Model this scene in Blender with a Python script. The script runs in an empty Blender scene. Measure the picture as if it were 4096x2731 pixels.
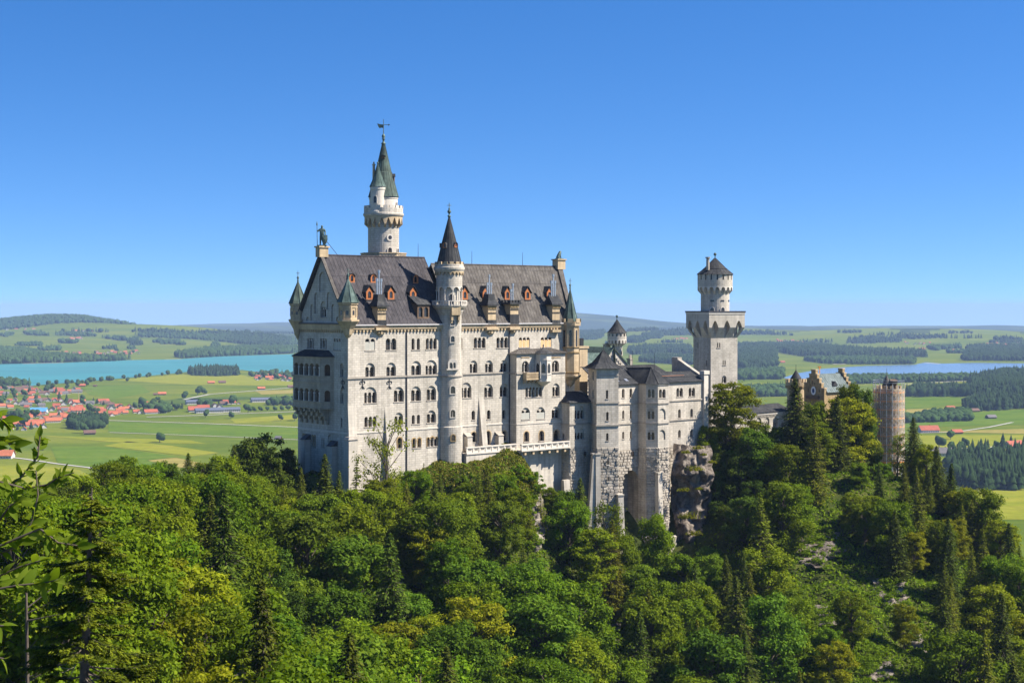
import bpy, bmesh, math, random
import numpy as np
from mathutils import Vector, Matrix, geometry, noise

# ------------------------------------------------------------------ camera, sky, sun
SC = bpy.context.scene
COL = SC.collection
F, CX, HZ = 1500.0, 512.0, 306.0          # focal length in picture pixels, centre column, row of eye level
R = math.radians
cam_d = bpy.data.cameras.new('camera')
cam_d.sensor_width = 36.0
cam_d.lens = 36.0 * F / 1024.0
cam_d.shift_y = -35.0 / 1024.0            # rising-front lens: the eye level lies a little above the middle
cam_d.clip_start, cam_d.clip_end = 0.1, 80000.0
cam = bpy.data.objects.new('camera', cam_d)
COL.objects.link(cam)
cam.rotation_euler = (R(90), 0, 0)
SC.camera = cam

SUN_EL, SUN_AZ = R(47), math.atan2(0.993, -0.11)      # azimuth clockwise from +Y
SUN = Vector((math.sin(SUN_AZ) * math.cos(SUN_EL), math.cos(SUN_AZ) * math.cos(SUN_EL), math.sin(SUN_EL)))
w = bpy.data.worlds.new('World'); SC.world = w
w.use_nodes = True
nt = w.node_tree; nt.nodes.clear()
sky = nt.nodes.new('ShaderNodeTexSky'); sky.sky_type = 'NISHITA'; sky.sun_disc = False
sky.sun_elevation = SUN_EL; sky.sun_rotation = SUN_AZ
sky.altitude = 900; sky.air_density = 1.0; sky.dust_density = 0.45; sky.ozone_density = 4.0
tc = nt.nodes.new('ShaderNodeTexCoord'); mpp = nt.nodes.new('ShaderNodeMapping'); vn = nt.nodes.new('ShaderNodeVectorMath'); vn.operation = 'NORMALIZE'
mpp.inputs['Scale'].default_value = (1, 1, 1.45); mpp.inputs['Location'].default_value = (0, 0, 0.105)      # clear mountain air: the pale rim of the sky is thin
nt.links.new(tc.outputs['Generated'], mpp.inputs[0]); nt.links.new(mpp.outputs[0], vn.inputs[0]); nt.links.new(vn.outputs[0], sky.inputs[0])
hs = nt.nodes.new('ShaderNodeHueSaturation'); hs.inputs['Saturation'].default_value = 1.29; hs.inputs['Hue'].default_value = 0.507
gm = nt.nodes.new('ShaderNodeGamma'); gm.inputs['Gamma'].default_value = 1.0
bg = nt.nodes.new('ShaderNodeBackground'); bg.inputs['Strength'].default_value = 0.084
wo = nt.nodes.new('ShaderNodeOutputWorld')
nt.links.new(sky.outputs[0], gm.inputs[0]); nt.links.new(gm.outputs[0], hs.inputs['Color'])
nt.links.new(hs.outputs[0], bg.inputs[0]); nt.links.new(bg.outputs[0], wo.inputs[0])
sun_d = bpy.data.lights.new('sun', 'SUN'); sun_d.energy = 5.0; sun_d.angle = R(0.53); sun_d.color = (1.0, 0.93, 0.825)
sun = bpy.data.objects.new('sun', sun_d); COL.objects.link(sun)
sun.rotation_euler = SUN.to_track_quat('Z', 'Y').to_euler()
SC.view_settings.view_transform = 'Standard'; SC.view_settings.look = 'None'
SC.view_settings.exposure = 1.2; SC.view_settings.gamma = 1.0
SC.render.engine = 'CYCLES'
SC.cycles.max_bounces = 5; SC.cycles.diffuse_bounces = 3; SC.cycles.glossy_bounces = 2
SC.cycles.transmission_bounces = 3; SC.cycles.transparent_max_bounces = 6; SC.cycles.volume_bounces = 0
SC.cycles.use_denoising = True
rng = random.Random(7)

# ------------------------------------------------------------------ materials
def mat(name):
    m = bpy.data.materials.new(name); m.use_nodes = True
    return m, m.node_tree, m.node_tree.nodes['Principled BSDF']
def N(nt, kind, **kw):
    n = nt.nodes.new('ShaderNode' + kind)
    for k, v in kw.items():
        if k in n.inputs: n.inputs[k].default_value = v
        else: setattr(n, k, v)
    return n
def ramp(nt, src, stops):
    r = nt.nodes.new('ShaderNodeValToRGB'); e = r.color_ramp.elements
    while len(e) < len(stops): e.new(0.5)
    for i, (p, c) in enumerate(stops):
        e[i].position = p; e[i].color = (*c, 1)
    nt.links.new(src, r.inputs[0]); return r
def mixc(nt, a, b, fac, kind='MIX'):
    m = nt.nodes.new('ShaderNodeMix'); m.data_type = 'RGBA'; m.blend_type = kind
    for sock, val in ((m.inputs[0], fac), (m.inputs[6], a), (m.inputs[7], b)):
        if hasattr(val, 'is_output') or isinstance(val, bpy.types.NodeSocket): nt.links.new(val, sock)
        elif isinstance(val, tuple): sock.default_value = (*val, 1)
        else: sock.default_value = val
    return m.outputs[2]

def stone(name, base, bw=0.95, bh=0.44, vary=0.10, bump=0.35, mortar=0.72, stain=0.25):
    m, nt, b = mat(name)
    uv = N(nt, 'UVMap'); geo = N(nt, 'NewGeometry')
    br = N(nt, 'TexBrick', offset=0.5); br.inputs['Scale'].default_value = 1.0
    br.inputs['Brick Width'].default_value = bw; br.inputs['Row Height'].default_value = bh
    br.inputs['Mortar Size'].default_value = 0.035; br.inputs['Mortar Smooth'].default_value = 0.3
    br.inputs['Color1'].default_value = (*[c * (1 + vary) for c in base], 1)
    br.inputs['Color2'].default_value = (*[c * (1 - vary) for c in base], 1)
    br.inputs['Mortar'].default_value = (*[c * mortar for c in base], 1)
    nt.links.new(uv.outputs[0], br.inputs['Vector'])
    n1 = N(nt, 'TexNoise', Scale=0.22, Detail=6.0, Roughness=0.65); nt.links.new(geo.outputs['Position'], n1.inputs['Vector'])
    r1 = ramp(nt, n1.outputs[0], [(0.3, (1 - stain, 1 - stain, 1 - stain * 1.1)), (0.62, (1.04, 1.03, 1.0))])
    mp = N(nt, 'Mapping'); mp.inputs['Scale'].default_value = (1.4, 1.4, 0.09)
    nt.links.new(geo.outputs['Position'], mp.inputs[0])
    n2 = N(nt, 'TexNoise', Scale=1.0, Detail=4.0, Roughness=0.6); nt.links.new(mp.outputs[0], n2.inputs['Vector'])
    r2 = ramp(nt, n2.outputs[0], [(0.36, (1 - stain * .8,) * 3), (0.55, (1, 1, 1))])
    c = mixc(nt, br.outputs[0], r1.outputs[0], 1.0, 'MULTIPLY'); c = mixc(nt, c, r2.outputs[0], 1.0, 'MULTIPLY')
    nt.links.new(c, b.inputs['Base Color']); b.inputs['Roughness'].default_value = 0.9
    b.inputs['Specular IOR Level'].default_value = 0.15
    bp = N(nt, 'Bump', Strength=bump, Distance=0.06)
    nt.links.new(br.outputs['Fac'], bp.inputs['Height']); bp.invert = True
    nt.links.new(bp.outputs[0], b.inputs['Normal'])
    return m
def plain(name, base, rough=0.8, metal=0.0, vary=0.2, scale=0.8, spec=0.3):
    m, nt, b = mat(name)
    geo = N(nt, 'NewGeometry'); n1 = N(nt, 'TexNoise', Scale=scale, Detail=5.0, Roughness=0.6)
    nt.links.new(geo.outputs['Position'], n1.inputs['Vector'])
    r1 = ramp(nt, n1.outputs[0], [(0.3, tuple(c * (1 - vary) for c in base)), (0.7, tuple(c * (1 + vary) for c in base))])
    nt.links.new(r1.outputs[0], b.inputs['Base Color'])
    b.inputs['Roughness'].default_value = rough; b.inputs['Metallic'].default_value = metal
    b.inputs['Specular IOR Level'].default_value = spec
    return m
def roofmat(name, c0, c1, c2, rough=0.8, spec=0.07):
    m, nt, b = mat(name)
    geo = N(nt, 'NewGeometry')
    n1 = N(nt, 'TexNoise', Scale=0.35, Detail=7.0, Roughness=0.7); nt.links.new(geo.outputs['Position'], n1.inputs['Vector'])
    mp = N(nt, 'Mapping'); mp.inputs['Scale'].default_value = (1.6, 1.6, 0.1); nt.links.new(geo.outputs['Position'], mp.inputs[0])
    n2 = N(nt, 'TexNoise', Scale=1.0, Detail=5.0, Roughness=0.7); nt.links.new(mp.outputs[0], n2.inputs['Vector'])
    ri = N(nt, 'TexVoronoi', Scale=0.35)
    nt.links.new(geo.outputs['Position'], ri.inputs['Vector'])
    a = N(nt, 'Math', operation='ADD'); nt.links.new(n1.outputs[0], a.inputs[0]); nt.links.new(n2.outputs[0], a.inputs[1])
    h = N(nt, 'Math', operation='MULTIPLY'); h.inputs[1].default_value = 0.5; nt.links.new(a.outputs[0], h.inputs[0])
    r = ramp(nt, h.outputs[0], [(0.38, c0), (0.5, c1), (0.62, c2)])
    nt.links.new(r.outputs[0], b.inputs['Base Color'])
    b.inputs['Roughness'].default_value = rough; b.inputs['Specular IOR Level'].default_value = spec
    bp = N(nt, 'Bump', Strength=0.15, Distance=0.1); nt.links.new(n1.outputs[0], bp.inputs['Height']); nt.links.new(bp.outputs[0], b.inputs['Normal'])
    return m
MT = {}
MT['lime'] = stone('limestone', (0.478, 0.434, 0.374), stain=0.26)
MT['limeS'] = stone('limestone_smooth', (0.475, 0.432, 0.372), 1.6, 0.7, 0.05, 0.15, 0.85)
MT['rust'] = stone('rusticated_stone', (0.46, 0.41, 0.35), 1.2, 0.6, 0.16, 0.4, 0.8, 0.35)
MT['found'] = stone('foundation_stone', (0.34, 0.30, 0.25), 1.1, 0.5, 0.14, 0.5, 0.7, 0.4)
MT['sand'] = stone('yellow_sandstone', (0.46, 0.355, 0.23), 0.9, 0.5, 0.07, 0.2, 0.85)
MT['sandD'] = stone('ochre_sandstone', (0.34, 0.245, 0.13), 0.8, 0.4, 0.14, 0.3, 0.75)
MT['sandG'] = stone('grey_tan_sandstone', (0.36, 0.31, 0.24), 0.8, 0.4, 0.08, 0.3, 0.8)  # grey-tan stone of the loggia
MT['trim'] = plain('pale_stone_trim', (0.51, 0.46, 0.39), 0.85, vary=0.1)
MT['grey'] = plain('weathered_stone_trim', (0.30, 0.265, 0.22), 0.85, vary=0.25)
MT['dark'] = plain('dark_lead_cap', (0.055, 0.05, 0.052), 0.6, vary=0.25)
MT['roofP'] = roofmat('palace_roof_metal', (0.034, 0.031, 0.033), (0.051, 0.047, 0.050), (0.080, 0.072, 0.073))
MT['roofB'] = roofmat('brown_roof_metal', (0.056, 0.050, 0.045), (0.088, 0.079, 0.070), (0.135, 0.122, 0.108))
MT['roofD'] = roofmat('dark_roof_metal', (0.024, 0.025, 0.027), (0.041, 0.042, 0.044), (0.074, 0.072, 0.068))
MT['roofG'] = roofmat('green_copper', (0.042, 0.060, 0.053), (0.078, 0.112, 0.098), (0.145, 0.190, 0.168))
MT['roofDG'] = roofmat('dark_green_copper', (0.045, 0.055, 0.048), (0.075, 0.098, 0.082), (0.11, 0.155, 0.13))
MT['roofLG'] = roofmat('pale_green_copper', (0.085, 0.105, 0.102), (0.12, 0.145, 0.14), (0.17, 0.20, 0.195))
MT['bronze'] = plain('green_bronze', (0.075, 0.11, 0.095), 0.55, 0.2, 0.4, 3.0)
MT['iron'] = plain('black_iron', (0.03, 0.03, 0.032), 0.5, 0.3)
MT['steel'] = plain('galvanised_flue', (0.42, 0.44, 0.46), 0.35, 0.7, 0.15, 2.0)
MT['tube'] = plain('scaffold_tube', (0.45, 0.46, 0.47), 0.4, 0.5, 0.1, 2.0)
MT['orange'] = plain('orange_painted_wood', (0.34, 0.115, 0.035), 0.7, vary=0.12)
MT['plank'] = plain('orange_scaffold_board', (0.75, 0.30, 0.08), 0.7, vary=0.2, scale=3)
MT['ply'] = plain('plywood_board', (0.56, 0.37, 0.18), 0.8, vary=0.12, scale=2.0)
MT['board'] = plain('grey_board', (0.36, 0.35, 0.30), 0.8, vary=0.06)
MT['gutter'] = plain('pale_gutter_metal', (0.50, 0.47, 0.45), 0.5, 0.3, 0.1)
MT['white'] = plain('white_plaster', (0.72, 0.70, 0.66), 0.8, vary=0.08)
MT['brown'] = plain('brown_timber', (0.12, 0.075, 0.045), 0.7, vary=0.3)
def glassmat():
    m, nt, b = mat('dark_window_glass')
    geo = N(nt, 'NewGeometry'); n1 = N(nt, 'TexNoise', Scale=1.3, Detail=2.0)
    nt.links.new(geo.outputs['Position'], n1.inputs['Vector'])
    r = ramp(nt, n1.outputs[0], [(0.35, (0.010, 0.010, 0.012)), (0.75, (0.045, 0.036, 0.03))])
    nt.links.new(r.outputs[0], b.inputs['Base Color']); b.inputs['Roughness'].default_value = 0.084
    return m
MT['glass'] = glassmat()
def clothmat():
    m, nt, b = mat('scaffold_netting'); out = nt.nodes['Material Output']
    b.inputs['Base Color'].default_value = (0.52, 0.41, 0.29, 1); b.inputs['Roughness'].default_value = 0.9
    geo = N(nt, 'NewGeometry'); n1 = N(nt, 'TexNoise', Scale=1.1, Detail=4.0)
    nt.links.new(geo.outputs['Position'], n1.inputs['Vector'])
    r = ramp(nt, n1.outputs[0], [(0.3, (0.25,) * 3), (0.7, (0.55,) * 3)])
    t = N(nt, 'BsdfTransparent'); mx = N(nt, 'MixShader')
    nt.links.new(r.outputs[0], mx.inputs[0]); nt.links.new(t.outputs[0], mx.inputs[1]); nt.links.new(b.outputs[0], mx.inputs[2])
    nt.links.new(mx.outputs[0], out.inputs[0])
    return m
MT['net'] = clothmat()

# ------------------------------------------------------------------ mesh helpers
class MB:
    """collects faces (world coordinates) and links them as one mesh object"""
    def __init__(s): s.v, s.f, s.m, s.o = [], [], [], []
    def add(s, pts, faces, m=0, off=0.0):
        b = len(s.v); s.v.extend([tuple(p) for p in pts])
        for f in faces:
            s.f.append([b + i for i in f]); s.m.append(m); s.o.append(off)
    def poly(s, pts, m=0, off=0.0): s.add(pts, [list(range(len(pts)))], m, off)
    def prism(s, ring, z0, z1, m=0, taper=1.0, caps=True):
        n = len(ring); cx = sum(p[0] for p in ring) / n; cy = sum(p[1] for p in ring) / n
        lo = [(p[0], p[1], z0) for p in ring]; hi = [(cx + (p[0] - cx) * taper, cy + (p[1] - cy) * taper, z1) for p in ring]
        fs = [[i, (i + 1) % n, n + (i + 1) % n, n + i] for i in range(n)]
        if caps: fs += [list(range(n - 1, -1, -1)), list(range(n, 2 * n))]
        s.add(lo + hi, fs, m)
    def box(s, P, a0, a1, d0, d1, z0, z1, m=0):
        """a along the plane P, d outwards from it, z up"""
        c = [P.pt(a, 0, -d)[:2] for a, d in ((a0, d0), (a0, d1), (a1, d1), (a1, d0))]
        s.prism(c, z0, z1, m)
    def lathe(s, c, prof, seg=28, m=0, a0=0.0, a1=2 * math.pi):
        full = abs(a1 - a0 - 2 * math.pi) < 1e-6; k = seg if full else seg + 1
        ang = [a0 + (a1 - a0) * i / seg for i in range(k)]
        pts = [(c[0] + r * math.cos(t), c[1] + r * math.sin(t), z) for r, z in prof for t in ang]
        b = len(s.v); s.v.extend(pts)
        for j in range(len(prof) - 1):
            for i in range(seg):
                i2 = (i + 1) % k
                s.f.append([b + j * k + i, b + j * k + i2, b + (j + 1) * k + i2, b + (j + 1) * k + i]); s.m.append(m)
                s.o.append(max(prof[j][0], prof[j + 1][0]) * (ang[i] + (a1 - a0) / seg / 2))
    def tube(s, p, q, r0, r1=None, seg=6, m=0):
        p, q = Vector(p), Vector(q); r1 = r0 if r1 is None else r1; d = (q - p)
        if d.length < 1e-6: return
        x = d.orthogonal().normalized(); y = d.cross(x).normalized(); pts = []
        for c, r in ((p, r0), (q, r1)):
            for i in range(seg):
                t = 2 * math.pi * i / seg; pts.append(c + x * (r * math.cos(t)) + y * (r * math.sin(t)))
        fs = [[i, (i + 1) % seg, seg + (i + 1) % seg, seg + i] for i in range(seg)] + [list(range(seg)), list(range(seg, 2 * seg))]
        s.add(pts, fs, m)
    def ball(s, c, r, m=0, seg=10, sz=1.0):
        prof = [(max(1e-3, r * math.sin(math.pi * j / 6)), c[2] - r * sz * math.cos(math.pi * j / 6)) for j in range(7)]
        s.lathe(c, prof, seg, m)
    def build(s, name, mats, parent=None, smooth=False, loc=None):
        me = bpy.data.meshes.new(name)
        off = Vector(loc) if loc is not None else (Vector(parent['origin']) if parent is not None else Vector((0, 0, 0)))
        V = np.array(s.v, dtype=np.float64).reshape(-1, 3)
        me.from_pydata((V - np.array(off)).tolist(), [], s.f)
        for k in (mats if isinstance(mats, (list, tuple)) else [mats]): me.materials.append(MT[k] if isinstance(k, str) else k)
        me.polygons.foreach_set('material_index', s.m)
        uv = me.uv_layers.new(name='UVMap'); dat = np.zeros((len(me.loops), 2))
        for p, fo in zip(me.polygons, s.o):
            n = p.normal; h = math.hypot(n.x, n.y)
            for li in p.loop_indices:
                q = V[me.loops[li].vertex_index]
                dat[li] = (q[0], q[1]) if h < 0.35 else ((-n.y * q[0] + n.x * q[1]) / h + fo, q[2])
        uv.data.foreach_set('uv', dat.ravel().astype(np.float32))
        if smooth: me.polygons.foreach_set('use_smooth', [True] * len(me.polygons))
        me.update()
        o = bpy.data.objects.new(name, me); COL.objects.link(o)
        if parent is not None: o.parent = parent; o['origin'] = tuple(off)
        elif loc is not None: o.location = off
        if parent is None: o['origin'] = tuple(off)
        return o

def thing(name, label, cat, loc, group=None):
    o = bpy.data.objects.new(name, None); COL.objects.link(o); o.location = loc; o.empty_display_size = 0.5
    o['origin'] = tuple(loc); o['label'] = label; o['category'] = cat
    if group: o['group'] = group
    return o
def tag(o, label=None, cat=None, group=None, kind=None):
    for k, v in (('label', label), ('category', cat), ('group', group), ('kind', kind)):
        if v: o[k] = v
    return o
class Plane:
    """a vertical plane through the ground point p along the unit direction d; faces the viewer's side"""
    def __init__(s, p, d):
        l = math.hypot(*d); s.p = p; s.d = (d[0] / l, d[1] / l); s.n = (s.d[1], -s.d[0])
    def pt(s, a, z, inward=0.0): return (s.p[0] + s.d[0] * a - s.n[0] * inward, s.p[1] + s.d[1] * a - s.n[1] * inward, z)
    def at(s, u, v):
        k = (u - CX) / F; den = k * s.n[0] + s.n[1]
        Y = (s.p[0] * s.n[0] + s.p[1] * s.n[1]) / den
        a = (k * Y - s.p[0]) * s.d[0] + (Y - s.p[1]) * s.d[1]
        return a, (HZ - v) / F * Y
    def shift(s, out): return Plane((s.p[0] + s.n[0] * out, s.p[1] + s.n[1] * out), s.d)
def crop(ox, oy, sc): return lambda x, y: ((ox + x / sc) / 4.0, (oy + y / sc) / 4.0)
c1 = crop(1150, 850, 2.8514); c2 = crop(1150, 1250, 2.8514); c3 = crop(1150, 1500, 2.8514); c4 = crop(1750, 950, 3.1354)
c5 = crop(1750, 1300, 2.8508); c6 = crop(1350, 440, 2.375); c7 = crop(2200, 1250, 2.6133); c8 = crop(2200, 1650, 2.412)
c9 = crop(2650, 980, 2.1775); c10 = crop(2900, 1400, 2.6133); c11 = crop(0, 1200, 1.96); c12 = crop(0, 1600, 1.3867)
c13 = crop(1000, 1750, 1.5983); c14 = crop(2100, 1750, 1.598); c15 = crop(3000, 1500, 1.2737); c16 = crop(2800, 1250, 1.8148)
def zat(v, Y): return (HZ - v) / F * Y
def xat(u, Y): return (u - CX) / F * Y

def arch_pts(a0, a1, zb, zt, seg=8, pointed=False):
    r = (a1 - a0) / 2; c = (a0 + a1) / 2; zs = zt - r * (1.35 if pointed else 1.0); pts = [(a0, zb), (a1, zb)]
    for i in range(seg + 1):
        t = math.pi * i / seg; x = c + r * math.cos(t); h = math.sin(t)
        if pointed: h = (1 - abs(math.cos(t)) ** 1.35)
        pts.append((x, zs + (zt - zs) * h))
    return pts
def lights_pts(a0, a1, zb, zt, n, gap=0.16, seg=6):
    """one opening of n round-headed lights side by side over slim columns"""
    lw = (a1 - a0 - gap * (n - 1)) / n; zs = zt - lw / 2; pts = [(a0, zb), (a1, zb)]
    for k in range(n - 1, -1, -1):
        l0 = a0 + k * (lw + gap); c = l0 + lw / 2
        for i in range(seg + 1):
            t = math.pi * i / seg; pts.append((c + lw / 2 * math.cos(t), zs + lw / 2 * math.sin(t)))
    return pts
def inside(p, poly):
    x, y = p; r = False; n = len(poly)
    for i in range(n):
        x1, y1 = poly[i]; x2, y2 = poly[(i + 1) % n]
        if (y1 > y) != (y2 > y) and x < (x2 - x1) * (y - y1) / (y2 - y1) + x1: r = not r
    return r
def panel(mb, P, outer, holes, m=0, depth0=0.0):
    """wall face with real openings; holes: (points, depth of the reveal)"""
    vs, es = [], []
    for lp in [outer] + [h[0] for h in holes]:
        b = len(vs); vs += [Vector(p) for p in lp]; es += [(b + i, b + (i + 1) % len(lp)) for i in range(len(lp))]
    rv, _, rf = geometry.delaunay_2d_cdt(vs, es, [], 1, 1e-5)[:3]
    pts = [P.pt(p.x, p.y, depth0) for p in rv]; keep = []
    for f in rf:
        c = (sum(rv[i].x for i in f) / 3, sum(rv[i].y for i in f) / 3)
        if inside(c, outer) and not any(inside(c, h[0]) for h in holes): keep.append(list(f))
    mb.add(pts, keep, m)
    for h, dp in holes:
        n = len(h)
        for i in range(n):
            p, q = h[i], h[(i + 1) % n]
            mb.poly([P.pt(*p, depth0), P.pt(*q, depth0), P.pt(*q, depth0 + dp), P.pt(*p, depth0 + dp)], m)

class Facade:
    """a wall plane read off the photograph: openings are cut into it and each window becomes a part"""
    def __init__(s, P, cr, T): s.P, s.cr, s.T, s.holes, s.jobs = P, cr, T, [], []
    def rect(s, x0, x1, y0, y1):
        um, vt = s.cr((x0 + x1) / 2, y0); _, vb = s.cr(0, y1)
        a0 = s.P.at(s.cr(x0, 0)[0], 300)[0]; a1 = s.P.at(s.cr(x1, 0)[0], 300)[0]
        zt = s.P.at(um, vt)[1]; zb = s.P.at(um, vb)[1]
        return a0, a1, zb, zt
    def win(s, kind, x0, x1, y0, y1, n=1, y2=None, board=None, surround=None, name='window'):
        s.win_m(kind, *s.rect(x0, x1, y0, y1), n, (s.rect(x0, x1, y2, y1)[3] if y2 else None), board, surround, name)
    def win_m(s, kind, a0, a1, zb, zt, n=1, z2=None, board=None, surround=None, name='window'):
        P = s.P; cols = MB(); frame = MB(); rim = MB(); dz = 0.0
        if kind == 'sep':
            lw = (a1 - a0) / n * (0.72 if n > 1 else 1.0); st = (a1 - a0 - lw) / max(1, n - 1) if n > 1 else 0
            ops = [arch_pts(a0 + i * st, a0 + i * st + lw, zb, zt) for i in range(n)]
            for o in ops: s.holes.append((o, 0.55))
        elif kind == 'col':
            ops = [lights_pts(a0, a1, zb, zt, n)]; s.holes.append((ops[0], 0.6))
        elif kind in ('arch', 'blind'):
            big = arch_pts(a0, a1, zb, zt, 12); s.holes.append((big, 0.26)); dz = 0.26
            ops = [] if kind == 'blind' else [lights_pts(a0 + 0.03, a1 - 0.03, zb + 0.02, z2, n)]
            s.jobs.append((big, [(o, 0.4) for o in ops]))
        elif kind == 'rect':
            ops = [[(a0, zb), (a1, zb), (a1, zt), (a0, zt)]]; s.holes.append((ops[0], 0.5))
        if kind == 'blind': return
        back = 0.5 + dz * 0.5; g = 0.1
        frame.poly([P.pt(a0 - g, zb - g, back), P.pt(a1 + g, zb - g, back), P.pt(a1 + g, zt + g * .5, back), P.pt(a0 - g, zt + g * .5, back)], 0)
        nl = n if kind != 'rect' else max(1, n); lw = (a1 - a0) / nl
        for i in range(nl):
            c = a0 + (i + .5) * lw
            frame.box(P, c - 0.025, c + 0.025, -back + 0.01, -back + 0.05, zb, zt - 0.1, 1)
        zz = (z2 or zt)
        for h in (0.35, 0.68): frame.box(P, a0, a1, -back + 0.01, -back + 0.045, zb + (zz - zb) * h - .025, zb + (zz - zb) * h + .025, 1)
        wn = frame.build(name, ['glass', 'brown'], s.T)
        if kind in ('col', 'arch') and n > 1:
            lw = (a1 - a0 - 0.16 * (n - 1)) / n
            for k in range(1, n):
                c = a0 + k * (lw + 0.16) - 0.08; zt2 = (z2 or zt) - lw / 2
                b = P.pt(c, zb + 0.12, dz + 0.16)
                cols.tube(b, (b[0], b[1], zt2 - 0.12), 0.085, 0.075, 7)
                cols.box(P, c - 0.13, c + 0.13, -dz - 0.3, -dz - 0.02, zb, zb + 0.13); cols.box(P, c - 0.15, c + 0.15, -dz - 0.32, -dz + 0.0, zt2 - 0.13, zt2 + 0.06)
            cols.build('column', 'trim', wn)
        sill = MB(); sill.box(P, a0 - 0.1, a1 + 0.1, -0.35, 0.1, zb - 0.14, zb + 0.03); sill.build('sill', 'grey', wn)
        if surround:
            for o in ops:
                c = (sum(p[0] for p in o) / len(o), sum(p[1] for p in o) / len(o)); o2 = o[1:] + [o[0]]
                for i in range(len(o2) - 1):
                    p, q = o2[i], o2[i + 1]
                    def ex(r):
                        dx, dy = r[0] - c[0], r[1] - c[1]; l = math.hypot(dx, dy); return (r[0] + dx / l * 0.24, r[1] + dy / l * 0.24)
                    rim.poly([P.pt(*p, -0.05), P.pt(*q, -0.05), P.pt(*ex(q), -0.05), P.pt(*ex(p), -0.05)])
                    rim.poly([P.pt(*ex(p), -0.05), P.pt(*ex(q), -0.05), P.pt(*ex(q), 0.0), P.pt(*ex(p), 0.0)])
            rim.build('frame', surround, wn)
        if board:
            bd = MB(); zt2 = zb + (zz - zb) * 0.72
            bd.box(P, a0 + .02, a1 - .02, -0.24, -0.1, zb + 0.05, zt2)
            if board == 'ply': bd.box(P, (a0 + a1) / 2 - .03, (a0 + a1) / 2 + .03, -0.1, -0.07, zb + .05, zt2)
            o = bd.build('shutter', board, wn); o['label'] = 'plywood boarding' if board == 'ply' else 'grey board over the lower lights'
    def done(s, mb, outer, m=0):
        panel(mb, s.P, outer, s.holes, m)
        for big, ops in s.jobs: panel(mb, s.P, big, ops, m, 0.26)

def strip_arcade(mb, mapf, x0, x1, z0, z1, n, depth=0.25, m=0, pier=0.22, rise=0.75, pointed=False):
    """a frieze of n small arches cut into the lower edge of a projecting band; mapf(x, z, out) gives the point"""
    bw = (x1 - x0) / n; K = 8; xs, hs = [], []
    for k in range(n):
        for i in range(K + 1):
            t = i / K; x = x0 + (k + t) * bw; q = (t - 0.5) / (0.5 - pier / 2)
            if abs(q) >= 1: h = 0.0
            else: h = (math.sqrt(1 - q * q) if not pointed else 1 - abs(q) ** 1.5)
            xs.append(x); hs.append(z0 + (z1 - z0) * rise * h)
    for i in range(len(xs) - 1):
        if xs[i + 1] - xs[i] < 1e-6:
            continue
        A, B = (xs[i], hs[i]), (xs[i + 1], hs[i + 1])
        mb.poly([mapf(A[0], A[1], depth), mapf(B[0], B[1], depth), mapf(B[0], z1, depth), mapf(A[0], z1, depth)], m)
        mb.poly([mapf(A[0], A[1], 0), mapf(B[0], B[1], 0), mapf(B[0], B[1], depth), mapf(A[0], A[1], depth)], m)
    mb.poly([mapf(x0, z1, 0), mapf(x1, z1, 0), mapf(x1, z1, depth), mapf(x0, z1, depth)], m) if n < 30 and False else None
def ring_map(c, r): return lambda x, z, o: (c[0] + (r + o) * math.cos(x), c[1] + (r + o) * math.sin(x), z)
def plane_map(P): return lambda x, z, o: P.pt(x, z, -o)
def merlons(mb, c, r, z0, z1, n, th=0.35, frac=0.58, m=0, ph=0.0):
    for k in range(n):
        a = ph + 2 * math.pi * k / n; h = math.pi * frac / n; ring = []
        for rr, t in ((r, a - h), (r, a + h), (r - th, a + h), (r - th, a - h)): ring.append((c[0] + rr * math.cos(t), c[1] + rr * math.sin(t)))
        mb.prism(ring, z0, z1, m)
def brackets(mb, c, r0, r1, z0, z1, n, w=0.16, m=0, ph=0.0):
    for k in range(n):
        a = ph + 2 * math.pi * k / n; ca, sa = math.cos(a), math.sin(a); px, py = -sa * w, ca * w
        f = lambda r, s, z: (c[0] + r * ca + s * px, c[1] + r * sa + s * py, z)
        p = [f(r0, -1, z0), f(r0, 1, z0), f(r0, 1, z1), f(r0, -1, z1), f(r1, -1, z1 - (z1 - z0) * .35), f(r1, 1, z1 - (z1 - z0) * .35), f(r1, 1, z1), f(r1, -1, z1)]
        mb.add(p, [[0, 1, 5, 4], [4, 5, 6, 7], [0, 4, 7, 3], [1, 2, 6, 5], [3, 7, 6, 2]], m)
def seams(mb, p0, p1, q0, q1, step=0.85, h=0.035, w=0.03, m=0):
    """standing seams of a metal roof on the slope with eave p0-p1 and ridge q0-q1"""
    p0, p1, q0, q1 = map(Vector, (p0, p1, q0, q1)); n = (p1 - p0).cross(q0 - p0).normalized()
    if n.z < 0: n = -n
    L = max((p1 - p0).length, (q1 - q0).length); k = max(2, int(L / step))
    for i in range(k + 1):
        t = i / k; a = p0.lerp(p1, t); b = q0.lerp(q1, t); s = (p1 - p0).normalized() * w
        if (b - a).length < 0.3: continue
        mb.add([a - s, a + s, b + s, b - s, a - s + n * h, a + s + n * h, b + s + n * h, b - s + n * h], [[4, 5, 6, 7], [0, 4, 7, 3], [1, 2, 6, 5], [0, 1, 5, 4], [3, 7, 6, 2]], m)
def slope(mb, p0, p1, q1, q0, th=0.18, step=0.85, m=0, seam=True):
    """roof slope: eave p0-p1, ridge q0-q1, a slab of thickness th with seams"""
    V = [Vector(p) for p in (p0, p1, q1, q0)]; n = (V[1] - V[0]).cross(V[3] - V[0]).normalized()
    if n.z < 0: n = -n
    W = [p - n * th for p in V]
    mb.add(V + W, [[0, 1, 2, 3], [7, 6, 5, 4], [0, 4, 5, 1], [1, 5, 6, 2], [2, 6, 7, 3], [3, 7, 4, 0]], m)
    if seam: seams(mb, V[0], V[1], V[3], V[2], step, m=m)
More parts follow.
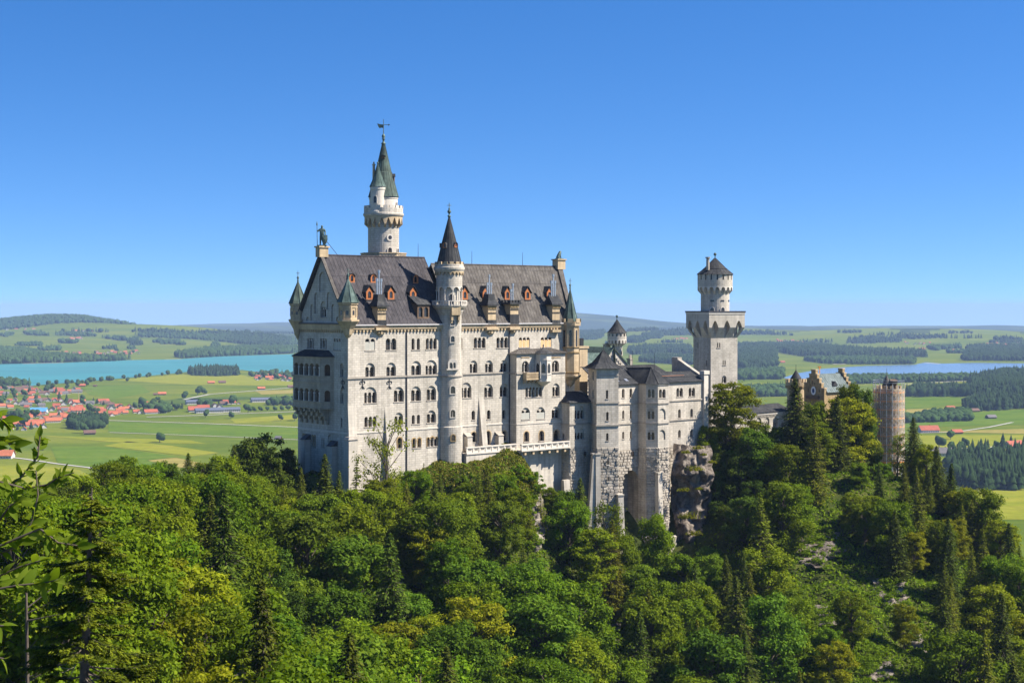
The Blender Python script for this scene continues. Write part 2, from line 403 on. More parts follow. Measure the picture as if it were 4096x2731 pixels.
def cone_seams(mb, c, r, z0, z1, n, h=0.05, r1=0.02, m=0):
    for k in range(n):
        a = 2 * math.pi * k / n; mb.tube((c[0] + r * math.cos(a), c[1] + r * math.sin(a), z0), (c[0] + r1 * math.cos(a), c[1] + r1 * math.sin(a), z1), h, h * .6, 4, m)
def slit(T, P, a, zb, w, h, frame='trim', proud=0.1):
    """window with a projecting stone frame, for curved walls; P touches the wall"""
    fr = MB(); o = arch_pts(a - w / 2, a + w / 2, zb, zb + h); b = arch_pts(a - w / 2 - .16, a + w / 2 + .16, zb - .16, zb + h + .16)
    for i in range(len(o)):
        j = (i + 1) % len(o)
        fr.poly([P.pt(*o[i], -proud), P.pt(*o[j], -proud), P.pt(*b[j], -proud), P.pt(*b[i], -proud)])
        fr.poly([P.pt(*b[i], -proud), P.pt(*b[j], -proud), P.pt(*b[j], .3), P.pt(*b[i], .3)])
        fr.poly([P.pt(*o[i], -proud), P.pt(*o[j], -proud), P.pt(*o[j], .3), P.pt(*o[i], .3)])
    g = MB(); g.poly([P.pt(*p, -0.02) for p in o]); wn = g.build('window', 'glass', T); fr.build('frame', frame, wn)
    return wn
def tangent(c, r, ang): 
    """plane touching the round wall at the direction ang (radians, world)"""
    n = (math.cos(ang), math.sin(ang)); d = (-n[1], n[0])
    return Plane((c[0] + n[0] * r, c[1] + n[1] * r), d)
def col_ang(c, r, u):
    """direction in which the wall of a round tower shows at picture column u, on the side facing the camera"""
    k = (u - CX) / F; best = None
    for i in range(721):
        t = math.pi + math.pi * i / 720; x, y = c[0] + r * math.cos(t), c[1] + r * math.sin(t)
        e = abs(x / y - k)
        if best is None or e < best[0]: best = (e, t)
    return best[1]
def finial(T, c, z, h, r=0.18, matn='bronze', name='finial'):
    mb = MB(); mb.lathe(c, [(r, z - .3), (r * 1.2, z), (r * .5, z + h * .15), (r * .5, z + h * .25), (r * 1.3, z + h * .35), (r * .4, z + h * .5), (r * .25, z + h * .8), (0.02, z + h)], 10)
    mb.tube((c[0] - r * 1.6, c[1], z + h * .72), (c[0] + r * 1.6, c[1], z + h * .72), r * .3, r * .3, 5)
    return mb.build(name, matn, T, smooth=True)
# ================================================================== the castle
AZ = R(49.5); E1 = (math.sin(AZ), math.cos(AZ)); E2 = (-math.cos(AZ), math.sin(AZ))
CN = (-30.6, 280.0)
def st(s, t): return (CN[0] + E1[0] * s + E2[0] * t, CN[1] + E1[1] * s + E2[1] * t)
def st3(s, t, z): p = st(s, t); return (p[0], p[1], z)
def front(t): return Plane(st(0, t), E1)
ZB = -60.0                                                # foundations run down into the rock

def palace():
    T = thing('palace', 'long five storey pale limestone palace with steep brown metal roof and orange dormers', 'palace', st3(0, 0, -40))
    ZE = -3.5; ZR = 9.8; W = 17.3
    PF, PG = front(0), Plane(st(0, W), (-E2[0], -E2[1]))
    w_ = MB()
    # ---- west half of the long front, up to the stair tower
    f = Facade(PF, c2, T)
    f.win('col', 885, 998, 292, 428, 2, board='board'); f.win('col', 1120, 1240, 290, 424, 2, board=None)
    f.win('sep', 1415, 1510, 290, 420, 2); f.win('col', 1578, 1702, 288, 415, 3)
    f.win('arch', 888, 998, 570, 732, 2, 615); f.win('arch', 1128, 1237, 565, 726, 2, 612)
    f.win('arch', 1412, 1523, 548, 718, 2, 597); f.win('arch', 1575, 1705, 536, 712, 3, 598)
    f.win('arch', 875, 1018, 843, 1028, 3, 905); f.win('arch', 1212, 1327, 843, 1014, 2, 880)
    f.win('arch', 1410, 1522, 837, 1005, 2, 878); f.win('arch', 1588, 1695, 830, 996, 2, 868)
    f.win('col', 877, 1015, 1180, 1298, 3); f.win('arch', 1223, 1318, 1135, 1276, 2, 1176)
    f.win('sep', 1418, 1511, 1160, 1266, 2); f.win('arch', 1590, 1693, 1110, 1252, 2, 1150)
    f.win('sep', 1252, 1306, 1420, 1545, 1, surround='sandD'); f.win('sep', 1424, 1521, 1428, 1537, 2, surround='sandD')
    f.win('col', 1592, 1710, 1413, 1522, 3, surround='sandD')
    f.done(w_, [(0, ZB), (24.5, ZB), (24.5, ZE + .4), (0, ZE + .4)])
    # ---- east half behind the stair tower
    g = Facade(PF, c5, T)
    g.win('col', 262, 284, 140, 262, 1); g.win('col', 415, 547, 137, 258, 3); g.win('col', 673, 802, 135, 257, 3)
    g.win('col', 928, 1052, 135, 250, 3, board='ply'); g.win('col', 1178, 1300, 133, 248, 3, board='ply')
    g.win('arch', 368, 455, 398, 546, 2, 438); g.win('arch', 543, 632, 397, 541, 2, 435); g.win('arch', 718, 800, 393, 540, 2, 430)
    g.win('arch', 268, 388, 650, 825, 3, 708); g.win('arch', 533, 632, 665, 820, 2, 705); g.win('arch', 710, 803, 662, 812, 2, 700)
    g.win('sep', 389, 428, 970, 1076); g.win('sep', 565, 605, 963, 1069); g.win('sep', 739, 775, 962, 1061)
    g.win('sep', 381, 446, 1212, 1332, surround='sand'); g.win('sep', 731, 790, 1200, 1315, surround='sand')
    g.win('sep', 552, 606, 1200, 1362, surround='sand', name='door')
    g.done(w_, [(24.5, ZB), (56.0, ZB), (56.0, ZE + .4), (24.5, ZE + .4)])
    # ---- west gable
    k = Facade(PG, c2, T)
    k.win('col', 225, 298, 288, 408, 3); k.win('col', 373, 447, 288, 408, 3); k.win('col', 525, 605, 290, 424, 3, board='board')
    k.win('arch', 598, 641, 575, 730, 2, 615); k.win('arch', 600, 641, 868, 1030, 2, 908)
    k.win('sep', 608, 625, 1195, 1300); k.win('sep', 210, 228, 1165, 1238)
    k.win('sep', 175, 205, 1385, 1500, 2, surround='sandD'); k.win('sep', 280, 318, 1400, 1525, 2, surround='sandD'); k.win('sep', 386, 420, 1425, 1530, 2)
    k.win('arch', 460, 512, 1385, 1640, 1, 1450, name='door')
    k1 = c1
    k.cr = c1
    k.win('arch', 375, 445, 1010, 1190, 3, 1075)
    for (x0, x1, y0, y1) in ((305, 348, 912, 1150), (447, 490, 906, 1100), (260, 300, 1045, 1265), (500, 540, 1042, 1265), (213, 250, 1182, 1265), (552, 595, 1182, 1265), (360, 440, 672, 900)):
        a0, a1, zb, zt = k.rect(x0, x1, y0, y1); k.holes.append((arch_pts(a0, a1, max(zb, ZE + .7), zt, 8), 0.22)); k.jobs.append((arch_pts(a0, a1, max(zb, ZE + .7), zt, 8), []))
    k.done(w_, [(0, ZB), (W, ZB), (W, ZE), (W / 2, ZR - .3), (0, ZE)])
    # back, east end and the cross wall over the lower half
    w_.poly([st3(0, W, ZB), st3(58, W, ZB), st3(58, W, ZE), st3(0, W, ZE)])
    w_.poly([st3(56, 0, ZB), st3(58, W, ZB), st3(58, W, ZE), st3(59, 6.5, 8.4), st3(56, 0, ZE)])
    w_.poly([st3(24.3, 0, ZE), st3(24.3, W, ZE), st3(24.3, W / 2, ZR - .2)])
    wall = w_.build('wall', 'lime', T)
    # ---- string courses, plinth band, drainpipes, buttresses
    b = MB()
    zS = PF.at(*c2(1000, 733))[1]; zP = PF.at(*c2(1500, 1322))[1]
    for (a0, a1) in ((0, 22.4), (26.4, 39.4)): b.box(PF, a0, a1, 0, .22, zS - .16, zS + .16)
    b.box(PG, 15.4, W + .22, 0, .22, zS - .16, zS + .16)
    b.build('string_course', 'grey', T)
    b = MB()
    for (a0, a1) in ((0, 22.2), (26.4, 39.4)): b.box(PF, a0, a1, 0, .12, zP - .12, zP + .12)
    b.box(PG, 0, W, 0, .12, zP - .12, zP + .12); b.build('string_course', 'trim', T)
    for P_, x, cr, y0, y1 in ((PF, 1355, c2, 160, 1580), (PF, 815, c5, 60, 1330)):
        b = MB(); a = P_.at(cr(x, 0)[0], 300)[0]; zt = P_.at(*cr(x, y0))[1]; zb = P_.at(*cr(x, y1))[1] - 12
        b.tube(P_.pt(a, zb, -.15), P_.pt(a, zt, -.15), .11, .11, 6); b.build('drainpipe', 'dark', T)
    def buttress(P, a0, a1, ztop, zlow, d_low, cap=True):
        b = MB(); n0 = [P.pt(a0, ztop, .1), P.pt(a1, ztop, .1)]
        lo = [P.pt(a0, zlow, -d_low), P.pt(a1, zlow, -d_low), P.pt(a1, zlow, .2), P.pt(a0, zlow, .2)]
        b.add([n0[0], n0[1]] + lo, [[0, 1, 3, 2], [0, 2, 5], [1, 4, 3]])
        return b.build('buttress', 'limeS', T)
    a0, a1, zb, zt = f.rect(1110, 1170, 1010, 1560); buttress(PF, a0, a1, zt, zb - 14, 2.3)
    a0, a1, zb, zt = g.rect(470, 527, 770, 1360); buttress(PF, a0, a1, zt, zb, 1.3)
    a0, a1, zb, zt = f.rect(690, 745, 960, 1440); buttress(PF, -.05, 1.75, zt, -58, 2.6)
    # the corner pier with its sloping ledge
    zl = PF.at(*c2(690, 1440))[1]
    b = MB(); b.prism([st(-.9, -1.5), st(1.3, -1.5), st(1.3, .3), st(-.9, .3)][::-1], -60, zl, 0, 0.9); b.build('buttress', 'limeS', T)
    b = MB(); b.prism([st(-1.0, -1.6), st(1.4, -1.6), st(1.4, .3), st(-1.0, .3)][::-1], zl, zl + .5, 0, .72); b.build('ledge', 'grey', T)
    for x0, x1, yt in ((215, 262, 1400), (515, 570, 1475)):
        a0, a1, zb, zt = k1 and (PG.at(c2(x0, 0)[0], 300)[0], PG.at(c2(x1, 0)[0], 300)[0], 0, PG.at(*c2(x0, yt))[1])
        b = MB(); b.box(PG, a0, a1, 0, 1.3, -60, zt - .6); b.build('buttress', 'limeS', T)
        b = MB(); c = [PG.pt(a0 - .1, zt - .6, -1.5), PG.pt(a1 + .1, zt - .6, -1.5), PG.pt(a1 + .1, zt + .4, 0), PG.pt(a0 - .1, zt + .4, 0)]
        b.poly(c); b.poly([c[0], c[3], PG.pt(a0 - .1, zt - .6, 0)]); b.poly([c[1], c[2], PG.pt(a1 + .1, zt - .6, 0)]); b.build('ledge', 'dark', T)
    # small buttresses either side of the terrace door
    for x0, x1, yt in ((300, 356, 1235), (655, 710, 1222)):
        a0, a1, zb, zt = g.rect(x0, x1, yt, 1360)
        b = MB(); b.box(PF, a0, a1, 0, 1.2, zb - 1, zt - .5); b.build('buttress', 'limeS', T)
        b = MB(); b.poly([PF.pt(a0 - .1, zt - .5, -1.35), PF.pt(a1 + .1, zt - .5, -1.35), PF.pt(a1 + .1, zt + .25, 0), PF.pt(a0 - .1, zt + .25, 0)]); b.build('ledge', 'grey', T)
    # iron wall anchors
    for P_, x in ((PF, 853), (PF, 1160), (PG, 634)):
        b = MB(); a, z = P_.at(*c2(x, 808)); o = lambda da, dz: P_.pt(a + da, z + dz, -.08)
        b.tube(o(0, -1.0), o(0, .95), .07)
        for sg in (-1, 1):
            pr = o(0, .2)
            for i in range(1, 9):
                t = i / 8 * 4.6; q = o(sg * (.28 - .24 * math.cos(t)) * 1.1, .25 + .28 * math.sin(t)); b.tube(pr, q, .06); pr = q
            b.tube(o(0, -.35), o(sg * .5, -.95), .06)
        b.build('wall_anchor', 'iron', T)
    # ---- cornices with little arches
    b = MB(); zA = PF.at(*c2(900, 215))[1]
    strip_arcade(b, plane_map(PF), 1.0, 22.6, zA - .2, zA + .55, 27, .3); strip_arcade(b, plane_map(PF), 26.4, 55, zA - .2, zA + .55, 34, .3)
    strip_arcade(b, plane_map(PG), 1.2, W - 1.2, zA - .2, zA + .55, 20, .3)
    for (P_, a0, a1) in ((PF, .8, 22.6), (PF, 26.2, 55.2), (PG, .8, W - .8)): b.box(P_, a0, a1, 0, .42, zA + .5, ZE + .15)
    b.build('cornice', 'sand', T)
    b = MB(); b.box(PF, 1.2, 22.8, .35, .75, ZE - .12, ZE + .1); b.box(PF, 26.1, 55, .35, .75, ZE - .12, ZE + .1); b.build('gutter', 'gutter', T)
    b = MB(); b.box(PG, -.2, W + .2, 0, .7, ZE + .12, ZE + .34); b.build('ledge', 'dark', T)
    # ---- roofs
    rf = MB()
    ov = .6
    slope(rf, st3(-.5, -ov, ZE), st3(24.4, -ov, ZE), st3(24.4, W / 2, ZR), st3(-.5, W / 2, ZR), step=.82)
    slope(rf, st3(24.4, W + ov, ZE), st3(-.5, W + ov, ZE), st3(-.5, W / 2, ZR), st3(24.4, W / 2, ZR), seam=False)
    rf.tube(st3(-.4, W / 2, ZR + .05), st3(24.4, W / 2, ZR + .05), .14)
    for fr in (.36, .70):                            # cross laps of the sheets
        p = Vector(st3(0, -ov, ZE)).lerp(Vector(st3(0, W / 2, ZR)), fr); q = Vector(st3(24.4, -ov, ZE)).lerp(Vector(st3(24.4, W / 2, ZR)), fr); rf.tube(p, q, .06, .06, 4)
    roof = rf.build('roof', 'roofP', T)
    rf = MB()
    ZR2 = 8.55; tr = 6.5
    slope(rf, st3(24.4, -ov, ZE - .05), st3(56.2, -ov, ZE - .05), st3(59, tr, ZR2), st3(24.4, tr, ZR2), step=.82)
    slope(rf, st3(58.5, W + ov, ZE), st3(24.4, W + ov, ZE), st3(24.4, tr, ZR2), st3(59, tr, ZR2), seam=False)
    rf.tube(st3(24.4, tr, ZR2 + .05), st3(59, tr, ZR2 + .05), .13)
    for fr in (.4, .69, .92):
        p = Vector(st3(24.4, -ov, ZE)).lerp(Vector(st3(24.4, tr, ZR2)), fr); q = Vector(st3(56.2, -ov, ZE)).lerp(Vector(st3(59, tr, ZR2)), fr); rf.tube(p, q, .06, .06, 4)
    roof2 = rf.build('roof', 'roofB', T)
    # raised verges over the gable ends
    b = MB()
    for t0, t1 in ((-.7, W / 2), (W + .7, W / 2)):
        for (s0, s1, dz) in ((-.75, -.05, .12),):
            A, B = (t0, ZE - .3), (t1, ZR + .12)
            q = [st3(s0, A[0], A[1]), st3(s1, A[0], A[1]), st3(s1, B[0], B[1]), st3(s0, B[0], B[1])]; q2 = [(x, y, z + .42) for x, y, z in q]
            b.add(q + q2, [[0, 1, 2, 3], [4, 5, 6, 7], [0, 1, 5, 4], [1, 2, 6, 5], [2, 3, 7, 6], [3, 0, 4, 7]])
    b.build('verge', 'roofB', T)
    b = MB()
    q = [st3(56.0, -.8, ZE), st3(57.0, -.8, ZE), st3(59.9, tr, ZR2 + .1), st3(58.5, tr, ZR2 + .1)]; q2 = [(x, y, z + .5) for x, y, z in q]
    b.add(q + q2, [[4, 5, 6, 7], [0, 1, 5, 4], [1, 2, 6, 5], [2, 3, 7, 6], [3, 0, 4, 7]]); b.build('verge', 'roofB', T)
    # pedestals of the two roof figures
    b = MB(); b.prism([st(-1.1, W / 2 - .7), st(.9, W / 2 - .7), st(.9, W / 2 + .7), st(-1.1, W / 2 + .7)], ZR - .4, ZR + 1.4)
    b.prism([st(-1.3, W / 2 - .9), st(1.1, W / 2 - .9), st(1.1, W / 2 + .9), st(-1.3, W / 2 + .9)], ZR + 1.4, ZR + 1.7); b.build('pedestal', 'sand', T)
    b = MB(); b.prism([st(58, tr - .9), st(60.2, tr - .9), st(60.2, tr + .9), st(58, tr + .9)], ZR2 - .6, ZR2 + 1.4)
    b.prism([st(57.8, tr - 1.1), st(60.4, tr - 1.1), st(60.4, tr + 1.1), st(57.8, tr + 1.1)], ZR2 + 1.4, ZR2 + 1.65); b.build('pedestal', 'sand', T)
    # ---- dormers
    def on_roof(cr, x, y, east):
        zr, tt = (ZR2, tr) if east else (ZR, W / 2)
        u, v = cr(x, y); lo, hi = -ov, tt
        for _ in range(40):
            t = (lo + hi) / 2; s, z = front(t).at(u, v); zz = ZE + (zr - ZE) * (t + ov) / (tt + ov)
            if z > zz: lo = t
            else: hi = t
        return s, t, z
    def dormer(s, t, z, w, h, big=True, east=False):
        kk = ((ZR2 - ZE) / (tr + ov)) if east else ((ZR - ZE) / (W / 2 + ov)); P = front(t); dep = h * (1.35 if big else 1.0) / kk + .2
        b = MB(); o = [(s - w / 2, z), (s + w / 2, z), (s + w / 2, z + h * .62), (s, z + h), (s - w / 2, z + h * .62)]
        if not big: o = arch_pts(s - w / 2, s + w / 2, z, z + h)
        hole = arch_pts(s - w * .24, s + w * .24, z + h * .14, z + h * (.66 if big else .8), 6)
        panel(b, P, o, [(hole, .14)])
        d = b.build('dormer', 'orange', T)
        b = MB(); b.poly([P.pt(s - w * .3, z + .1, .13), P.pt(s + w * .3, z + .1, .13), P.pt(s + w * .3, z + h * .7, .13), P.pt(s - w * .3, z + h * .7, .13)])
        b.build('pane', 'glass', d)
        b = MB()
        if big:
            A = [(s - w * .72, z + h * .55), (s, z + h * 1.12), (s + w * .72, z + h * .55)]
            for i in range(2):
                p, q = A[i], A[i + 1]
                pts = [P.pt(*p, -.22), P.pt(*q, -.22), P.pt(*q, dep), P.pt(*p, dep)]; up = [(x, y, zz + .1) for x, y, zz in pts]
                b.add(pts + up, [[0, 1, 2, 3], [4, 5, 6, 7], [0, 1, 5, 4], [1, 2, 6, 5], [2, 3, 7, 6], [3, 0, 4, 7]])
            for sg in (-1, 1): b.poly([P.pt(s + sg * w * .5, z, 0), P.pt(s + sg * w * .5, z + h * .62, 0), P.pt(s + sg * w * .5, z + h * .62, dep), P.pt(s + sg * w * .5, z, .1)])
            b.box(P, s - w * .62, s + w * .62, -.1, .22, z - .12, z + .06)
        else:
            for i in range(2, len(o) - 1):
                p, q = o[i], o[i + 1]; b.poly([P.pt(*p, -.18), P.pt(*q, -.18), P.pt(*q, dep), P.pt(*p, dep)])
            for sg in (-1, 1): b.poly([P.pt(s + sg * w * .5, z, 0), P.pt(s + sg * w * .5, z + h * .6, 0), P.pt(s + sg * w * .5, z + h * .6, dep), P.pt(s + sg * w * .5, z, .1)])
        b.build('roof', 'roofD', d)
    for x in (936, 1182, 1434): dormer(*on_roof(c1, x, 993, False), 1.55, 2.5)
    for x, y in ((736, 795), (981, 797), (1462, 806)): dormer(*on_roof(c1, x, y, False), 1.3, 1.75, False)
    for x in (346, 604, 880, 1132, 1405): dormer(*on_roof(c4, x, 778, True), 1.5, 2.5, True, True)
    # the wide dormer with a lean-to roof
    s, t, z = on_roof(c1, 1550, 1205, False); P = front(t); b = MB(); w = 2.9; h = 2.7
    ho = [(arch_pts(s - w * .40, s - w * .07, z + .3, z + h * .82), .3), (arch_pts(s + w * .07, s + w * .40, z + .3, z + h * .82), .3)]
    panel(b, P, [(s - w / 2, z), (s + w / 2, z), (s + w / 2, z + h), (s - w / 2, z + h)], ho)
    for sg in (-1, 1): b.poly([P.pt(s + sg * w / 2, z, 0), P.pt(s + sg * w / 2, z + h, 0), P.pt(s + sg * w / 2, z + h + .6, 2.6)])
    d = b.build('dormer', 'brown', T)
    b = MB(); b.poly([P.pt(s - w / 2 + .05, z + .1, .28), P.pt(s + w / 2 - .05, z + .1, .28), P.pt(s + w / 2 - .05, z + h - .1, .28), P.pt(s - w / 2 + .05, z + h - .1, .28)]); b.build('pane', 'glass', d)
    b = MB(); slope(b, P.pt(s - w * .58, z + h, -.3), P.pt(s + w * .58, z + h, -.3), P.pt(s + w * .58, z + h + 1.9, 2.9), P.pt(s - w * .58, z + h + 1.9, 2.9), .12); b.build('roof', 'roofD', d)
    # ---- chimneys that grow out of the eaves
    def chimney(cr, x0, x1, yb, yt, kind, flues, ycons, consw):
        P = front(-.55); xm = (x0 + x1) / 2; a0 = P.at(cr(x0, 0)[0], 300)[0]; a1 = P.at(cr(x1, 0)[0], 300)[0]; sm = (a0 + a1) / 2; w = (a1 - a0)
        zb = P.at(*cr(xm, yb))[1]; zt = P.at(*cr(xm, yt))[1]
        b = MB(); b.box(P, a0, a1, -1.7, .1, zb, zt)
        c = b.build('chimney', 'sand', T)
        b = MB(); b.box(P, a0 - .12, a1 + .12, -1.8, .2, ZE - .1, zb + .1); b.build('base', 'roofD', c)
        b = MB(); b.box(P, a0 - .15, a1 + .15, -1.85, .25, zt, zt + .22)
        n = 6
        for i in range(n): b.box(P, a0 - .15 + (w + .3) * (i + .2) / n, a0 - .15 + (w + .3) * (i + .75) / n, .1, .32, zt - .45, zt - .05)
        b.build('cornice', 'sandD', c)
        b = MB(); ring = [P.pt(a, 0, -d)[:2] for a, d in ((a0 - .5, .6), (a1 + .5, .6), (a1 + .5, -2.2), (a0 - .5, -2.2))][::-1]
        if kind == 'hood':
            b.prism(ring, zt + .22, zt + .5, 0, .97); b.prism([(sm2[0], sm2[1]) for sm2 in ring], zt + .5, zt + 1.3, 0, .66)
            cxx = sum(p[0] for p in ring) / 4; cyy = sum(p[1] for p in ring) / 4
            r2 = [(cxx + (p[0] - cxx) * .66, cyy + (p[1] - cyy) * .66) for p in ring]; b.prism(r2, zt + 1.3, zt + 2.6, 0, .8); ztop = zt + 2.6
        elif kind == 'gable':
            b.prism(ring, zt + .22, zt + .5); m0 = [P.pt(sm, zt + 2.5, d) for d in (-.6, 2.2)]
            q = [P.pt(a0 - .5, zt + .5, -.6), P.pt(a1 + .5, zt + .5, -.6), P.pt(a1 + .5, zt + .5, 2.2), P.pt(a0 - .5, zt + .5, 2.2)]
            e = [P.pt(a0 - .3, zt + 2.4, .9), P.pt(a1 + .3, zt + 2.4, .9)]
            b.add(q + e, [[0, 1, 5, 4], [2, 3, 4, 5], [0, 4, 3], [1, 2, 5]]); ztop = zt + 2.3
        else:
            b.prism(ring, zt + .22, zt + .6)
            for i in range(4): b.box(P, a0 - .5 + (w + 1) * (i + .08) / 4, a0 - .5 + (w + 1) * (i + .72) / 4, .25, .6, zt + .6, zt + 1.05)
            for i in range(3):
                b.box(P, a0 - .5, a0 - .2, -2.2 + i * .95, -1.7 + i * .95, zt + .6, zt + 1.05); b.box(P, a1 + .2, a1 + .5, -2.2 + i * .95, -1.7 + i * .95, zt + .6, zt + 1.05)
            ztop = zt + .7
        b.build('hood', 'roofD', c)
        b = MB(); b.box(P, a0 - .02, a1 + .02, .1, .16, (zb + zt) / 2 - .05, (zb + zt) / 2 + .05)
        for i in range(7):
            a = a0 + w * i / 7; b.tube(P.pt(a, (zb + zt) / 2 + .1, -.16), P.pt(a + w / 14, (zb + zt) / 2 + .28, -.16), .035); b.tube(P.pt(a + w / 14, (zb + zt) / 2 + .28, -.16), P.pt(a + w / 7, (zb + zt) / 2 + .1, -.16), .035)
        b.build('band', 'iron', c)
        fl = MB()
        for da, hh in flues:
            p = P.pt(sm + da, ztop - .8, .8); fl.tube(p, (p[0], p[1], ztop + hh), .17, .17, 8); fl.tube((p[0], p[1], ztop + hh - .55), (p[0], p[1], ztop + hh), .27, .27, 8); fl.tube((p[0], p[1], ztop + hh * .35), (p[0], p[1], ztop + hh * .35 + .12), .24, .24, 8)
        fl.build('flue', 'steel', c)
        # corbel under the eaves
        P0 = PF; zt2 = P0.at(*cr(xm, ycons[0]))[1]; zb2 = P0.at(*cr(xm, ycons[1]))[1]; cw = consw; k = MB()
        k.box(P0, sm - cw / 2, sm + cw / 2, .1, .95, zt2 - .5, zt2)
        n = 5
        for i in range(n):
            q = abs(i - 2) / 2; k.box(P0, sm - cw * .46 + cw * .92 * (i + .15) / n, sm - cw * .46 + cw * .92 * (i + .85) / n, .05, .75 - .2 * q, zt2 - .5 - (zt2 - zb2 - .5) * (.72 - .42 * q), zt2 - .45)
        k.add([P0.pt(sm - cw * .3, zt2 - 1.0, -.02), P0.pt(sm + cw * .3, zt2 - 1.0, -.02), P0.pt(sm, zb2 - .3, -.02), P0.pt(sm - cw * .3, zt2 - 1.0, -.35), P0.pt(sm + cw * .3, zt2 - 1.0, -.35)], [[3, 4, 2], [0, 3, 2], [1, 2, 4], [0, 1, 4, 3]])
        k.build('corbel', 'sand', c)
    chimney(c1, 1025, 1117, 1228, 1085, 'hood', ((-.5, 3.0), (0, 4.6), (.5, 3.0)), (1308, 1400), 2.9)
    chimney(c4, 630, 727, 1035, 865, 'hood', ((-.5, 2.3), (0, 3.9), (.5, 2.3)), (1120, 1215), 3.0)
    chimney(c4, 910, 1008, 965, 845, 'crown', ((-.2, 2.6), (.35, 3.8)), (1118, 1190), 2.7)
    chimney(c4, 1437, 1528, 1035, 855, 'gable', ((-.5, 3.0), (0, 4.4), (.5, 3.0)), (1150, 1190), 2.4)
    # lightning rods
    for cr, x, yt, yb in ((c1, 1490, 348, 512), (c4, 431, 165, 338), (c4, 1067, 182, 350)):
        b = MB(); P = front(W / 2 if cr is c1 else tr); a, z1 = P.at(*cr(x, yt)); z0 = P.at(*cr(x, yb))[1]; p = P.pt(a, z0 - .3); b.tube(p, (p[0], p[1], z1), .06, .03, 5); b.build('lightning_rod', 'iron', T)
    # ---- corner turrets
    def corner_turret(c, r, zc, zs, ze, za, seg, spire, body, crown=False, fin=1.9, shaft='sand', zbot=None, name='corner_turret'):
        """c centre, zc corbel foot, zs shaft foot, ze spire foot, za apex"""
        b = MB(); b.lathe(c, [(.05, zc), (r * .45, zc + (zs - zc) * .25), (r * .62, zc + (zs - zc) * .5), (r * 1.1, zs - .9), (r * 1.25, zs - .6), (r * 1.25, zs - .3), (r, zs - .3), (r, ze - .5), (r * 1.12, ze - .4), (r * 1.15, ze)], seg, 0, math.pi / seg, math.pi / seg + 2 * math.pi)
        t = b.build(name, shaft, T)
        for k in range(seg):
            ang = math.pi / seg + 2 * math.pi * (k + .5) / seg; nx, ny = math.cos(ang), math.sin(ang)
            if nx * c[0] + ny * c[1] > 0: continue
            P = Plane((c[0] + nx * r * math.cos(math.pi / seg), c[1] + ny * r * math.cos(math.pi / seg)), (-ny, nx)); wd = 2 * r * math.sin(math.pi / seg)
            q = MB(); zz0 = zs + (ze - zs) * (.1 if not crown else .5); zz1 = ze - 1.0
            q.box(P, -wd * .5, -wd * .36, 0, .1, zz0, zz1, 1); q.box(P, wd * .36, wd * .5, 0, .1, zz0, zz1, 1); q.box(P, -wd * .5, wd * .5, 0, .1, zz1, zz1 + .25, 1)
            q.poly([P.pt(*p, -.03) for p in arch_pts(-wd * .16, wd * .16, zz0 + .3, zz1 - .5)], 0); q.build('window', ['glass', 'sand'], t)
        b = MB()
        if crown:
            merlons(b, c, r * 1.2, ze, ze + .9, seg, .3, .6); b.lathe(c, [(r * 1.2, ze - .6), (r * 1.2, ze + .25), (r * .9, ze + .25)], seg, 0, math.pi / seg, math.pi / seg + 2 * math.pi); b.build('battlement', shaft, t); b = MB(); r2 = r * .92
        else: r2 = r * 1.25
        b.lathe(c, [(r2, ze), (r2 * .96, ze + .12), (r2 * .62, ze + (za - ze) * .36), (.05, za)], seg, 0, math.pi / seg, math.pi / seg + 2 * math.pi)
        for k in range(seg):
            ang = math.pi / seg + 2 * math.pi * k / seg; b.tube((c[0] + r2 * math.cos(ang), c[1] + r2 * math.sin(ang), ze), (c[0], c[1], za), .07, .04, 4)
        b.build('spire', spire, t); f_ = MB()
        f_.lathe(c, [(.12, za - .5), (.2, za), (.1, za + .2), (.28, za + .55), (.08, za + .8), (.05, za + fin)], 8); f_.tube((c[0] - .35, c[1], za + fin * .75), (c[0] + .35, c[1], za + fin * .75), .05); f_.build('finial', 'bronze', t, True)
    Y0 = 281; cA = st(.3, .5); z_ = lambda cr, x, y, Y: zat(cr(x, y)[1], Y)
    corner_turret(st(.2, .3), 1.75, z_(c1, 700, 1450, 280), z_(c1, 700, 1200, 280), z_(c1, 700, 1020, 280), z_(c1, 700, 740, 280), 8, 'roofG', 'sand')
    corner_turret(st(.0, 17.3), 1.5, z_(c1, 150, 1450, 293), z_(c1, 150, 1195, 293), z_(c1, 150, 1035, 293), z_(c1, 165, 770, 293), 8, 'roofDG', 'sand')
    # the east corner turret hangs down four storeys
    c = st(56.2, -.2); Y = c[1]; zz = lambda y: z_(c4, 1690, y, Y); zz5 = lambda y: z_(c5, 1520, y, Y); r = 1.95
    corner_turret(c, r, zz5(705), zz5(545), zz(1065), zz(625), 8, 'roofG', 'sand', True, 2.0)
    b = MB()
    for y in (250, 310, 535, 575): b.lathe(c, [(r, zz5(y) - .12), (r * 1.12, zz5(y)), (r * 1.12, zz5(y) + .18), (r, zz5(y) + .2)], 8, 0, math.pi / 8, math.pi / 8 + 2 * math.pi)
    b.build('string_course', 'sandD', T)
    # ---- two storey loggia on the west gable
    P = PG; A0 = P.at(c2(157, 0)[0], 300)[0]; A1 = P.at(c2(500, 0)[0], 300)[0] + .3; dp = 2.0
    zz = lambda y: PG.shift(dp).at(*c2(330, y))[1]
    ground = [(A0, 0), (A0 + .2, dp), (A1 - 1.0, dp), (A1 + .6, 0)]
    body = MB(); PO = PG.shift(dp)
    a0, a1 = A0 + .2, A1 - 1.0
    holes = []
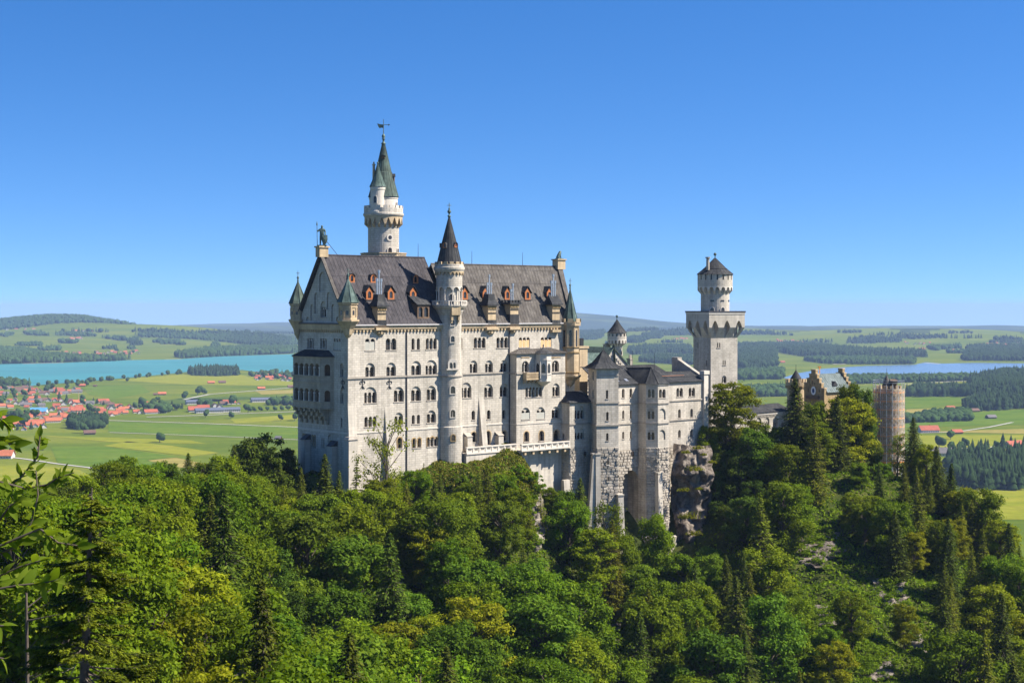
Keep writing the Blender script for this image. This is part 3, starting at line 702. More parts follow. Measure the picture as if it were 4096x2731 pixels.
    for y0, y1 in ((578, 722), (868, 1012)):
        lw = (a1 - a0 - .6) / 5
        for i in range(5): holes.append((arch_pts(a0 + .3 + i * lw + .12, a0 + .3 + (i + 1) * lw - .12, zz(y1), zz(y0)), .6))
    panel(body, PO, [(a0, zz(1085)), (a1, zz(1085)), (a1, zz(505)), (a0, zz(505))], holes)
    pr0, pr1 = PG.pt(a1, 0, -dp), PG.pt(A1 + .6, 0, 0); PR = Plane(pr0[:2], (pr1[0] - pr0[0], pr1[1] - pr0[1])); L = math.hypot(pr1[0] - pr0[0], pr1[1] - pr0[1])
    panel(body, PR, [(0, zz(1085)), (L, zz(1085)), (L, zz(505)), (0, zz(505))], [(arch_pts(L * .3, L * .72, zz(y1), zz(y0)), .5) for y0, y1 in ((585, 725), (880, 1020))])
    pl0, pl1 = PG.pt(A0, 0, 0), PG.pt(a0, 0, -dp); body.poly([(pl0[0], pl0[1], zz(1085)), (pl1[0], pl1[1], zz(1085)), (pl1[0], pl1[1], zz(505)), (pl0[0], pl0[1], zz(505))])
    for y in (1085, 870 - 10, 735): body.poly([PG.pt(A0, zz(y), 0), PG.pt(a0, zz(y), -dp), PG.pt(a1, zz(y), -dp), PG.pt(A1 + .6, zz(y), 0)])
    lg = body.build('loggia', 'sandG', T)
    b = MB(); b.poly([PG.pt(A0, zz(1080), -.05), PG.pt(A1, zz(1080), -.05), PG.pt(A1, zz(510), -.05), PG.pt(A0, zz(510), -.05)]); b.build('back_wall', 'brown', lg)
    b = MB()
    for y in (722, 790, 1015, 1085, 505): 
        b.box(PG, a0 - .15, a1 + .1, dp - .05, dp + .15, zz(y) - .12, zz(y) + .12); b.box(PR, 0, L, -.02, .14, zz(y) - .12, zz(y) + .12)
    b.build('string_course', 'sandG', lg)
    b = MB()
    for y0, y1 in ((578, 722), (868, 1012)):
        lw = (a1 - a0 - .6) / 5
        for i in range(6):
            q = PG.pt(a0 + .3 + i * lw, 0, -dp - .02); b.tube((q[0], q[1], zz(y1)), (q[0], q[1], zz(y0) - .75), .13, .11, 7); b.box(PO, a0 + .3 + i * lw - .2, a0 + .3 + i * lw + .2, -.2, .12, zz(y0) - .85, zz(y0) - .6)
            b.box(PO, a0 + .3 + i * lw - .18, a0 + .3 + i * lw + .18, -.2, .1, zz(y1), zz(y1) + .22)
    b.build('column', 'trim', lg)
    b = MB(); zr0, zr1 = zz(500), PG.at(*c2(330, 420))[1]
    e = [PG.pt(A0 - .3, zr0, 0), PG.pt(a0 - .2, zr0, -dp - .35), PG.pt(a1 + .25, zr0, -dp - .35), PG.pt(A1 + .95, zr0, 0)]; tp = [PG.pt(A0 + 1.4, zr1, 0), PG.pt(A1 - 1.2, zr1, 0)]
    b.add(e + tp, [[0, 1, 4], [1, 2, 5, 4], [2, 3, 5]]); seams(b, e[1], e[2], tp[0], tp[1], .7); b.build('roof', 'roofD', lg)
    b = MB()
    for i in range(6):
        lw = (a1 - a0 - .5) / 5
        for j in range(4):
            out = dp * (1 - j * .26); ztop = zz(1085) - j * (zz(1085) - zz(1275)) * .25
            b.box(PG, a0 + i * lw + .02, a0 + i * lw + .48, 0, out, ztop - (zz(1085) - zz(1275)) * .25, ztop)
    strip_arcade(b, lambda x, z, o: PG.pt(x, z, -(dp - .5) * (o > 0)), a0 + .2, a1 - .2, zz(1160), zz(1086), 5, 1.0, 0, .3)
    strip_arcade(b, lambda x, z, o: PG.pt(x, z, -(dp - 1.1) * (o > 0)), a0 + .2, a1 - .2, zz(1225), zz(1150), 5, 1.0, 0, .3)
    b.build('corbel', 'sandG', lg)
    # ---- the projecting bay of the east half
    T2 = T; d = 2.2; PB = front(-d); s0 = 39.55; s1 = 52.95; zE = PB.at(*c5(1100, 318))[1]
    f = Facade(PB, c5, T); m = MB()
    f.win('arch', 963, 1042, 405, 535, 2, 412); f.win('arch', 1306, 1386, 398, 532, 2, 405)
    f.win('col', 1003, 1193, 705, 815, 5); f.win('arch', 1310, 1393, 660, 808, 2, 700)
    f.win('arch', 958, 1055, 935, 1070, 2, 968, board='board'); f.win('arch', 1131, 1226, 930, 1065, 2, 963, board='board'); f.win('arch', 1302, 1393, 925, 1055, 2, 960)
    f.win('sep', 985, 1043, 1205, 1325, surround='sand'); f.win('sep', 1157, 1215, 1198, 1318, surround='sand'); f.win('sep', 1325, 1388, 1190, 1310, surround='sand')
    f.done(m, [(s0, ZB), (s1, ZB), (s1, zE), (s0, zE)])
    m.poly([st3(s0, 0, ZB), st3(s0, -d, ZB), st3(s0, -d, zE), st3(s0, 0, zE)]); m.poly([st3(s1, 0, ZB), st3(s1, -d, ZB), st3(s1, -d, zE), st3(s1, 0, zE)])
    bay = m.build('bay', 'lime', T)
    b = MB(); PBL = Plane(st(s0, 0), (-E2[0], -E2[1])); zS2 = PB.at(*c5(1000, 546))[1]; zP2 = PB.at(*c5(1000, 1120))[1]
    b.box(PB, s0, s1, 0, .2, zS2 - .14, zS2 + .14); b.box(PBL, 0, d, 0, .2, zS2 - .14, zS2 + .14); b.box(PB, s0, s1, 0, .22, zE - .25, zE - .02); b.box(PBL, 0, d + .2, 0, .2, zE - .25, zE - .02); b.build('string_course', 'grey', bay)
    b = MB(); b.box(PB, s0, s1, 0, .1, zP2 - .1, zP2 + .1); b.box(PBL, 0, d, 0, .1, zP2 - .1, zP2 + .1); b.build('string_course', 'trim', bay)
    for x0, x1 in ((950, 1045), (1297, 1400)):
        b = MB(); a0, a1, zb, zt = f.rect(x0, x1, 360, 372); strip_arcade(b, plane_map(PB), a0, a1, zb - .1, zt + .1, 7, .1); b.build('cornice', 'sand', bay)
    b = MB(); zT = PF.at(*c5(1100, 262))[1]
    slope(b, st3(s0 - .5, -d - .5, zE), st3(s1 + .4, -d - .5, zE), st3(s1 - 2.0, .05, zT), st3(s0 + 2.4, .05, zT), .12, .7)
    b.add([st3(s0 - .5, -d - .5, zE), st3(s0 - .5, 0, zE), st3(s0 + 2.4, .05, zT)], [[0, 1, 2]]); b.add([st3(s1 + .4, -d - .5, zE), st3(s1 + .4, 0, zE), st3(s1 - 2.0, .05, zT)], [[0, 1, 2]])
    b.build('roof', 'roofB', bay)
    # oriel with pointed roof and its balcony
    oc = PB.at(c5(1168, 0)[0], 300)[0]; co = st(oc + .3, -d - .7); r = 1.75; Yo = co[1]
    zz = lambda y: zat(c5(1168, y)[1], Yo); o = MB()
    o.lathe(co, [(.2, zz(700)), (.5, zz(680)), (1.1, zz(660)), (r, zz(635)), (r, zz(600)), (r, zz(330)), (r * 1.05, zz(322))], 8, 0, math.pi / 8, math.pi / 8 + 2 * math.pi)
    orl = o.build('oriel', 'trim', T)
    for kk in range(8):
        ang = math.pi / 8 + 2 * math.pi * (kk + .5) / 8; nx, ny = math.cos(ang), math.sin(ang)
        if nx * co[0] + ny * co[1] > 0: continue
        P = Plane((co[0] + nx * r * .924, co[1] + ny * r * .924), (-ny, nx)); q = MB(); wd = 2 * r * math.sin(math.pi / 8)
        q.poly([P.pt(*p, -.02) for p in arch_pts(-wd * .3, wd * .3, zz(540), zz(425), pointed=True)], 0)
        q.tube(P.pt(-wd * .48, zz(600), -.05), P.pt(-wd * .48, zz(390), -.05), .1, .1, 6, 1); q.box(P, -wd * .5, wd * .5, 0, .1, zz(560), zz(545), 1); q.box(P, -wd * .5, wd * .5, 0, .1, zz(395), zz(385), 1)
        q.build('window', ['glass', 'trim'], orl)
    b = MB(); b.lathe(co, [(r * 1.25, zz(320)), (r * .8, zz(292)), (.35, zz(262)), (.08, zz(245)), (.16, zz(235)), (.16, zz(228)), (.03, zz(212))], 8, 0, math.pi / 8, math.pi / 8 + 2 * math.pi); b.build('roof', 'roofD', orl)
    bl = MB(); ax0 = PB.at(c5(950, 0)[0], 300)[0] + .4; ax1 = oc - .9; zf = zz(598)
    bl.box(PB, ax0, ax1, 0, 1.35, zf - .25, zf); bl.box(PB, ax0, ax1, 1.2, 1.35, zf + 1.05, zf + 1.25); bl.box(PB, ax0, ax0 + .15, 0, 1.35, zf + 1.05, zf + 1.25); bl.box(PB, ax0, ax0 + .12, .0, 1.3, zf, zf + 1.05)
    n = 14
    for i in range(n): bl.box(PB, ax0 + (ax1 - ax0) * (i + .25) / n, ax0 + (ax1 - ax0) * (i + .75) / n, 1.22, 1.33, zf, zf + 1.1)
    bl.box(PB, ax0, ax1, 1.2, 1.24, zf, zf + .3)
    for i in range(4): 
        a = ax0 + .3 + (ax1 - ax0 - .6) * i / 3; bl.box(PB, a - .18, a + .18, 0, 1.1, zf - .6, zf - .25); bl.box(PB, a - .18, a + .18, 0, .6, zf - .95, zf - .6)
    bl.build('balcony', 'sand', T)
    return T
palace()

def terrace():
    T = thing('terrace', 'narrow stone terrace with bracketed parapet below the palace front', 'terrace', st3(33, -2, -40))
    P1 = front(-2.6); P2 = front(-4.9)
    zt = P1.at(*c5(600, 1365))[1]; zb = P1.at(*c5(600, 1430))[1]; z2t = P2.at(*c5(1100, 1350))[1]; z2b = P2.at(*c5(1100, 1412))[1]
    zt = z2t; zb = z2b
    b = MB(); b.prism([st(26.2, -2.6), st(39.2, -2.6), st(39.2, 0), st(26.2, 0)], ZB, zb - .1); b.prism([st(39.2, -4.5), st(51.8, -4.5), st(51.8, -1), st(39.2, -1)], zb - .6, zb - .1)
    b.prism([st(39.2, -3.0), st(45.5, -3.0), st(45.5, -1), st(39.2, -1)], ZB, zb - .3); b.prism([st(45.4, -2.4), st(51.8, -2.4), st(51.8, -1), st(45.4, -1)], ZB, zb - .3)
    b.build('retaining_wall', 'limeS', T)
    for P, a0, a1 in ((P1, 26.3, 39.2), (P2, 38.6, 51.6)):
        b = MB(); b.box(P, a0, a1, -.3, 0, zb, zt - .15); b.box(P, a0 - .1, a1 + .1, -.42, .14, zt - .15, zt + .08); b.box(P, a0 - .1, a1 + .1, -.4, .2, zb - .25, zb + .05)
        n = int((a1 - a0) / 1.55)
        for i in range(n + 1):
            a = a0 + (a1 - a0) * i / n; b.box(P, a - .14, a + .14, 0, .1, zb, zt - .1)
        for i in range(n):
            for j in (-.28, 0, .28):
                a = a0 + (a1 - a0) * (i + .5) / n + j; b.box(P, a - .09, a + .09, .0, .015, zt - .62, zt - .3, 1)
        b.build('parapet', ['trim', 'glass'], T)
        b = MB()
        for i in range(6):
            a = a0 + (a1 - a0) * (i + .5) / 6; b.box(P, a - .25, a + .25, -.6, -.02, zb - 1.0, zb - .2)
        b.build('corbel', 'sand', T)
    return T
terrace()

def round_tower_stair():
    c = st(24.25, .35); Y = c[1] - 2; r = 2.42
    z = lambda cr, y: zat(cr(1850, y)[1], Y)
    T = thing('stair_tower', 'round stair tower with arcaded balcony and black cone roof on the palace front', 'tower', (c[0], c[1], -40))
    b = MB()
    b.lathe(c, [(r + .25, ZB), (r + .22, z(c2, 1302)), (r + .06, z(c2, 1290)), (r + .03, z(c2, 725)), (r, z(c2, 720)), (r, z(c1, 1250)), (r, z(c1, 1165))], 40)
    b.lathe(c, [(r, z(c1, 1165)), (r + .35, z(c1, 1120)), (r + .35, z(c1, 1105)), (r + .75, z(c1, 1085)), (r + 1.0, z(c1, 1062)), (r + 1.0, z(c1, 1052)), (r - .5, z(c1, 1050))], 40)
    R2 = r + .16
    b.lathe(c, [(R2 - .55, z(c1, 1055)), (R2 - .55, z(c1, 845))], 32)
    b.lathe(c, [(R2, z(c1, 838)), (R2, z(c1, 690)), (R2 + .12, z(c1, 690))], 40)
    b.lathe(c, [(R2 + .3, z(c1, 665)), (R2 + .5, z(c1, 640)), (R2 + .5, z(c1, 618)), (R2 + .3, z(c1, 612)), (R2 + .3, z(c1, 585)), (R2 - .1, z(c1, 585))], 40)
    b.build('wall', 'lime', T)
    b = MB(); strip_arcade(b, ring_map(c, R2 - .3), 0, 2 * math.pi, z(c1, 885), z(c1, 838), 10, .3, 0, .2, .85)
    for k in range(10):
        a = 2 * math.pi * k / 10; p = (c[0] + (R2 - .12) * math.cos(a), c[1] + (R2 - .12) * math.sin(a)); b.tube((*p, z(c1, 1000)), (*p, z(c1, 885)), .13, .11, 7); b.tube((*p, z(c1, 892)), (*p, z(c1, 878)), .2, .24, 6)
    b.build('arcade', 'trim', T)
    b = MB(); strip_arcade(b, ring_map(c, R2), 0, 2 * math.pi, z(c1, 712), z(c1, 665), 22, .28); b.build('cornice', 'sand', T)
    b = MB(); merlons(b, c, R2 + .3, z(c1, 587), z(c1, 556), 14, .35, .6); b.build('battlement', 'sand', T)
    # balustrade
    b = MB(); Rb = r + .95; zf = z(c1, 1052); zr = z(c1, 1003)
    b.lathe(c, [(Rb - .12, zr - .12), (Rb + .08, zr - .12), (Rb + .08, zr + .1), (Rb - .12, zr + .1)], 32); b.lathe(c, [(Rb - .1, zf), (Rb + .04, zf), (Rb + .04, zf + .18), (Rb - .1, zf + .18)], 32)
    for k in range(40):
        a = 2 * math.pi * k / 40; p = (c[0] + Rb * math.cos(a), c[1] + Rb * math.sin(a)); wd = .2 if k % 5 == 0 else .09; b.tube((*p, zf), (*p, zr), wd, wd, 6)
    b.build('balustrade', 'trim', T)
    # corbelled oriel under the balcony facing the camera
    ang = col_ang(c, r, c1(1905, 0)[0]); P = tangent(c, r, ang); b = MB()
    b.box(P, -.95, .95, -.3, .8, z(c1, 1165), z(c1, 1065)); 
    for sg in (-.75, .75): b.box(P, sg - .2, sg + .2, -.3, .6, z(c1, 1225), z(c1, 1165)); b.box(P, sg - .17, sg + .17, -.3, .35, z(c1, 1255), z(c1, 1225))
    b.build('corbel', 'sand', T)
    # cone
    b = MB(); Rc = R2 - .12; z0, z1 = z(c1, 560), z(c1, 35)
    b.lathe(c, [(Rc, z0 - .2), (Rc * .97, z0), (Rc * .62, z0 + (z1 - z0) * .4), (.13, z1)], 32); 
    for k in range(20):
        a = 2 * math.pi * k / 20; q = (c[0] + Rc * .62 * math.cos(a), c[1] + Rc * .62 * math.sin(a), z0 + (z1 - z0) * .4)
        b.tube((c[0] + Rc * .97 * math.cos(a), c[1] + Rc * .97 * math.sin(a), z0), q, .05, .045, 4); b.tube(q, (c[0] + .12 * math.cos(a), c[1] + .12 * math.sin(a), z1), .045, .03, 4)
    b.build('roof', 'roofD', T)
    zs = lambda y: zat(y * .43537, Y)
    f = MB(); f.lathe(c, [(.13, z1 - .3), (.32, z1), (.36, z1 + .12), (.14, z1 + .3), (.14, z1 + .55), (.35, z1 + .8), (.38, z1 + 1.05), (.14, z1 + 1.35), (.2, z1 + 1.5), (.08, z1 + 1.7), (.06, z1 + 2.7)], 12)
    f.tube((c[0] - .42, c[1], z1 + 2.2), (c[0] + .42, c[1], z1 + 2.2), .06); f.build('finial', 'bronze', T, True)
    for x, y0, y1 in ((1797, 400, 335), (1916, 392, 335), (1722, 395, 340)):
        ang = col_ang(c, Rc * .66, c1(x, 0)[0]); zb = z(c1, y0); rr = Rc * (1 - (zb - z0) / (z1 - z0) * .95) + .05; P = tangent(c, rr, ang); h = z(c1, y1) - zb; b = MB(); wd = .85
        o = arch_pts(-wd / 2, wd / 2, zb, zb + h); panel(b, P, o, [(arch_pts(-wd * .25, wd * .25, zb + .15, zb + h * .82), .1)])
        d = b.build('dormer', 'orange', T); g = MB(); g.poly([P.pt(*p, .08) for p in arch_pts(-wd * .3, wd * .3, zb + .1, zb + h * .88)]); g.build('pane', 'glass', d)
        b = MB()
        for i in range(1, len(o) - 1): b.poly([P.pt(*o[i], -.15), P.pt(*o[i + 1], -.15), P.pt(*o[i + 1], 1.2), P.pt(*o[i], 1.2)])
        b.poly([P.pt(*o[0], 0), P.pt(o[0][0], zb + h * .6, 0), P.pt(o[0][0], zb + h * .6, 1.2), P.pt(*o[0], .6)])
        b.build('roof', 'roofD', d)
    # windows up the shaft
    for cr, x, y0, y1, wd in ((c2, 1882, 75, 142, .75), (c2, 1882, 262, 332, .8), (c2, 1884, 832, 918, .95), (c2, 1884, 1102, 1186, .95), (c2, 1885, 1385, 1455, .8)):
        ang = col_ang(c, r, cr(x, 0)[0]); P = tangent(c, r + (.22 if y0 > 1300 else .03), ang); slit(T, P, 0, z(cr, y1), wd, z(cr, y0) - z(cr, y1), 'sandD' if y0 > 1300 else 'trim', .12)
    ang = col_ang(c, r, c2(1882, 0)[0]); P = tangent(c, r + .05, ang); b = MB(); zb, zt = z(c2, 636), z(c2, 520)
    big = arch_pts(-.95, .95, zb, zt, 10); ho = [(lights_pts(-.62, .62, zb + .1, zt - .75, 2), .3)]; panel(b, Plane(P.pt(0, 0, -.1)[:2], P.d), big, ho)
    for i in range(len(big) - 1): b.poly([P.pt(*big[i], -.1), P.pt(*big[i + 1], -.1), P.pt(*big[i + 1], .4), P.pt(*big[i], .4)])
    b.box(P, -1.25, 1.25, -.3, .35, zb - .25, zb); b.build('surround', 'trim', T)
    g = MB(); g.poly([P.pt(-.7, zb + .05, -.02), P.pt(.7, zb + .05, -.02), P.pt(.7, zt - .7, -.02), P.pt(-.7, zt - .7, -.02)]); g.tube(P.pt(0, zb + .1, -.16), P.pt(0, zt - 1.0, -.16), .09, .09, 6, 1); g.build('window', ['glass', 'trim'], T)
    b = MB(); zS = z(c2, 720); b.lathe(c, [(r, zS - .2), (r + .22, zS - .14), (r + .22, zS + .14), (r, zS + .2)], 40); b.build('string_course', 'grey', T)
    g = MB(); ang = col_ang(c, R2 - .5, c1(1872, 0)[0]); P = tangent(c, R2 - .54, ang); g.poly([P.pt(*p, -.03) for p in arch_pts(-.45, .45, z(c1, 1045), z(c1, 925))]); g.build('door', 'glass', T)
round_tower_stair()

def main_tower():
    c = st(22.3, 20.5); Y = c[1] - 3; r = 3.2
    c = (xat((1350 + 437 / 2.375) / 4, c[1]), c[1])
    z = lambda y: zat(c6(0, y)[1], Y)
    T = thing('main_tower', 'tallest tower with slender green spire, battlements and weather vane rising behind the palace ridge', 'tower', (c[0], c[1], -20))
    b = MB(); b.lathe(c, [(r, -20), (r, z(1110)), (r + .1, z(1110))], 44)
    b.lathe(c, [(r, z(1110)), (r, z(1020))], 44)
    Rp = r + .75
    b.lathe(c, [(Rp + .05, z(1005)), (Rp + .25, z(990)), (Rp + .25, z(975)), (Rp + .08, z(970)), (Rp + .08, z(925)), (Rp - .3, z(925))], 44)
    b.build('wall', 'lime', T)
    b = MB(); strip_arcade(b, ring_map(c, r), 0, 2 * math.pi, z(1078), z(1003), 18, .72, 0, .3, .8, True)
    brackets(b, c, r - .05, Rp, z(1112), z(1060), 18, .2); b.build('machicolation', 'sand', T)
    b = MB(); merlons(b, c, Rp + .08, z(930), z(900), 18, .35, .62); b.build('battlement', 'trim', T)
    r2 = 2.92; b = MB(); b.lathe(c, [(r2, z(980)), (r2, z(840)), (r2 + .12, z(832)), (r2 + .12, z(822))], 36); b.build('drum', 'trim', T)
    b = MB(); z0, z1 = z(815), z(308); prof = [(r2 + .3, z0), (r2 + .2, z0 + .1), (r2 * .72, z(640)), (r2 * .6, z(580)), (r2 * .56, z(575)), (.32, z1)]
    b.lathe(c, prof, 32)
    for k in range(22):
        a = 2 * math.pi * k / 22; cs = (math.cos(a), math.sin(a)); P = [(c[0] + q * cs[0], c[1] + q * cs[1], zz) for q, zz in prof[1:]]
        for p, q in zip(P[:-1], P[1:]): b.tube(p, q, .05, .045, 4)
    b.build('spire', 'roofDG', T)
    b = MB(); b.lathe(c, [(.3, z1 - .2), (.48, z(305)), (.48, z(300)), (.2, z(285)), (.2, z(265)), (.42, z(258)), (.2, z(252)), (.38, z(236)), (.3, z(220)), (.1, z(210)), (.09, z(200)), (.06, z(70))], 14); b.build('finial', 'bronze', T, True)
    b = MB(); zz = z(122); y = c[1]
    b.tube((c[0] - .2, y, zz), (c[0] + 1.2, y, zz), .06); b.add([(c[0] + 1.0, y, zz + .22), (c[0] + 1.35, y, zz), (c[0] + 1.0, y, zz - .22), (c[0] + 1.0, y + .05, zz)], [[0, 1, 2], [0, 1, 3], [1, 2, 3]])
    ban = [(-.05, .05), (-.7, .12), (-1.3, .3), (-1.2, -.05), (-1.0, -.5), (-.75, -.75), (-.55, -.6), (-.05, -.65)]
    b.add([(c[0] + p[0], y - .03, zz + p[1]) for p in ban] + [(c[0] + p[0], y + .03, zz + p[1]) for p in ban], [list(range(8)), list(range(15, 7, -1))] + [[i, (i + 1) % 8, 8 + (i + 1) % 8, 8 + i] for i in range(8)]); b.build('weather_vane', 'bronze', T)
    # side turret
    ct = (xat(c6(380, 0)[0], c[1] - 3.1), c[1] - 2.4); Y2 = ct[1] - 1.5; z2 = lambda y: zat(c6(0, y)[1], Y2); rt = 1.5
    b = MB(); b.lathe(ct, [(.1, z2(1150)), (.35, z2(1125)), (.5, z2(1080)), (.9, z2(1040)), (rt * .95, z2(1000)), (rt + .15, z2(972)), (rt + .15, z2(955)), (rt, z2(945)), (rt, z2(755)), (rt + .1, z2(748)), (rt + .1, z2(725))], 26)
    t = b.build('turret', 'trim', T)
    b = MB(); prof = [(rt + .22, z2(722)), (rt * .78, z2(665)), (rt * .42, z2(590)), (.09, z2(500))]; b.lathe(ct, prof, 22)
    for k in range(14):
        a = 2 * math.pi * k / 14; P = [(ct[0] + q * math.cos(a), ct[1] + q * math.sin(a), zz) for q, zz in prof]
        for p, q in zip(P[:-1], P[1:]): b.tube(p, q, .045, .035, 4)
    b.ball((*ct, z2(493)), .22); b.build('spire', 'roofG', t)
    ang = col_ang(ct, rt, c6(357, 0)[0]); slit(T, tangent(ct, rt, ang), 0, z2(880), .62, z2(815) - z2(880), 'trim', .08)
    ang = col_ang(c, r, c6(497, 0)[0]); P = tangent(c, r, ang); zc = z(1208)
    b = MB(); n = 20
    for i in range(n):
        a, a2 = 2 * math.pi * i / n, 2 * math.pi * (i + 1) / n; q = lambda rr, t: P.pt(rr * math.cos(t), zc + rr * math.sin(t), -.12); q0 = lambda rr, t: P.pt(rr * math.cos(t), zc + rr * math.sin(t), .2)
        b.poly([q(.42, a), q(.42, a2), q(.72, a2), q(.72, a)]); b.poly([q(.72, a), q(.72, a2), q0(.72, a2), q0(.72, a)])
    g = MB(); g.poly([P.pt(.44 * math.cos(2 * math.pi * i / 16), zc + .44 * math.sin(2 * math.pi * i / 16), -.05) for i in range(16)]); wn = g.build('window', 'glass', T); b.build('frame', 'trim', wn)
    for x, y0, y1, wd in ((497, 1303, 1350, .85), (572, 1308, 1350, .7)):
        ang = col_ang(c, r, c6(x, 0)[0]); slit(T, tangent(c, r, ang), 0, z(y1), wd, z(y0) - z(y1))
    ang = col_ang(c, r2, c6(560, 0)[0]); slit(T, tangent(c, r2, ang), 0, z(900), .5, z(868) - z(900))
    for x, y0, y1 in ((530, 668, 598), (432, 450, 418)):
        rr = r2 * (.7 if y0 > 600 else .42); ang = col_ang(c, rr, c6(x, 0)[0]); P = tangent(c, rr - .1, ang); zb, h = z(y0), z(y1) - z(y0); wd = .75
        b = MB(); b.box(P, -wd / 2, wd / 2, -1.0, .35, zb, zb + h * .75); d = b.build('dormer', 'brown', T); b = MB()
        b.add([P.pt(-wd * .75, zb + h * .7, -.5), P.pt(wd * .75, zb + h * .7, -.5), P.pt(0, zb + h * 1.1, -.5), P.pt(-wd * .75, zb + h * .7, 1), P.pt(wd * .75, zb + h * .7, 1), P.pt(0, zb + h * 1.1, 1)], [[0, 2, 5, 3], [1, 2, 5, 4], [0, 1, 2]]); b.build('roof', 'roofD', d)
    b = MB(); p = (xat(c6(345, 0)[0], c[1]), c[1]); zq = lambda y: zat(c6(0, y)[1], c[1]); b.tube((*p, zq(660)), (*p, zq(520)), .3, .26, 8); b.tube((*p, zq(520)), (*p, zq(512)), .4, .4, 8); b.tube((*p, zq(512)), (*p, zq(490)), .15, .18, 6); b.build('chimney', 'sand', T)
    # platform with patterned parapet at the foot
    b = MB(); zp, zt = z(1392), z(1350); rp = 4.75; b.lathe(c, [(rp, zp - 3), (rp, zt - .25), (rp + .15, zt - .2), (rp + .15, zt), (rp - .3, zt)], 8, 0, math.pi / 8 + .3, math.pi / 8 + .3 + 2 * math.pi); p_ = b.build('platform', 'sand', T)
    b = MB()
    for k in range(8):
        a0 = math.pi / 8 + .3 + 2 * math.pi * (k + .5) / 8; P = tangent(c, rp * math.cos(math.pi / 8), a0); wd = rp * math.sin(math.pi / 8)
        for i in range(5): 
            x = -wd * .8 + wd * 1.6 * i / 5; b.tube(P.pt(x, zp + .1, -.05), P.pt(x + wd * .16, zt - .35, -.05), .05, .05, 4); b.tube(P.pt(x + wd * .32, zp + .1, -.05), P.pt(x + wd * .16, zt - .35, -.05), .05, .05, 4)
    b.build('pattern', 'grey', p_)
main_tower()
def rustic(mb, P, a0, a1, z0, z1, bh=0.62, lo=0.06, hi=0.3, m=0, hole=None, seed=1):
    """courses of rough-faced blocks standing proud of the wall"""
    q = random.Random(seed); n = max(1, int((z1 - z0) / bh)); h = (z1 - z0) / n
    for j in range(n):
        a = a0 - q.random() * .6; zb = z0 + j * h + .025; zt = z0 + (j + 1) * h - .025
        while a < a1:
            wd = .55 + q.random() * .95; b0, b1 = max(a + .03, a0), min(a + wd - .03, a1); a += wd
            if b1 - b0 < .15: continue
            if hole and inside(((b0 + b1) / 2, (zb + zt) / 2), hole): continue
            d = lo + (hi - lo) * q.random(); i = .09
            k = [P.pt(b0, zb, .05), P.pt(b1, zb, .05), P.pt(b1, zt, .05), P.pt(b0, zt, .05)]
            f = [P.pt(b0 + i, zb + i, -d * (.8 + .4 * q.random())), P.pt(b1 - i, zb + i, -d * (.8 + .4 * q.random())), P.pt(b1 - i, zt - i * .6, -d * (.9 + .5 * q.random())), P.pt(b0 + i, zt - i * .6, -d * (.9 + .5 * q.random()))]
            mb.add(k + f, [[4, 5, 6, 7], [0, 1, 5, 4], [1, 2, 6, 5], [2, 3, 7, 6], [3, 0, 4, 7]], m)
def PL(p, q): return Plane(p, (q[0] - p[0], q[1] - p[1]))
def ln(p, q): return math.hypot(q[0] - p[0], q[1] - p[1])

def annex():
    t = -4.8; P = front(t); s0, s1 = 51.8, 59.2
    T = thing('annex', 'small link building with hipped dark roof between the palace and the bower tower', 'building', st3(s0, t, -40))
    zE = P.at(*c5(1600, 872))[1]; zr = zat(c5(1600, 750)[1], 316); f = Facade(P, c5, T); m = MB()
    f.win('arch', 1563, 1675, 915, 1065, 3, 968); f.win('arch', 1566, 1673, 1162, 1297, 3, 1222)
    zR = P.at(*c5(1600, 1388))[1]
    f.done(m, [(s0, ZB), (s1, ZB), (s1, zE), (s0, zE)])
    l0, l1 = st(s0, -1.0), st(s0, t); PLs = PL(l0, l1); L = ln(l0, l1)
    g = Facade(PLs, c5, T); g.win('sep', 1424, 1447, 1228, 1300); g.done(m, [(0, ZB), (L, ZB), (L, zE), (0, zE)])
    m.build('wall', 'lime', T)
    b = MB(); 
    for y in (1120, ): z = P.at(*c5(1600, y))[1]; b.box(P, s0, s1, 0, .2, z - .14, z + .14); b.box(PLs, 0, L + .2, 0, .2, z - .14, z + .14)
    b.box(P, s0, s1, 0, .25, zE - .3, zE - .02); b.box(PLs, 0, L + .25, 0, .25, zE - .3, zE - .02); b.build('string_course', 'grey', T)
    b = MB(); slope(b, st3(s0 - .5, t - .5, zE), st3(s1, t - .5, zE), st3(s1, -.3, zr), st3(s0 + 2.5, -.3, zr), .15, .75); slope(b, st3(s0 - .5, .2, zE), st3(s0 - .5, t - .5, zE), st3(s0 + 2.5, -.3, zr), st3(s0 + 2.5, .2, zr), .15, .75); b.build('roof', 'roofD', T)
    b = MB(); rustic(b, P, s0, s0 + 1.6, -48, zR, seed=3); rustic(b, P, s0 + 1.6, s1, -52, zR, .5, .02, .10, seed=4); rustic(b, PLs, 0, L, -48, zR, .5, .02, .12, seed=5)
    b.build('rusticated_base', 'rust', T)
    b = MB(); a0 = P.at(c8(152, 0)[0], 300)[0] - 1.0; zt = P.at(*c8(170, 640))[1]; b.add([P.pt(a0, zt, -.5), P.pt(a0 + 1.7, zt, -.5), P.pt(a0, -58, -2.6), P.pt(a0 + 1.7, -58, -2.6), P.pt(a0, zt, .2), P.pt(a0 + 1.7, zt, .2), P.pt(a0, -58, .2), P.pt(a0 + 1.7, -58, .2)], [[0, 1, 3, 2], [0, 2, 6, 4], [1, 3, 7, 5], [0, 1, 5, 4]]); b.build('buttress', 'limeS', T)
    b = MB(); a, z = P.at(*c8(332, 393)); b.box(P, a - .3, a + .3, .1, .2, z - .45, z + .45); b.build('window', 'glass', T)
annex()

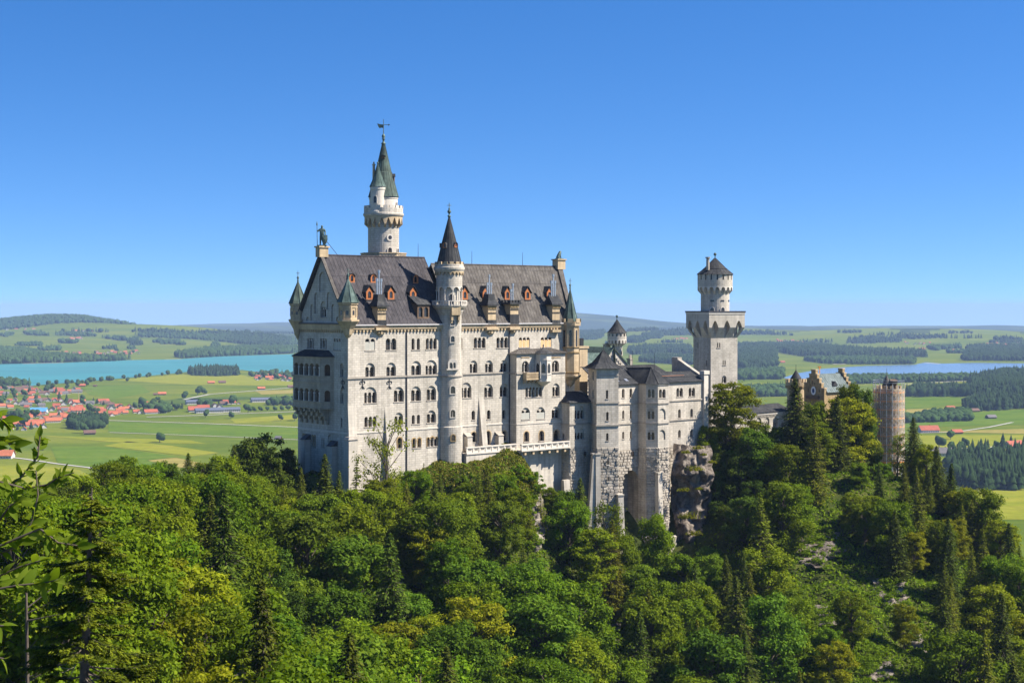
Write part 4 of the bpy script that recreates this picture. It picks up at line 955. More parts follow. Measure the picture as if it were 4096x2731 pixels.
def bower():
    T = thing('bower', 'three storey pale wing with corner tower and polygonal bay on a rough stone base', 'building', (22, 318, -40))
    # ---- corner tower turned towards the valley
    d1 = (.956, .292); nL = (-.292, .956); p0 = (17.5, 310.4); p1 = (p0[0] + d1[0] * 4.85, p0[1] + d1[1] * 4.85)
    PT = PL(p0, p1); q0 = (p0[0] + nL[0] * 5.0, p0[1] + nL[1] * 5.0); q1 = (p1[0] + nL[0] * 5.0, p1[1] + nL[1] * 5.0); PTL = PL(q0, p0)
    z = lambda y: zat(c7(0, y)[1], 311.2); zE = z(578); zR = z(1405); m = MB()
    f = Facade(PT, c7, T); f.win('sep', 585, 609, 805, 897); f.win('sep', 587, 613, 1033, 1125); f.win('sep', 587, 612, 1255, 1335)
    W1 = 4.85; f.done(m, [(0, ZB), (W1, ZB), (W1, zE), (0, zE)])
    g = Facade(PTL, c7, T); g.win('sep', 445, 457, 610, 698); g.win('sep', 445, 457, 800, 890); g.win('sep', 432, 444, 1022, 1110); g.win('sep', 432, 444, 1245, 1325)
    g.done(m, [(0, ZB), (5, ZB), (5, zE), (0, zE)])
    m.poly([(*p1, ZB), (*q1, ZB), (*q1, zE), (*p1, zE)]); m.poly([(*q0, ZB), (*q1, ZB), (*q1, zE), (*q0, zE)])
    zS1, zS2 = z(938), z(1172)
    b = MB()
    PTR = PL(p1, q1)
    for zz, o in ((zS1, .16), (zS2, .24)):
        b.box(PT, -o, W1 + o, 0, o, zz - .16, zz + .16); b.box(PTL, 0, 5, 0, o, zz - .16, zz + .16)
    b.box(PT, -.1, W1 + .1, 0, .12, zE - 1.6, zE - 1.4); 
    # ---- main wing
    PW = front(-4.8); s0, s1 = 60.5, 92.4; zEw = -16.6; w = Facade(PW, c7, T)
    for x0, x1, y0, y1 in ((752, 780, 790, 886), (832, 860, 788, 884), (755, 777, 1018, 1109), (835, 858, 1015, 1106), (755, 776, 1240, 1316), (835, 856, 1235, 1313), (1340, 1367, 1005, 1098), (1467, 1494, 1000, 1091), (1340, 1367, 1222, 1303), (1467, 1494, 1218, 1298)):
        w.win('sep', x0, x1, y0, y1)
    w.win('col', 1322, 1389, 783, 875, 2); w.win('col', 1450, 1516, 780, 872, 2)
    w.done(m, [(s0, -30.6), (s1, -30.6), (s1, zEw), (s0, zEw)])
    # foundation with the dark arched niche
    sn0, sn1 = PW.at(c8(700, 0)[0], 300)[0], PW.at(c8(832, 0)[0], 300)[0] + .6
    zn = PW.at(*c8(765, 552))[1]; niche = arch_pts(sn0, sn1, -59, zn, 10)
    fd = MB(); panel(fd, PW, [(s0, ZB), (s1, ZB), (s1, -30.6), (s0, -30.6)], [(niche, 3.2)]); fd.poly([PW.pt(sn0, -59, 3.2), PW.pt(sn1, -59, 3.2), PW.pt(sn1, zn, 3.2), PW.pt(sn0, zn, 3.2)]); fd.build('foundation', 'found', T)
    # ---- polygonal bay
    pts = [st(71.9, -4.8), st(71.9, -7.1), st(73.7, -8.9), st(77.0, -8.9), st(78.8, -7.1), st(78.8, -4.8)]
    faces = [PL(pts[i], pts[i + 1]) for i in range(5)]; Ls = [ln(pts[i], pts[i + 1]) for i in range(5)]
    fs = [Facade(P, c7, T) for P in faces]
    fs[1].win('col', 1024, 1092, 797, 886, 2); fs[1].win('arch', 1020, 1092, 1000, 1110, 2, 1028); fs[1].win('arch', 1020, 1092, 1222, 1327, 2, 1247)
    fs[2].win('col', 1140, 1208, 795, 888, 2); fs[2].win('blind', 1138, 1208, 997, 1115); fs[2].win('blind', 1138, 1206, 1220, 1326)
    for i in range(3): fs[3].win_m('sep', .8, 1.6, (-19.2, -23.7, -28.4)[i], (-17.3, -21.9, -26.5)[i])
    for F_, L in zip(fs, Ls): F_.done(m, [(0, ZB), (L, ZB), (L, zEw), (0, zEw)])
    m.build('wall', 'lime', T)
    zw1, zw2 = -20.75, -25.0
    for zz in (zw1, zw2, zEw - .12):
        b.box(PW, s0 + 2, 71.9, 0, .2, zz - .15, zz + .15); b.box(PW, 78.8, s1, 0, .2, zz - .15, zz + .15)
        for P, L in zip(faces, Ls): b.box(P, -.08, L + .08, 0, .2, zz - .15, zz + .15)
    b.build('string_course', 'grey', T)
    b = MB(); b.box(PW, s1 - .1, s1 + 1.3, -.5, .5, -30.8, zEw + 1.4); b.build('pier', 'trim', T)
    b = MB(); b.box(PW, s1 - .3, s1 + 1.5, -.7, .7, zEw + 1.4, zEw + 2.2); b.build('pier_cap', 'trim', T)
    # ---- rusticated lower walls
    b = MB(); rustic(b, PT, 0, W1, -60, zR, .62, .06, .34, seed=11); rustic(b, PTL, 0, 5, -60, zR, .62, .03, .14, seed=12)
    rustic(b, PW, 64, sn1 - .2, -52, -30.8, .62, .05, .26, hole=arch_pts(sn0 - .3, sn1 + 3, -60, zn + .4, 8), seed=13); rustic(b, PW, 78.8, s1, -46, -30.5, .7, .04, .15, seed=14)
    for i, (P, L) in enumerate(zip(faces, Ls)): rustic(b, P, 0, L, -60, -30.2, .55, .05 if i else .02, .3 if i else .12, seed=20 + i)
    b.build('rusticated_base', 'rust', T)
    def butt(P, a0, a1, zt, zl, dt, dl, mt='limeS'):
        k = MB(); k.add([P.pt(a0, zt, -dt), P.pt(a1, zt, -dt), P.pt(a0, zl, -dl), P.pt(a1, zl, -dl), P.pt(a0, zt, .3), P.pt(a1, zt, .3), P.pt(a0, zl, .3), P.pt(a1, zl, .3)], [[0, 1, 3, 2], [0, 2, 6, 4], [1, 3, 7, 5], [0, 1, 5, 4]])
        k.box(P, a0 - .12, a1 + .12, -.1, dt + .15, zt, zt + .3); k.build('buttress', mt, T)
    butt(PTL, 4.1, 5.35, PT.at(*c8(430, 400))[1], -56, .9, 2.8); butt(PT, -.35, .7, PT.at(*c8(430, 400))[1], -56, .5, .9)
    a0 = PT.at(c8(655, 0)[0], 300)[0]; butt(PT, a0 - .4, a0 + .75, PT.at(*c8(680, 790))[1], -70, 1.3, 4.4)
    butt(faces[2], -.55, .75, faces[2].at(*c8(1035, 585))[1], -62, .6, 1.3)
    k = MB(); k.lathe(((pts[1][0] + pts[4][0]) / 2, (pts[1][1] + pts[4][1]) / 2), [(4.6, -60), (4.5, -49.5), (4.6, -49.3), (4.1, -49.0)], 8, 0, .3, .3 + 2 * math.pi); k.build('rusticated_base', 'rust', T)
    for x, y in ((555, 470), (560, 630)):
        a, zz = PT.at(*c8(x, y)); k = MB(); k.poly([PT.pt(*p, -.38) for p in arch_pts(a - .25, a + .25, zz - .55, zz + .45)]); wn = k.build('window', 'glass', T); k = MB(); k.box(PT, a - .4, a + .4, .1, .42, zz - .75, zz - .55); k.build('sill', 'trim', wn)
    a, zz = PW.at(*c8(790, 390)); k = MB(); k.box(PW, a - .3, a + .3, .1, .36, zz - .5, zz + .5); k.build('window', 'glass', T)
    # ---- roofs
    zRw = -13.0; k = MB(); tr = .4
    sr = PW.at(c7(1350, 0)[0], 300)[0]
    slope(k, st3(s0 + .5, -5.3, zEw), st3(s1, -5.3, zEw), st3(s1, -1.2, -14.7), st3(s0 + .5, -1.2, -14.7), .15, .8)
    slope(k, st3(s0 + .5, -1.2, -14.7), st3(sr, -1.2, -14.7), st3(sr - 1.5, 1.2, zRw), st3(s0 + .5, 1.2, zRw), .15, .8)
    k.add([st3(sr, -1.2, -14.7), st3(sr, 5, -14.7), st3(sr - 1.5, 4, zRw), st3(sr - 1.5, 1.2, zRw)], [[0, 1, 2, 3]]); k.add([st3(s0, 1.2, zRw), st3(sr - 1.5, 1.2, zRw), st3(sr - 1.5, 6, zRw - .3), st3(s0, 6, zRw - .3)], [[0, 1, 2, 3]])
    k.add([st3(sr, -1.2, -14.7), st3(s1, -1.2, -14.7), st3(s1, 6, -14.9), st3(sr, 6, -14.9)], [[0, 1, 2, 3]])
    k.tube(st3(s0, 1.2, zRw), st3(sr - 1.5, 1.2, zRw), .12); k.tube(st3(sr, -1.2, -14.7), st3(s1, -1.2, -14.7), .12); k.tube(st3(s0, -3.4, -15.65), st3(s1, -3.4, -15.65), .05, .05, 4)
    rf = k.build('roof', 'roofD', T)
    # bay roof: a half pyramid whose point stands over the front corner
    k = MB(); zz = lambda y: zat(c7(0, y)[1], 322)
    apx = st3(74.5, -6.2, zz(572)); o = [(p[0] + (p[0] - st(75.3, -5)[0]) * .09, p[1] + (p[1] - st(75.3, -5)[1]) * .09, zEw + .02) for p in pts]; bk = st3(72.9, 0, -13.4)
    for i in range(5):
        k.poly([o[i], o[i + 1], apx]); seams(k, o[i], o[i + 1], apx, apx, .7)
    k.poly([o[0], apx, bk]); k.poly([apx, o[5], bk]); k.tube(o[1], apx, .08); k.tube(o[2], apx, .08); k.tube(apx, bk, .1)
    k.build('roof', 'roofD', T)
    # tower roof with bell-cast eaves
    k = MB(); cx = (p0[0] + q1[0]) / 2; cy = (p0[1] + q1[1]) / 2; ring = [p0, p1, q1, q0]; sc = lambda f_, zq: [(cx + (p[0] - cx) * f_, cy + (p[1] - cy) * f_, zq) for p in ring]
    r1, r2, r3 = sc(1.3, zE - .05), sc(.72, zE + 1.15), (cx, cy, z(392) + .15)
    for i in range(4):
        j = (i + 1) % 4; k.poly([r1[i], r1[j], r2[j], r2[i]]); k.poly([r2[i], r2[j], r3]); seams(k, r1[i], r1[j], r2[i], r2[j], .8); seams(k, r2[i], r2[j], r3, r3, .6)
        k.tube(r1[i], r2[i], .08, .07, 4); k.tube(r2[i], r3, .07, .05, 4)
    k.poly(sc(1.3, zE - .12)); k.tube(r3, (cx, cy, r3[2] + .9), .07, .03, 5); k.build('roof', 'roofD', T)
    # end gable parapet
    k = MB(); 
    for sg in (0,): 
        q = [st3(s1 + .2, -4.6, zEw + .8), st3(s1 + 1.2, -4.6, zEw + .8), st3(s1 + 1.2, 3.2, zz(545) + .6), st3(s1 + .2, 3.2, zz(545) + .6)]; lo = [(x, y, -19) for x, y, _ in q]
        k.add(q + lo, [[0, 1, 2, 3], [0, 1, 5, 4], [1, 2, 6, 5], [3, 0, 4, 7], [2, 3, 7, 6]]); k.prism([st(s1 + .1, 3.0), st(s1 + 1.5, 3.0), st(s1 + 1.5, 4.8), st(s1 + .1, 4.8)], -19, zz(532) + .7)
    k.build('gable', 'grey', T)
    k = MB(); k.add([st3(s1 + 1.2, -4.2, -17.5), st3(s1 + 4.5, -3.0, -21.2), st3(s1 + 4.5, 4.5, -21.2), st3(s1 + 1.2, 3.2, -13.5)], [[0, 1, 2, 3]]); k.build('roof', 'roofD', T)
    # snow guards, skylights, dish
    k = MB(); a, y = 0, 0
    for x0, x1, yy in ((960, 1035, 655), (1182, 1452, 655)):
        sA, sB = PW.at(c7(x0, 0)[0], 300)[0], PW.at(c7(x1, 0)[0], 300)[0]; k.tube(st3(sA, -3.3, -15.3), st3(sB, -3.3, -15.3), .05, .05, 4)
    k.build('snow_guard', 'orange', T)
    for x in (735, 832):
        sA = PW.at(c7(x, 0)[0], 300)[0]; k = MB(); k.add([st3(sA - .4, -4.2, -15.98), st3(sA + .4, -4.2, -15.98), st3(sA + .4, -3.4, -15.53), st3(sA - .4, -3.4, -15.53)], [[0, 1, 2, 3]]); k.build('skylight', 'steel', T)
    k = MB(); sA = PW.at(c7(1185, 0)[0], 300)[0]; k.prism([st(sA - .6, -1.0), st(sA + .6, -1.0), st(sA + .6, .6), st(sA - .6, .6)], -14.6, -13.7); k.build('hatch', 'dark', T)
    for x, y1, y0 in ((1092, 420, 560), (864, 395, 550)):
        k = MB(); a, z1 = front(-1).at(*c7(x, y1)); p = st(a, -1.0); k.tube((*p, z1), (*p, -14), .05, .05, 4); k.build('lightning_rod', 'iron', T)
bower()

def knights_building():
    z = lambda y, Y=352: zat(c7(0, y)[1], Y)
    T = thing('knights_building', 'pale stone building with green copper roof and stepped gable behind the bower tower', 'building', (25, 350, -40))
    # gable wall faces the camera's side (plane along E1), ridge runs back along E2
    t0 = 16.0; P = front(t0); aA, zA = P.at(*c7(660, 372)); aR, zR = P.at(*c7(825, 558)); hw = aR - aA
    m = MB(); f = Facade(P, c7, T); a0, a1 = aA - hw, aA + hw; Lr = 11.0
    for i in range(4):
        a, z0 = P.at(*c7(640 + i * 28, 430 + i * 28)); 
    step = [P.at(*c7(x, y)) for x, y in ((632, 500), (632, 452), (648, 440), (668, 440), (684, 456), (684, 476), (704, 476), (704, 500), (722, 500), (722, 524), (742, 524), (742, 545), (632, 545))]
    panel(m, P, [(a0, -42), (a1, -42), (a1, zR), (aA, zA), (a0, zR)], [(step, .2)]); panel(m, P, step, [], 0, .2)
    for a in (a0, a1): m.poly([P.pt(a, -42, 0), P.pt(a, -42, Lr), P.pt(a, zR, Lr), P.pt(a, zR, 0)])
    m.build('wall', 'lime', T)
    b = MB(); e = lambda a, zz, i: P.pt(a, zz, i)
    slope(b, e(a0 - 2.6, zR - 3.0, -.3), e(a0 - 2.6, zR - 3.0, Lr), e(aA, zA + .3, Lr), e(aA, zA + .3, -.3), .2, .8); slope(b, e(a1 + .5, zR - .3, Lr), e(a1 + .5, zR - .3, -.3), e(aA, zA + .3, -.3), e(aA, zA + .3, Lr), .2, .8)
    # hipped continuation to the lower left
    b.build('roof', 'roofDG', T)
    b = MB(); q = [P.at(*c7(x, y)) for x, y in ((420, 420), (485, 420), (445, 520), (395, 600), (345, 600))]; Pd = front(t0 - 1.5)
    r0 = [Pd.at(*c7(x, y)) for x, y in ((425, 420), (486, 420), (395, 612), (330, 612))]
    b.poly([Pd.pt(*r0[0], 3.0), Pd.pt(*r0[1], 2.5), Pd.pt(*r0[2], 0), Pd.pt(*r0[3], 0)]); seams(b, Pd.pt(*r0[3], 0), Pd.pt(*r0[2], 0), Pd.pt(*r0[0], 3.0), Pd.pt(*r0[1], 2.5), .8); b.build('roof', 'roofLG', T)
    b = MB(); r1 = [Pd.at(*c7(x, y)) for x, y in ((295, 585), (345, 612), (440, 420), (375, 380))]
    b.poly([Pd.pt(*r1[0], 1), Pd.pt(*r1[1], .05), Pd.pt(*r1[2], 4), Pd.pt(*r1[3], 6)]); seams(b, Pd.pt(*r1[0], 1), Pd.pt(*r1[1], .05), Pd.pt(*r1[3], 6), Pd.pt(*r1[2], 4), .8)
    r1 = [Pd.at(*c7(x, y)) for x, y in ((395, 612), (640, 600), (600, 420), (486, 420))]; b.poly([Pd.pt(*r1[0], 0), Pd.pt(*r1[1], 0), Pd.pt(*r1[2], 2.5), Pd.pt(*r1[3], 2.5)]); seams(b, Pd.pt(*r1[0], 0), Pd.pt(*r1[1], 0), Pd.pt(*r1[3], 2.5), Pd.pt(*r1[2], 2.5), .8); b.build('roof', 'roofG', T)
    # wall with parapet below, seen between palace and tower
    b = MB(); a0, zt = Pd.at(*c7(308, 615)); a1 = a0 + 12; ff = Facade(Pd, c7, T); ff.win('arch', 385, 432, 695, 785, 2, 712); ff.done(b, [(a0, -44), (a1, -44), (a1, zt), (a0, zt)]); b.poly([Pd.pt(a0, -44, 0), Pd.pt(a0, -44, 8), Pd.pt(a0, zt, 8), Pd.pt(a0, zt, 0)]); b.build('wall', 'lime', T)
    b = MB(); zz = [Pd.at(*c7(360, y))[1] for y in (625, 655, 690, 815)]; b.box(Pd, a0 - .2, a1, 0, .3, zz[0] - .2, zz[0] + .1); b.box(Pd, a0 - .1, a1, 0, .2, zz[2] - .1, zz[2] + .1); strip_arcade(b, plane_map(Pd), a0, a0 + 6, zz[1] - .2, zz[0], 8, .3); b.box(Pd, a0, a1, 0, .25, zz[3] - .15, zz[3] + .1); b.build('cornice', 'trim', T)
    # verge, chimneys
    b = MB(); b.add([e(aA, zA + .25, -.5), e(aA, zA + .75, -.5), e(a1 + .6, zR - .4, -.5), e(a1 + .6, zR + .1, -.5), e(aA, zA + .25, .2), e(aA, zA + .75, .2), e(a1 + .6, zR - .4, .2), e(a1 + .6, zR + .1, .2)], [[0, 1, 3, 2], [1, 3, 7, 5], [0, 2, 6, 4]]); b.build('verge', 'roofDG', T)
    for x, yt, yb, s_ in ((838, 438, 552, .8), (598, 312, 355, 1.5), (395, 345, 372, .9)):
        Pc = front(t0 + (1 if x > 700 else Lr - 1.5)); a, z1 = Pc.at(*c7(x, yt)); _, z0 = Pc.at(*c7(x, yb)); b = MB()
        b.box(Pc, a - s_ * .5, a + s_ * .5, -.6, .4, z0 - 2, z0 + (z1 - z0) * .55); b.box(Pc, a - s_ * .62, a + s_ * .62, -.75, .5, z0 + (z1 - z0) * .55, z0 + (z1 - z0) * .68)
        for i in (-1, 0, 1): p = Pc.pt(a + i * s_ * .3, 0); b.tube((p[0], p[1], z0 + (z1 - z0) * .6), (p[0], p[1], z1), .17, .15, 6)
        b.build('chimney', 'grey', T)
    # chimney block beside the palace turret
    Pc = front(9.0); b = MB(); a, z1 = Pc.at(*c7(332, 345)); _, z0 = Pc.at(*c7(332, 520)); b.box(Pc, a - 1.4, a + 1.0, -.8, .8, z0 - 8, z1 - .5); b.box(Pc, a - 1.7, a + 1.3, -1.0, 1.0, z1 - .5, z1); b.build('chimney', 'sand', T); b = MB(); b.box(Pc, a - .8, a + .2, -.4, .4, z1, z1 + 1.7); b.build('chimney', 'iron', T)
knights_building()

def rear_round_tower():
    Y = 358.0; c = (xat(c7(700, 0)[0], Y), Y); Yf = Y - 3; z = lambda y: zat(c7(0, y)[1], Yf); r = 2.95; R = 2.0 * 1.95
    r = 55 / 2.6133 / 4 * Yf / F; R_ = 100 / 2.6133 / 4 * Yf / F
    T = thing('round_tower', 'round tower with black cone roof standing behind the green roofed building', 'tower', (c[0], c[1], -45))
    b = MB(); b.lathe(c, [(r, -45), (r, z(330))], 36); b.lathe(c, [(R_, z(278)), (R_, z(215)), (R_ * .9, z(213))], 36); b.lathe(c, [(r, z(330)), (r, z(270))], 36); b.build('wall', 'lime', T)
    b = MB(); strip_arcade(b, ring_map(c, r), 0, 2 * math.pi, z(318), z(275), 16, R_ - r, 0, .26, .75); brackets(b, c, r - .05, R_, z(352), z(300), 16, .2); b.build('machicolation', 'trim', T)
    for k in range(14): 
        a = 2 * math.pi * (k + .3) / 14; P = tangent(c, R_, a); b = MB(); b.box(P, -.22, .22, -.2, .02, z(245), z(218)); b.build('window', 'glass', T)
    b = MB(); Rr = R_ * 1.07; prof = [(Rr, z(210)), (Rr * .8, z(188)), (Rr * .42, z(135)), (.1, z(72))]; b.lathe(c, prof, 30)
    for k in range(18):
        a = 2 * math.pi * k / 18; q = [(c[0] + p * math.cos(a), c[1] + p * math.sin(a), zz) for p, zz in prof]
        for i in range(3): b.tube(q[i], q[i + 1], .05, .04, 4)
    b.build('roof', 'roofD', T); b = MB(); b.tube((*c, z(75)), (*c, z(40)), .1, .08, 6); b.ball((*c, z(36)), .3); b.build('finial', 'bronze', T)
    ang = col_ang(c, r, c7(743, 0)[0]); slit(T, tangent(c, r, ang), 0, z(442), .6, z(402) - z(442))
rear_round_tower()

def square_tower():
    a_ = R(25.8); d = (math.cos(a_), math.sin(a_)); nb = (-d[1], d[0]); Y0 = 352.0; p = (xat(c9(420, 0)[0], Y0), Y0); S = 7.5
    p1 = (p[0] + d[0] * S, p[1] + d[1] * S); q0 = (p[0] + nb[0] * S, p[1] + nb[1] * S); q1 = (p1[0] + nb[0] * S, p1[1] + nb[1] * S)
    T = thing('square_tower', 'tall square limestone tower with flared top and round turret under a low cone roof', 'tower', (p[0], p[1], -45))
    PFt, PLt = PL(p, p1), PL(q0, p); z = lambda y: zat(c9(0, y)[1], Y0 + .5); m = MB(); zf = z(805); zt = z(582)
    f = Facade(PFt, c9, T)
    for x0, x1, y0, y1 in ((475, 485, 848, 890), (493, 503, 848, 890), (524, 533, 1003, 1042), (541, 551, 1003, 1042)): f.win('rect', x0, x1, y0, y1)
    f.win('arch', 518, 557, 1133, 1200, 2, 1148); f.win('arch', 465, 515, 1300, 1400, 2, 1330)
    f.done(m, [(0, -48), (S, -48), (S, zf + 6), (0, zf + 6)])
    g = Facade(PLt, c9, T); g.win('rect', 303, 312, 848, 888); g.win('rect', 379, 388, 1000, 1046); g.done(m, [(0, -48), (S, -48), (S, zf + 6), (0, zf + 6)])
    m.poly([(*p1, -48), (*q1, -48), (*q1, zf + 6), (*p1, zf + 6)]); m.poly([(*q0, -48), (*q1, -48), (*q1, zf + 6), (*q0, zf + 6)])
    m.build('wall', 'lime', T)
    # flared top carried on pointed niches
    o = 1.25; b = MB(); zs = z(715)
    cs = [p, p1, q1, q0]; cx, cy = (p[0] + q1[0]) / 2, (p[1] + q1[1]) / 2; k = (S / 2 + o) / (S / 2); ou = [(cx + (c[0] - cx) * k, cy + (c[1] - cy) * k) for c in cs]
    for i in range(4):
        A, B = ou[i], ou[(i + 1) % 4]; P = PL(A, B); L = ln(A, B); n = 3; bw = L / n
        if P.n[0] * cx + P.n[1] * cy > 0 and False: continue
        fl = lambda zz: 0 if zz >= zs else (zs - zz) / (zs - zf) * o     # inward set-back of the slanting foot
        def tilt(a, zz, inn): 
            kk = 1 - 2 * fl(zz) / L; return P.pt(L / 2 + (a - L / 2) * kk, zz, fl(zz) + inn)
        K = 14
        for j in range(n):
            c0 = bw * (j + .5); hw = bw * .27
            hi = lambda x: (z(655) - zs) * (1 - abs((x - c0) / hw) ** 1.7) + zs if abs(x - c0) < hw else None
            xs = [bw * j] + [c0 - hw + 2 * hw * t / K for t in range(K + 1)] + [bw * (j + 1)]
            for x0, x1 in zip(xs[:-1], xs[1:]):
                inn = abs((x0 + x1) / 2 - c0) < hw
                if not inn:
                    b.poly([tilt(x0, zf, 0), tilt(x1, zf, 0), tilt(x1, zs, 0), tilt(x0, zs, 0)]); b.poly([tilt(x0, zs, 0), tilt(x1, zs, 0), tilt(x1, zt, 0), tilt(x0, zt, 0)])
                else:
                    h0, h1 = (hi(x0) or zs), (hi(x1) or zs); g0 = zs - (zs - zf) * (1 - abs((x0 - c0) / hw) ** 2.4); g1 = zs - (zs - zf) * (1 - abs((x1 - c0) / hw) ** 2.4)
                    b.poly([tilt(x0, h0, 0), tilt(x1, h1, 0), tilt(x1, zt, 0), tilt(x0, zt, 0)])
                    if g0 > zf or g1 > zf: b.poly([tilt(x0, zf, 0), tilt(x1, zf, 0), tilt(x1, max(g1, zf), 0), tilt(x0, max(g0, zf), 0)])
                    dp = o * .92; q = lambda x, zz: P.pt(x, zz, o - .02 + 0 * zz)
                    b.poly([tilt(x0, h0, 0), tilt(x1, h1, 0), q(x1, h1), q(x0, h0)]); b.poly([tilt(x0, g0, 0), tilt(x1, g1, 0), q(x1, g1), q(x0, g0)])
        b.poly([tilt(0, zt, 0), tilt(L, zt, 0), tilt(L, zt, 1.0), tilt(0, zt, 1.0)])
    b.build('flared_top', 'limeS', T)
    k2 = k * 1.04; ri = [(cx + (c[0] - cx) * k2, cy + (c[1] - cy) * k2) for c in cs]; b = MB(); b.prism(ri, zt, zt + .28); b.build('coping', 'dark', T)
    b = MB(); b.prism([(cx + (c[0] - cx) * (k * 1.02), cy + (c[1] - cy) * (k * 1.02)) for c in cs], zt - .45, zt - .02); b.build('coping', 'trim', T)
    # round turret
    Yc = cy; c = (xat(c9(458, 0)[0], Yc), Yc); Yf = Yc - 3.3; zz = lambda y: zat(c9(0, y)[1], Yf); r = 124 / 2.1775 / 4 * Yc / F; R_ = 152 / 2.1775 / 4 * Yc / F
    b = MB(); b.lathe(c, [(r, zt), (r, zz(408))], 40); b.lathe(c, [(r, zz(410)), (r, zz(340))], 40); b.lathe(c, [(R_, zz(358)), (R_, zz(300)), (R_ - .3, zz(300))], 40); b.lathe(c, [(R_ - .5, zz(305)), (R_ - .5, zz(250))], 32); merlons(b, c, R_, zz(302), zz(248), 18, .5, .72); b.build('turret', 'lime', T)
    b = MB(); strip_arcade(b, ring_map(c, r), 0, 2 * math.pi, zz(392), zz(355), 18, R_ - r, 0, .24, .8); brackets(b, c, r - .05, R_, zz(425), zz(375), 18, .22); b.build('machicolation', 'trim', T)
    b = MB(); b.lathe(c, [(R_ - .46, zz(303)), (R_ - .46, zz(250))], 32); b.build('opening', 'glass', T)
    b = MB(); Rr = R_ * 1.06; prof = [(Rr, zz(252)), (Rr * .98, zz(248)), (Rr * .62, zz(200)), (.22, zz(108))]; b.lathe(c, prof, 36)
    for kk in range(24):
        a = 2 * math.pi * kk / 24; q = [(c[0] + pp * math.cos(a), c[1] + pp * math.sin(a), z_) for pp, z_ in prof]
        for i in range(1, 3): b.tube(q[i], q[i + 1], .05, .04, 4)
    b.lathe(c, [(Rr * .63, zz(203)), (Rr * .66, zz(200)), (Rr * .6, zz(196))], 36); b.build('roof', 'roofD', T)
    b = MB(); b.tube((*c, zz(112)), (*c, zz(80)), .15, .1, 6); b.ball((*c, zz(73)), .38); b.tube((*c, zz(66)), (*c, zz(58)), .06, .03, 5); b.build('finial', 'bronze', T)
    b = MB(); xq = xat(c9(399, 0)[0], Yf); b.tube((xq, Yf + .8, zz(215)), (xq, Yf + .8, zz(112)), .42, .38, 8); b.tube((xq, Yf + .8, zz(112)), (xq, Yf + .8, zz(100)), .58, .6, 8); b.build('chimney', 'grey', T)
    for x, y0, y1, wd in ((432, 543, 578, .85), (524, 540, 578, .95)): ang = col_ang(c, r, c9(x, 0)[0]); slit(T, tangent(c, r, ang), 0, zz(y1), wd, zz(y0) - zz(y1))
    for x in (433, 524, 577): ang = col_ang(c, r, c9(x, 0)[0]); P = tangent(c, r, ang); b = MB(); b.box(P, -.45, .45, -.2, .03, zz(490), zz(475)); b.build('window', 'glass', T)
square_tower()

def gallery():
    Y = 372; p, q = (xat(c10(255, 0)[0], 366), 366.0), (xat(c10(680, 0)[0], 376), 376.0); P = PL(p, q); L = ln(p, q)
    T = thing('gallery', 'low arcaded gallery with dark metal roof between the square tower and the gatehouse', 'building', (p[0], p[1], -50))
    z = lambda y: zat(c10(0, y)[1], 371); m = MB(); f = Facade(P, c10, T)
    for x in (355, 440, 525, 610): f.win('arch', x - 25, x + 25, 700, 800, 3, 740)
    f.done(m, [(-6, -55), (L, -55), (L, z(645)), (-6, z(645))]); m.build('wall', 'lime', T)
    b = MB(); strip_arcade(b, plane_map(P), -6, L, z(690), z(665), 40, .25); b.box(P, -6, L, 0, .4, z(665), z(648)); b.build('cornice', 'trim', T)
    b = MB(); slope(b, P.pt(-6, z(645), -.6), P.pt(L, z(638), -.6), P.pt(L, z(570), 4), P.pt(-6, z(578), 4), .15, .8); b.build('roof', 'roofD', T)
gallery()

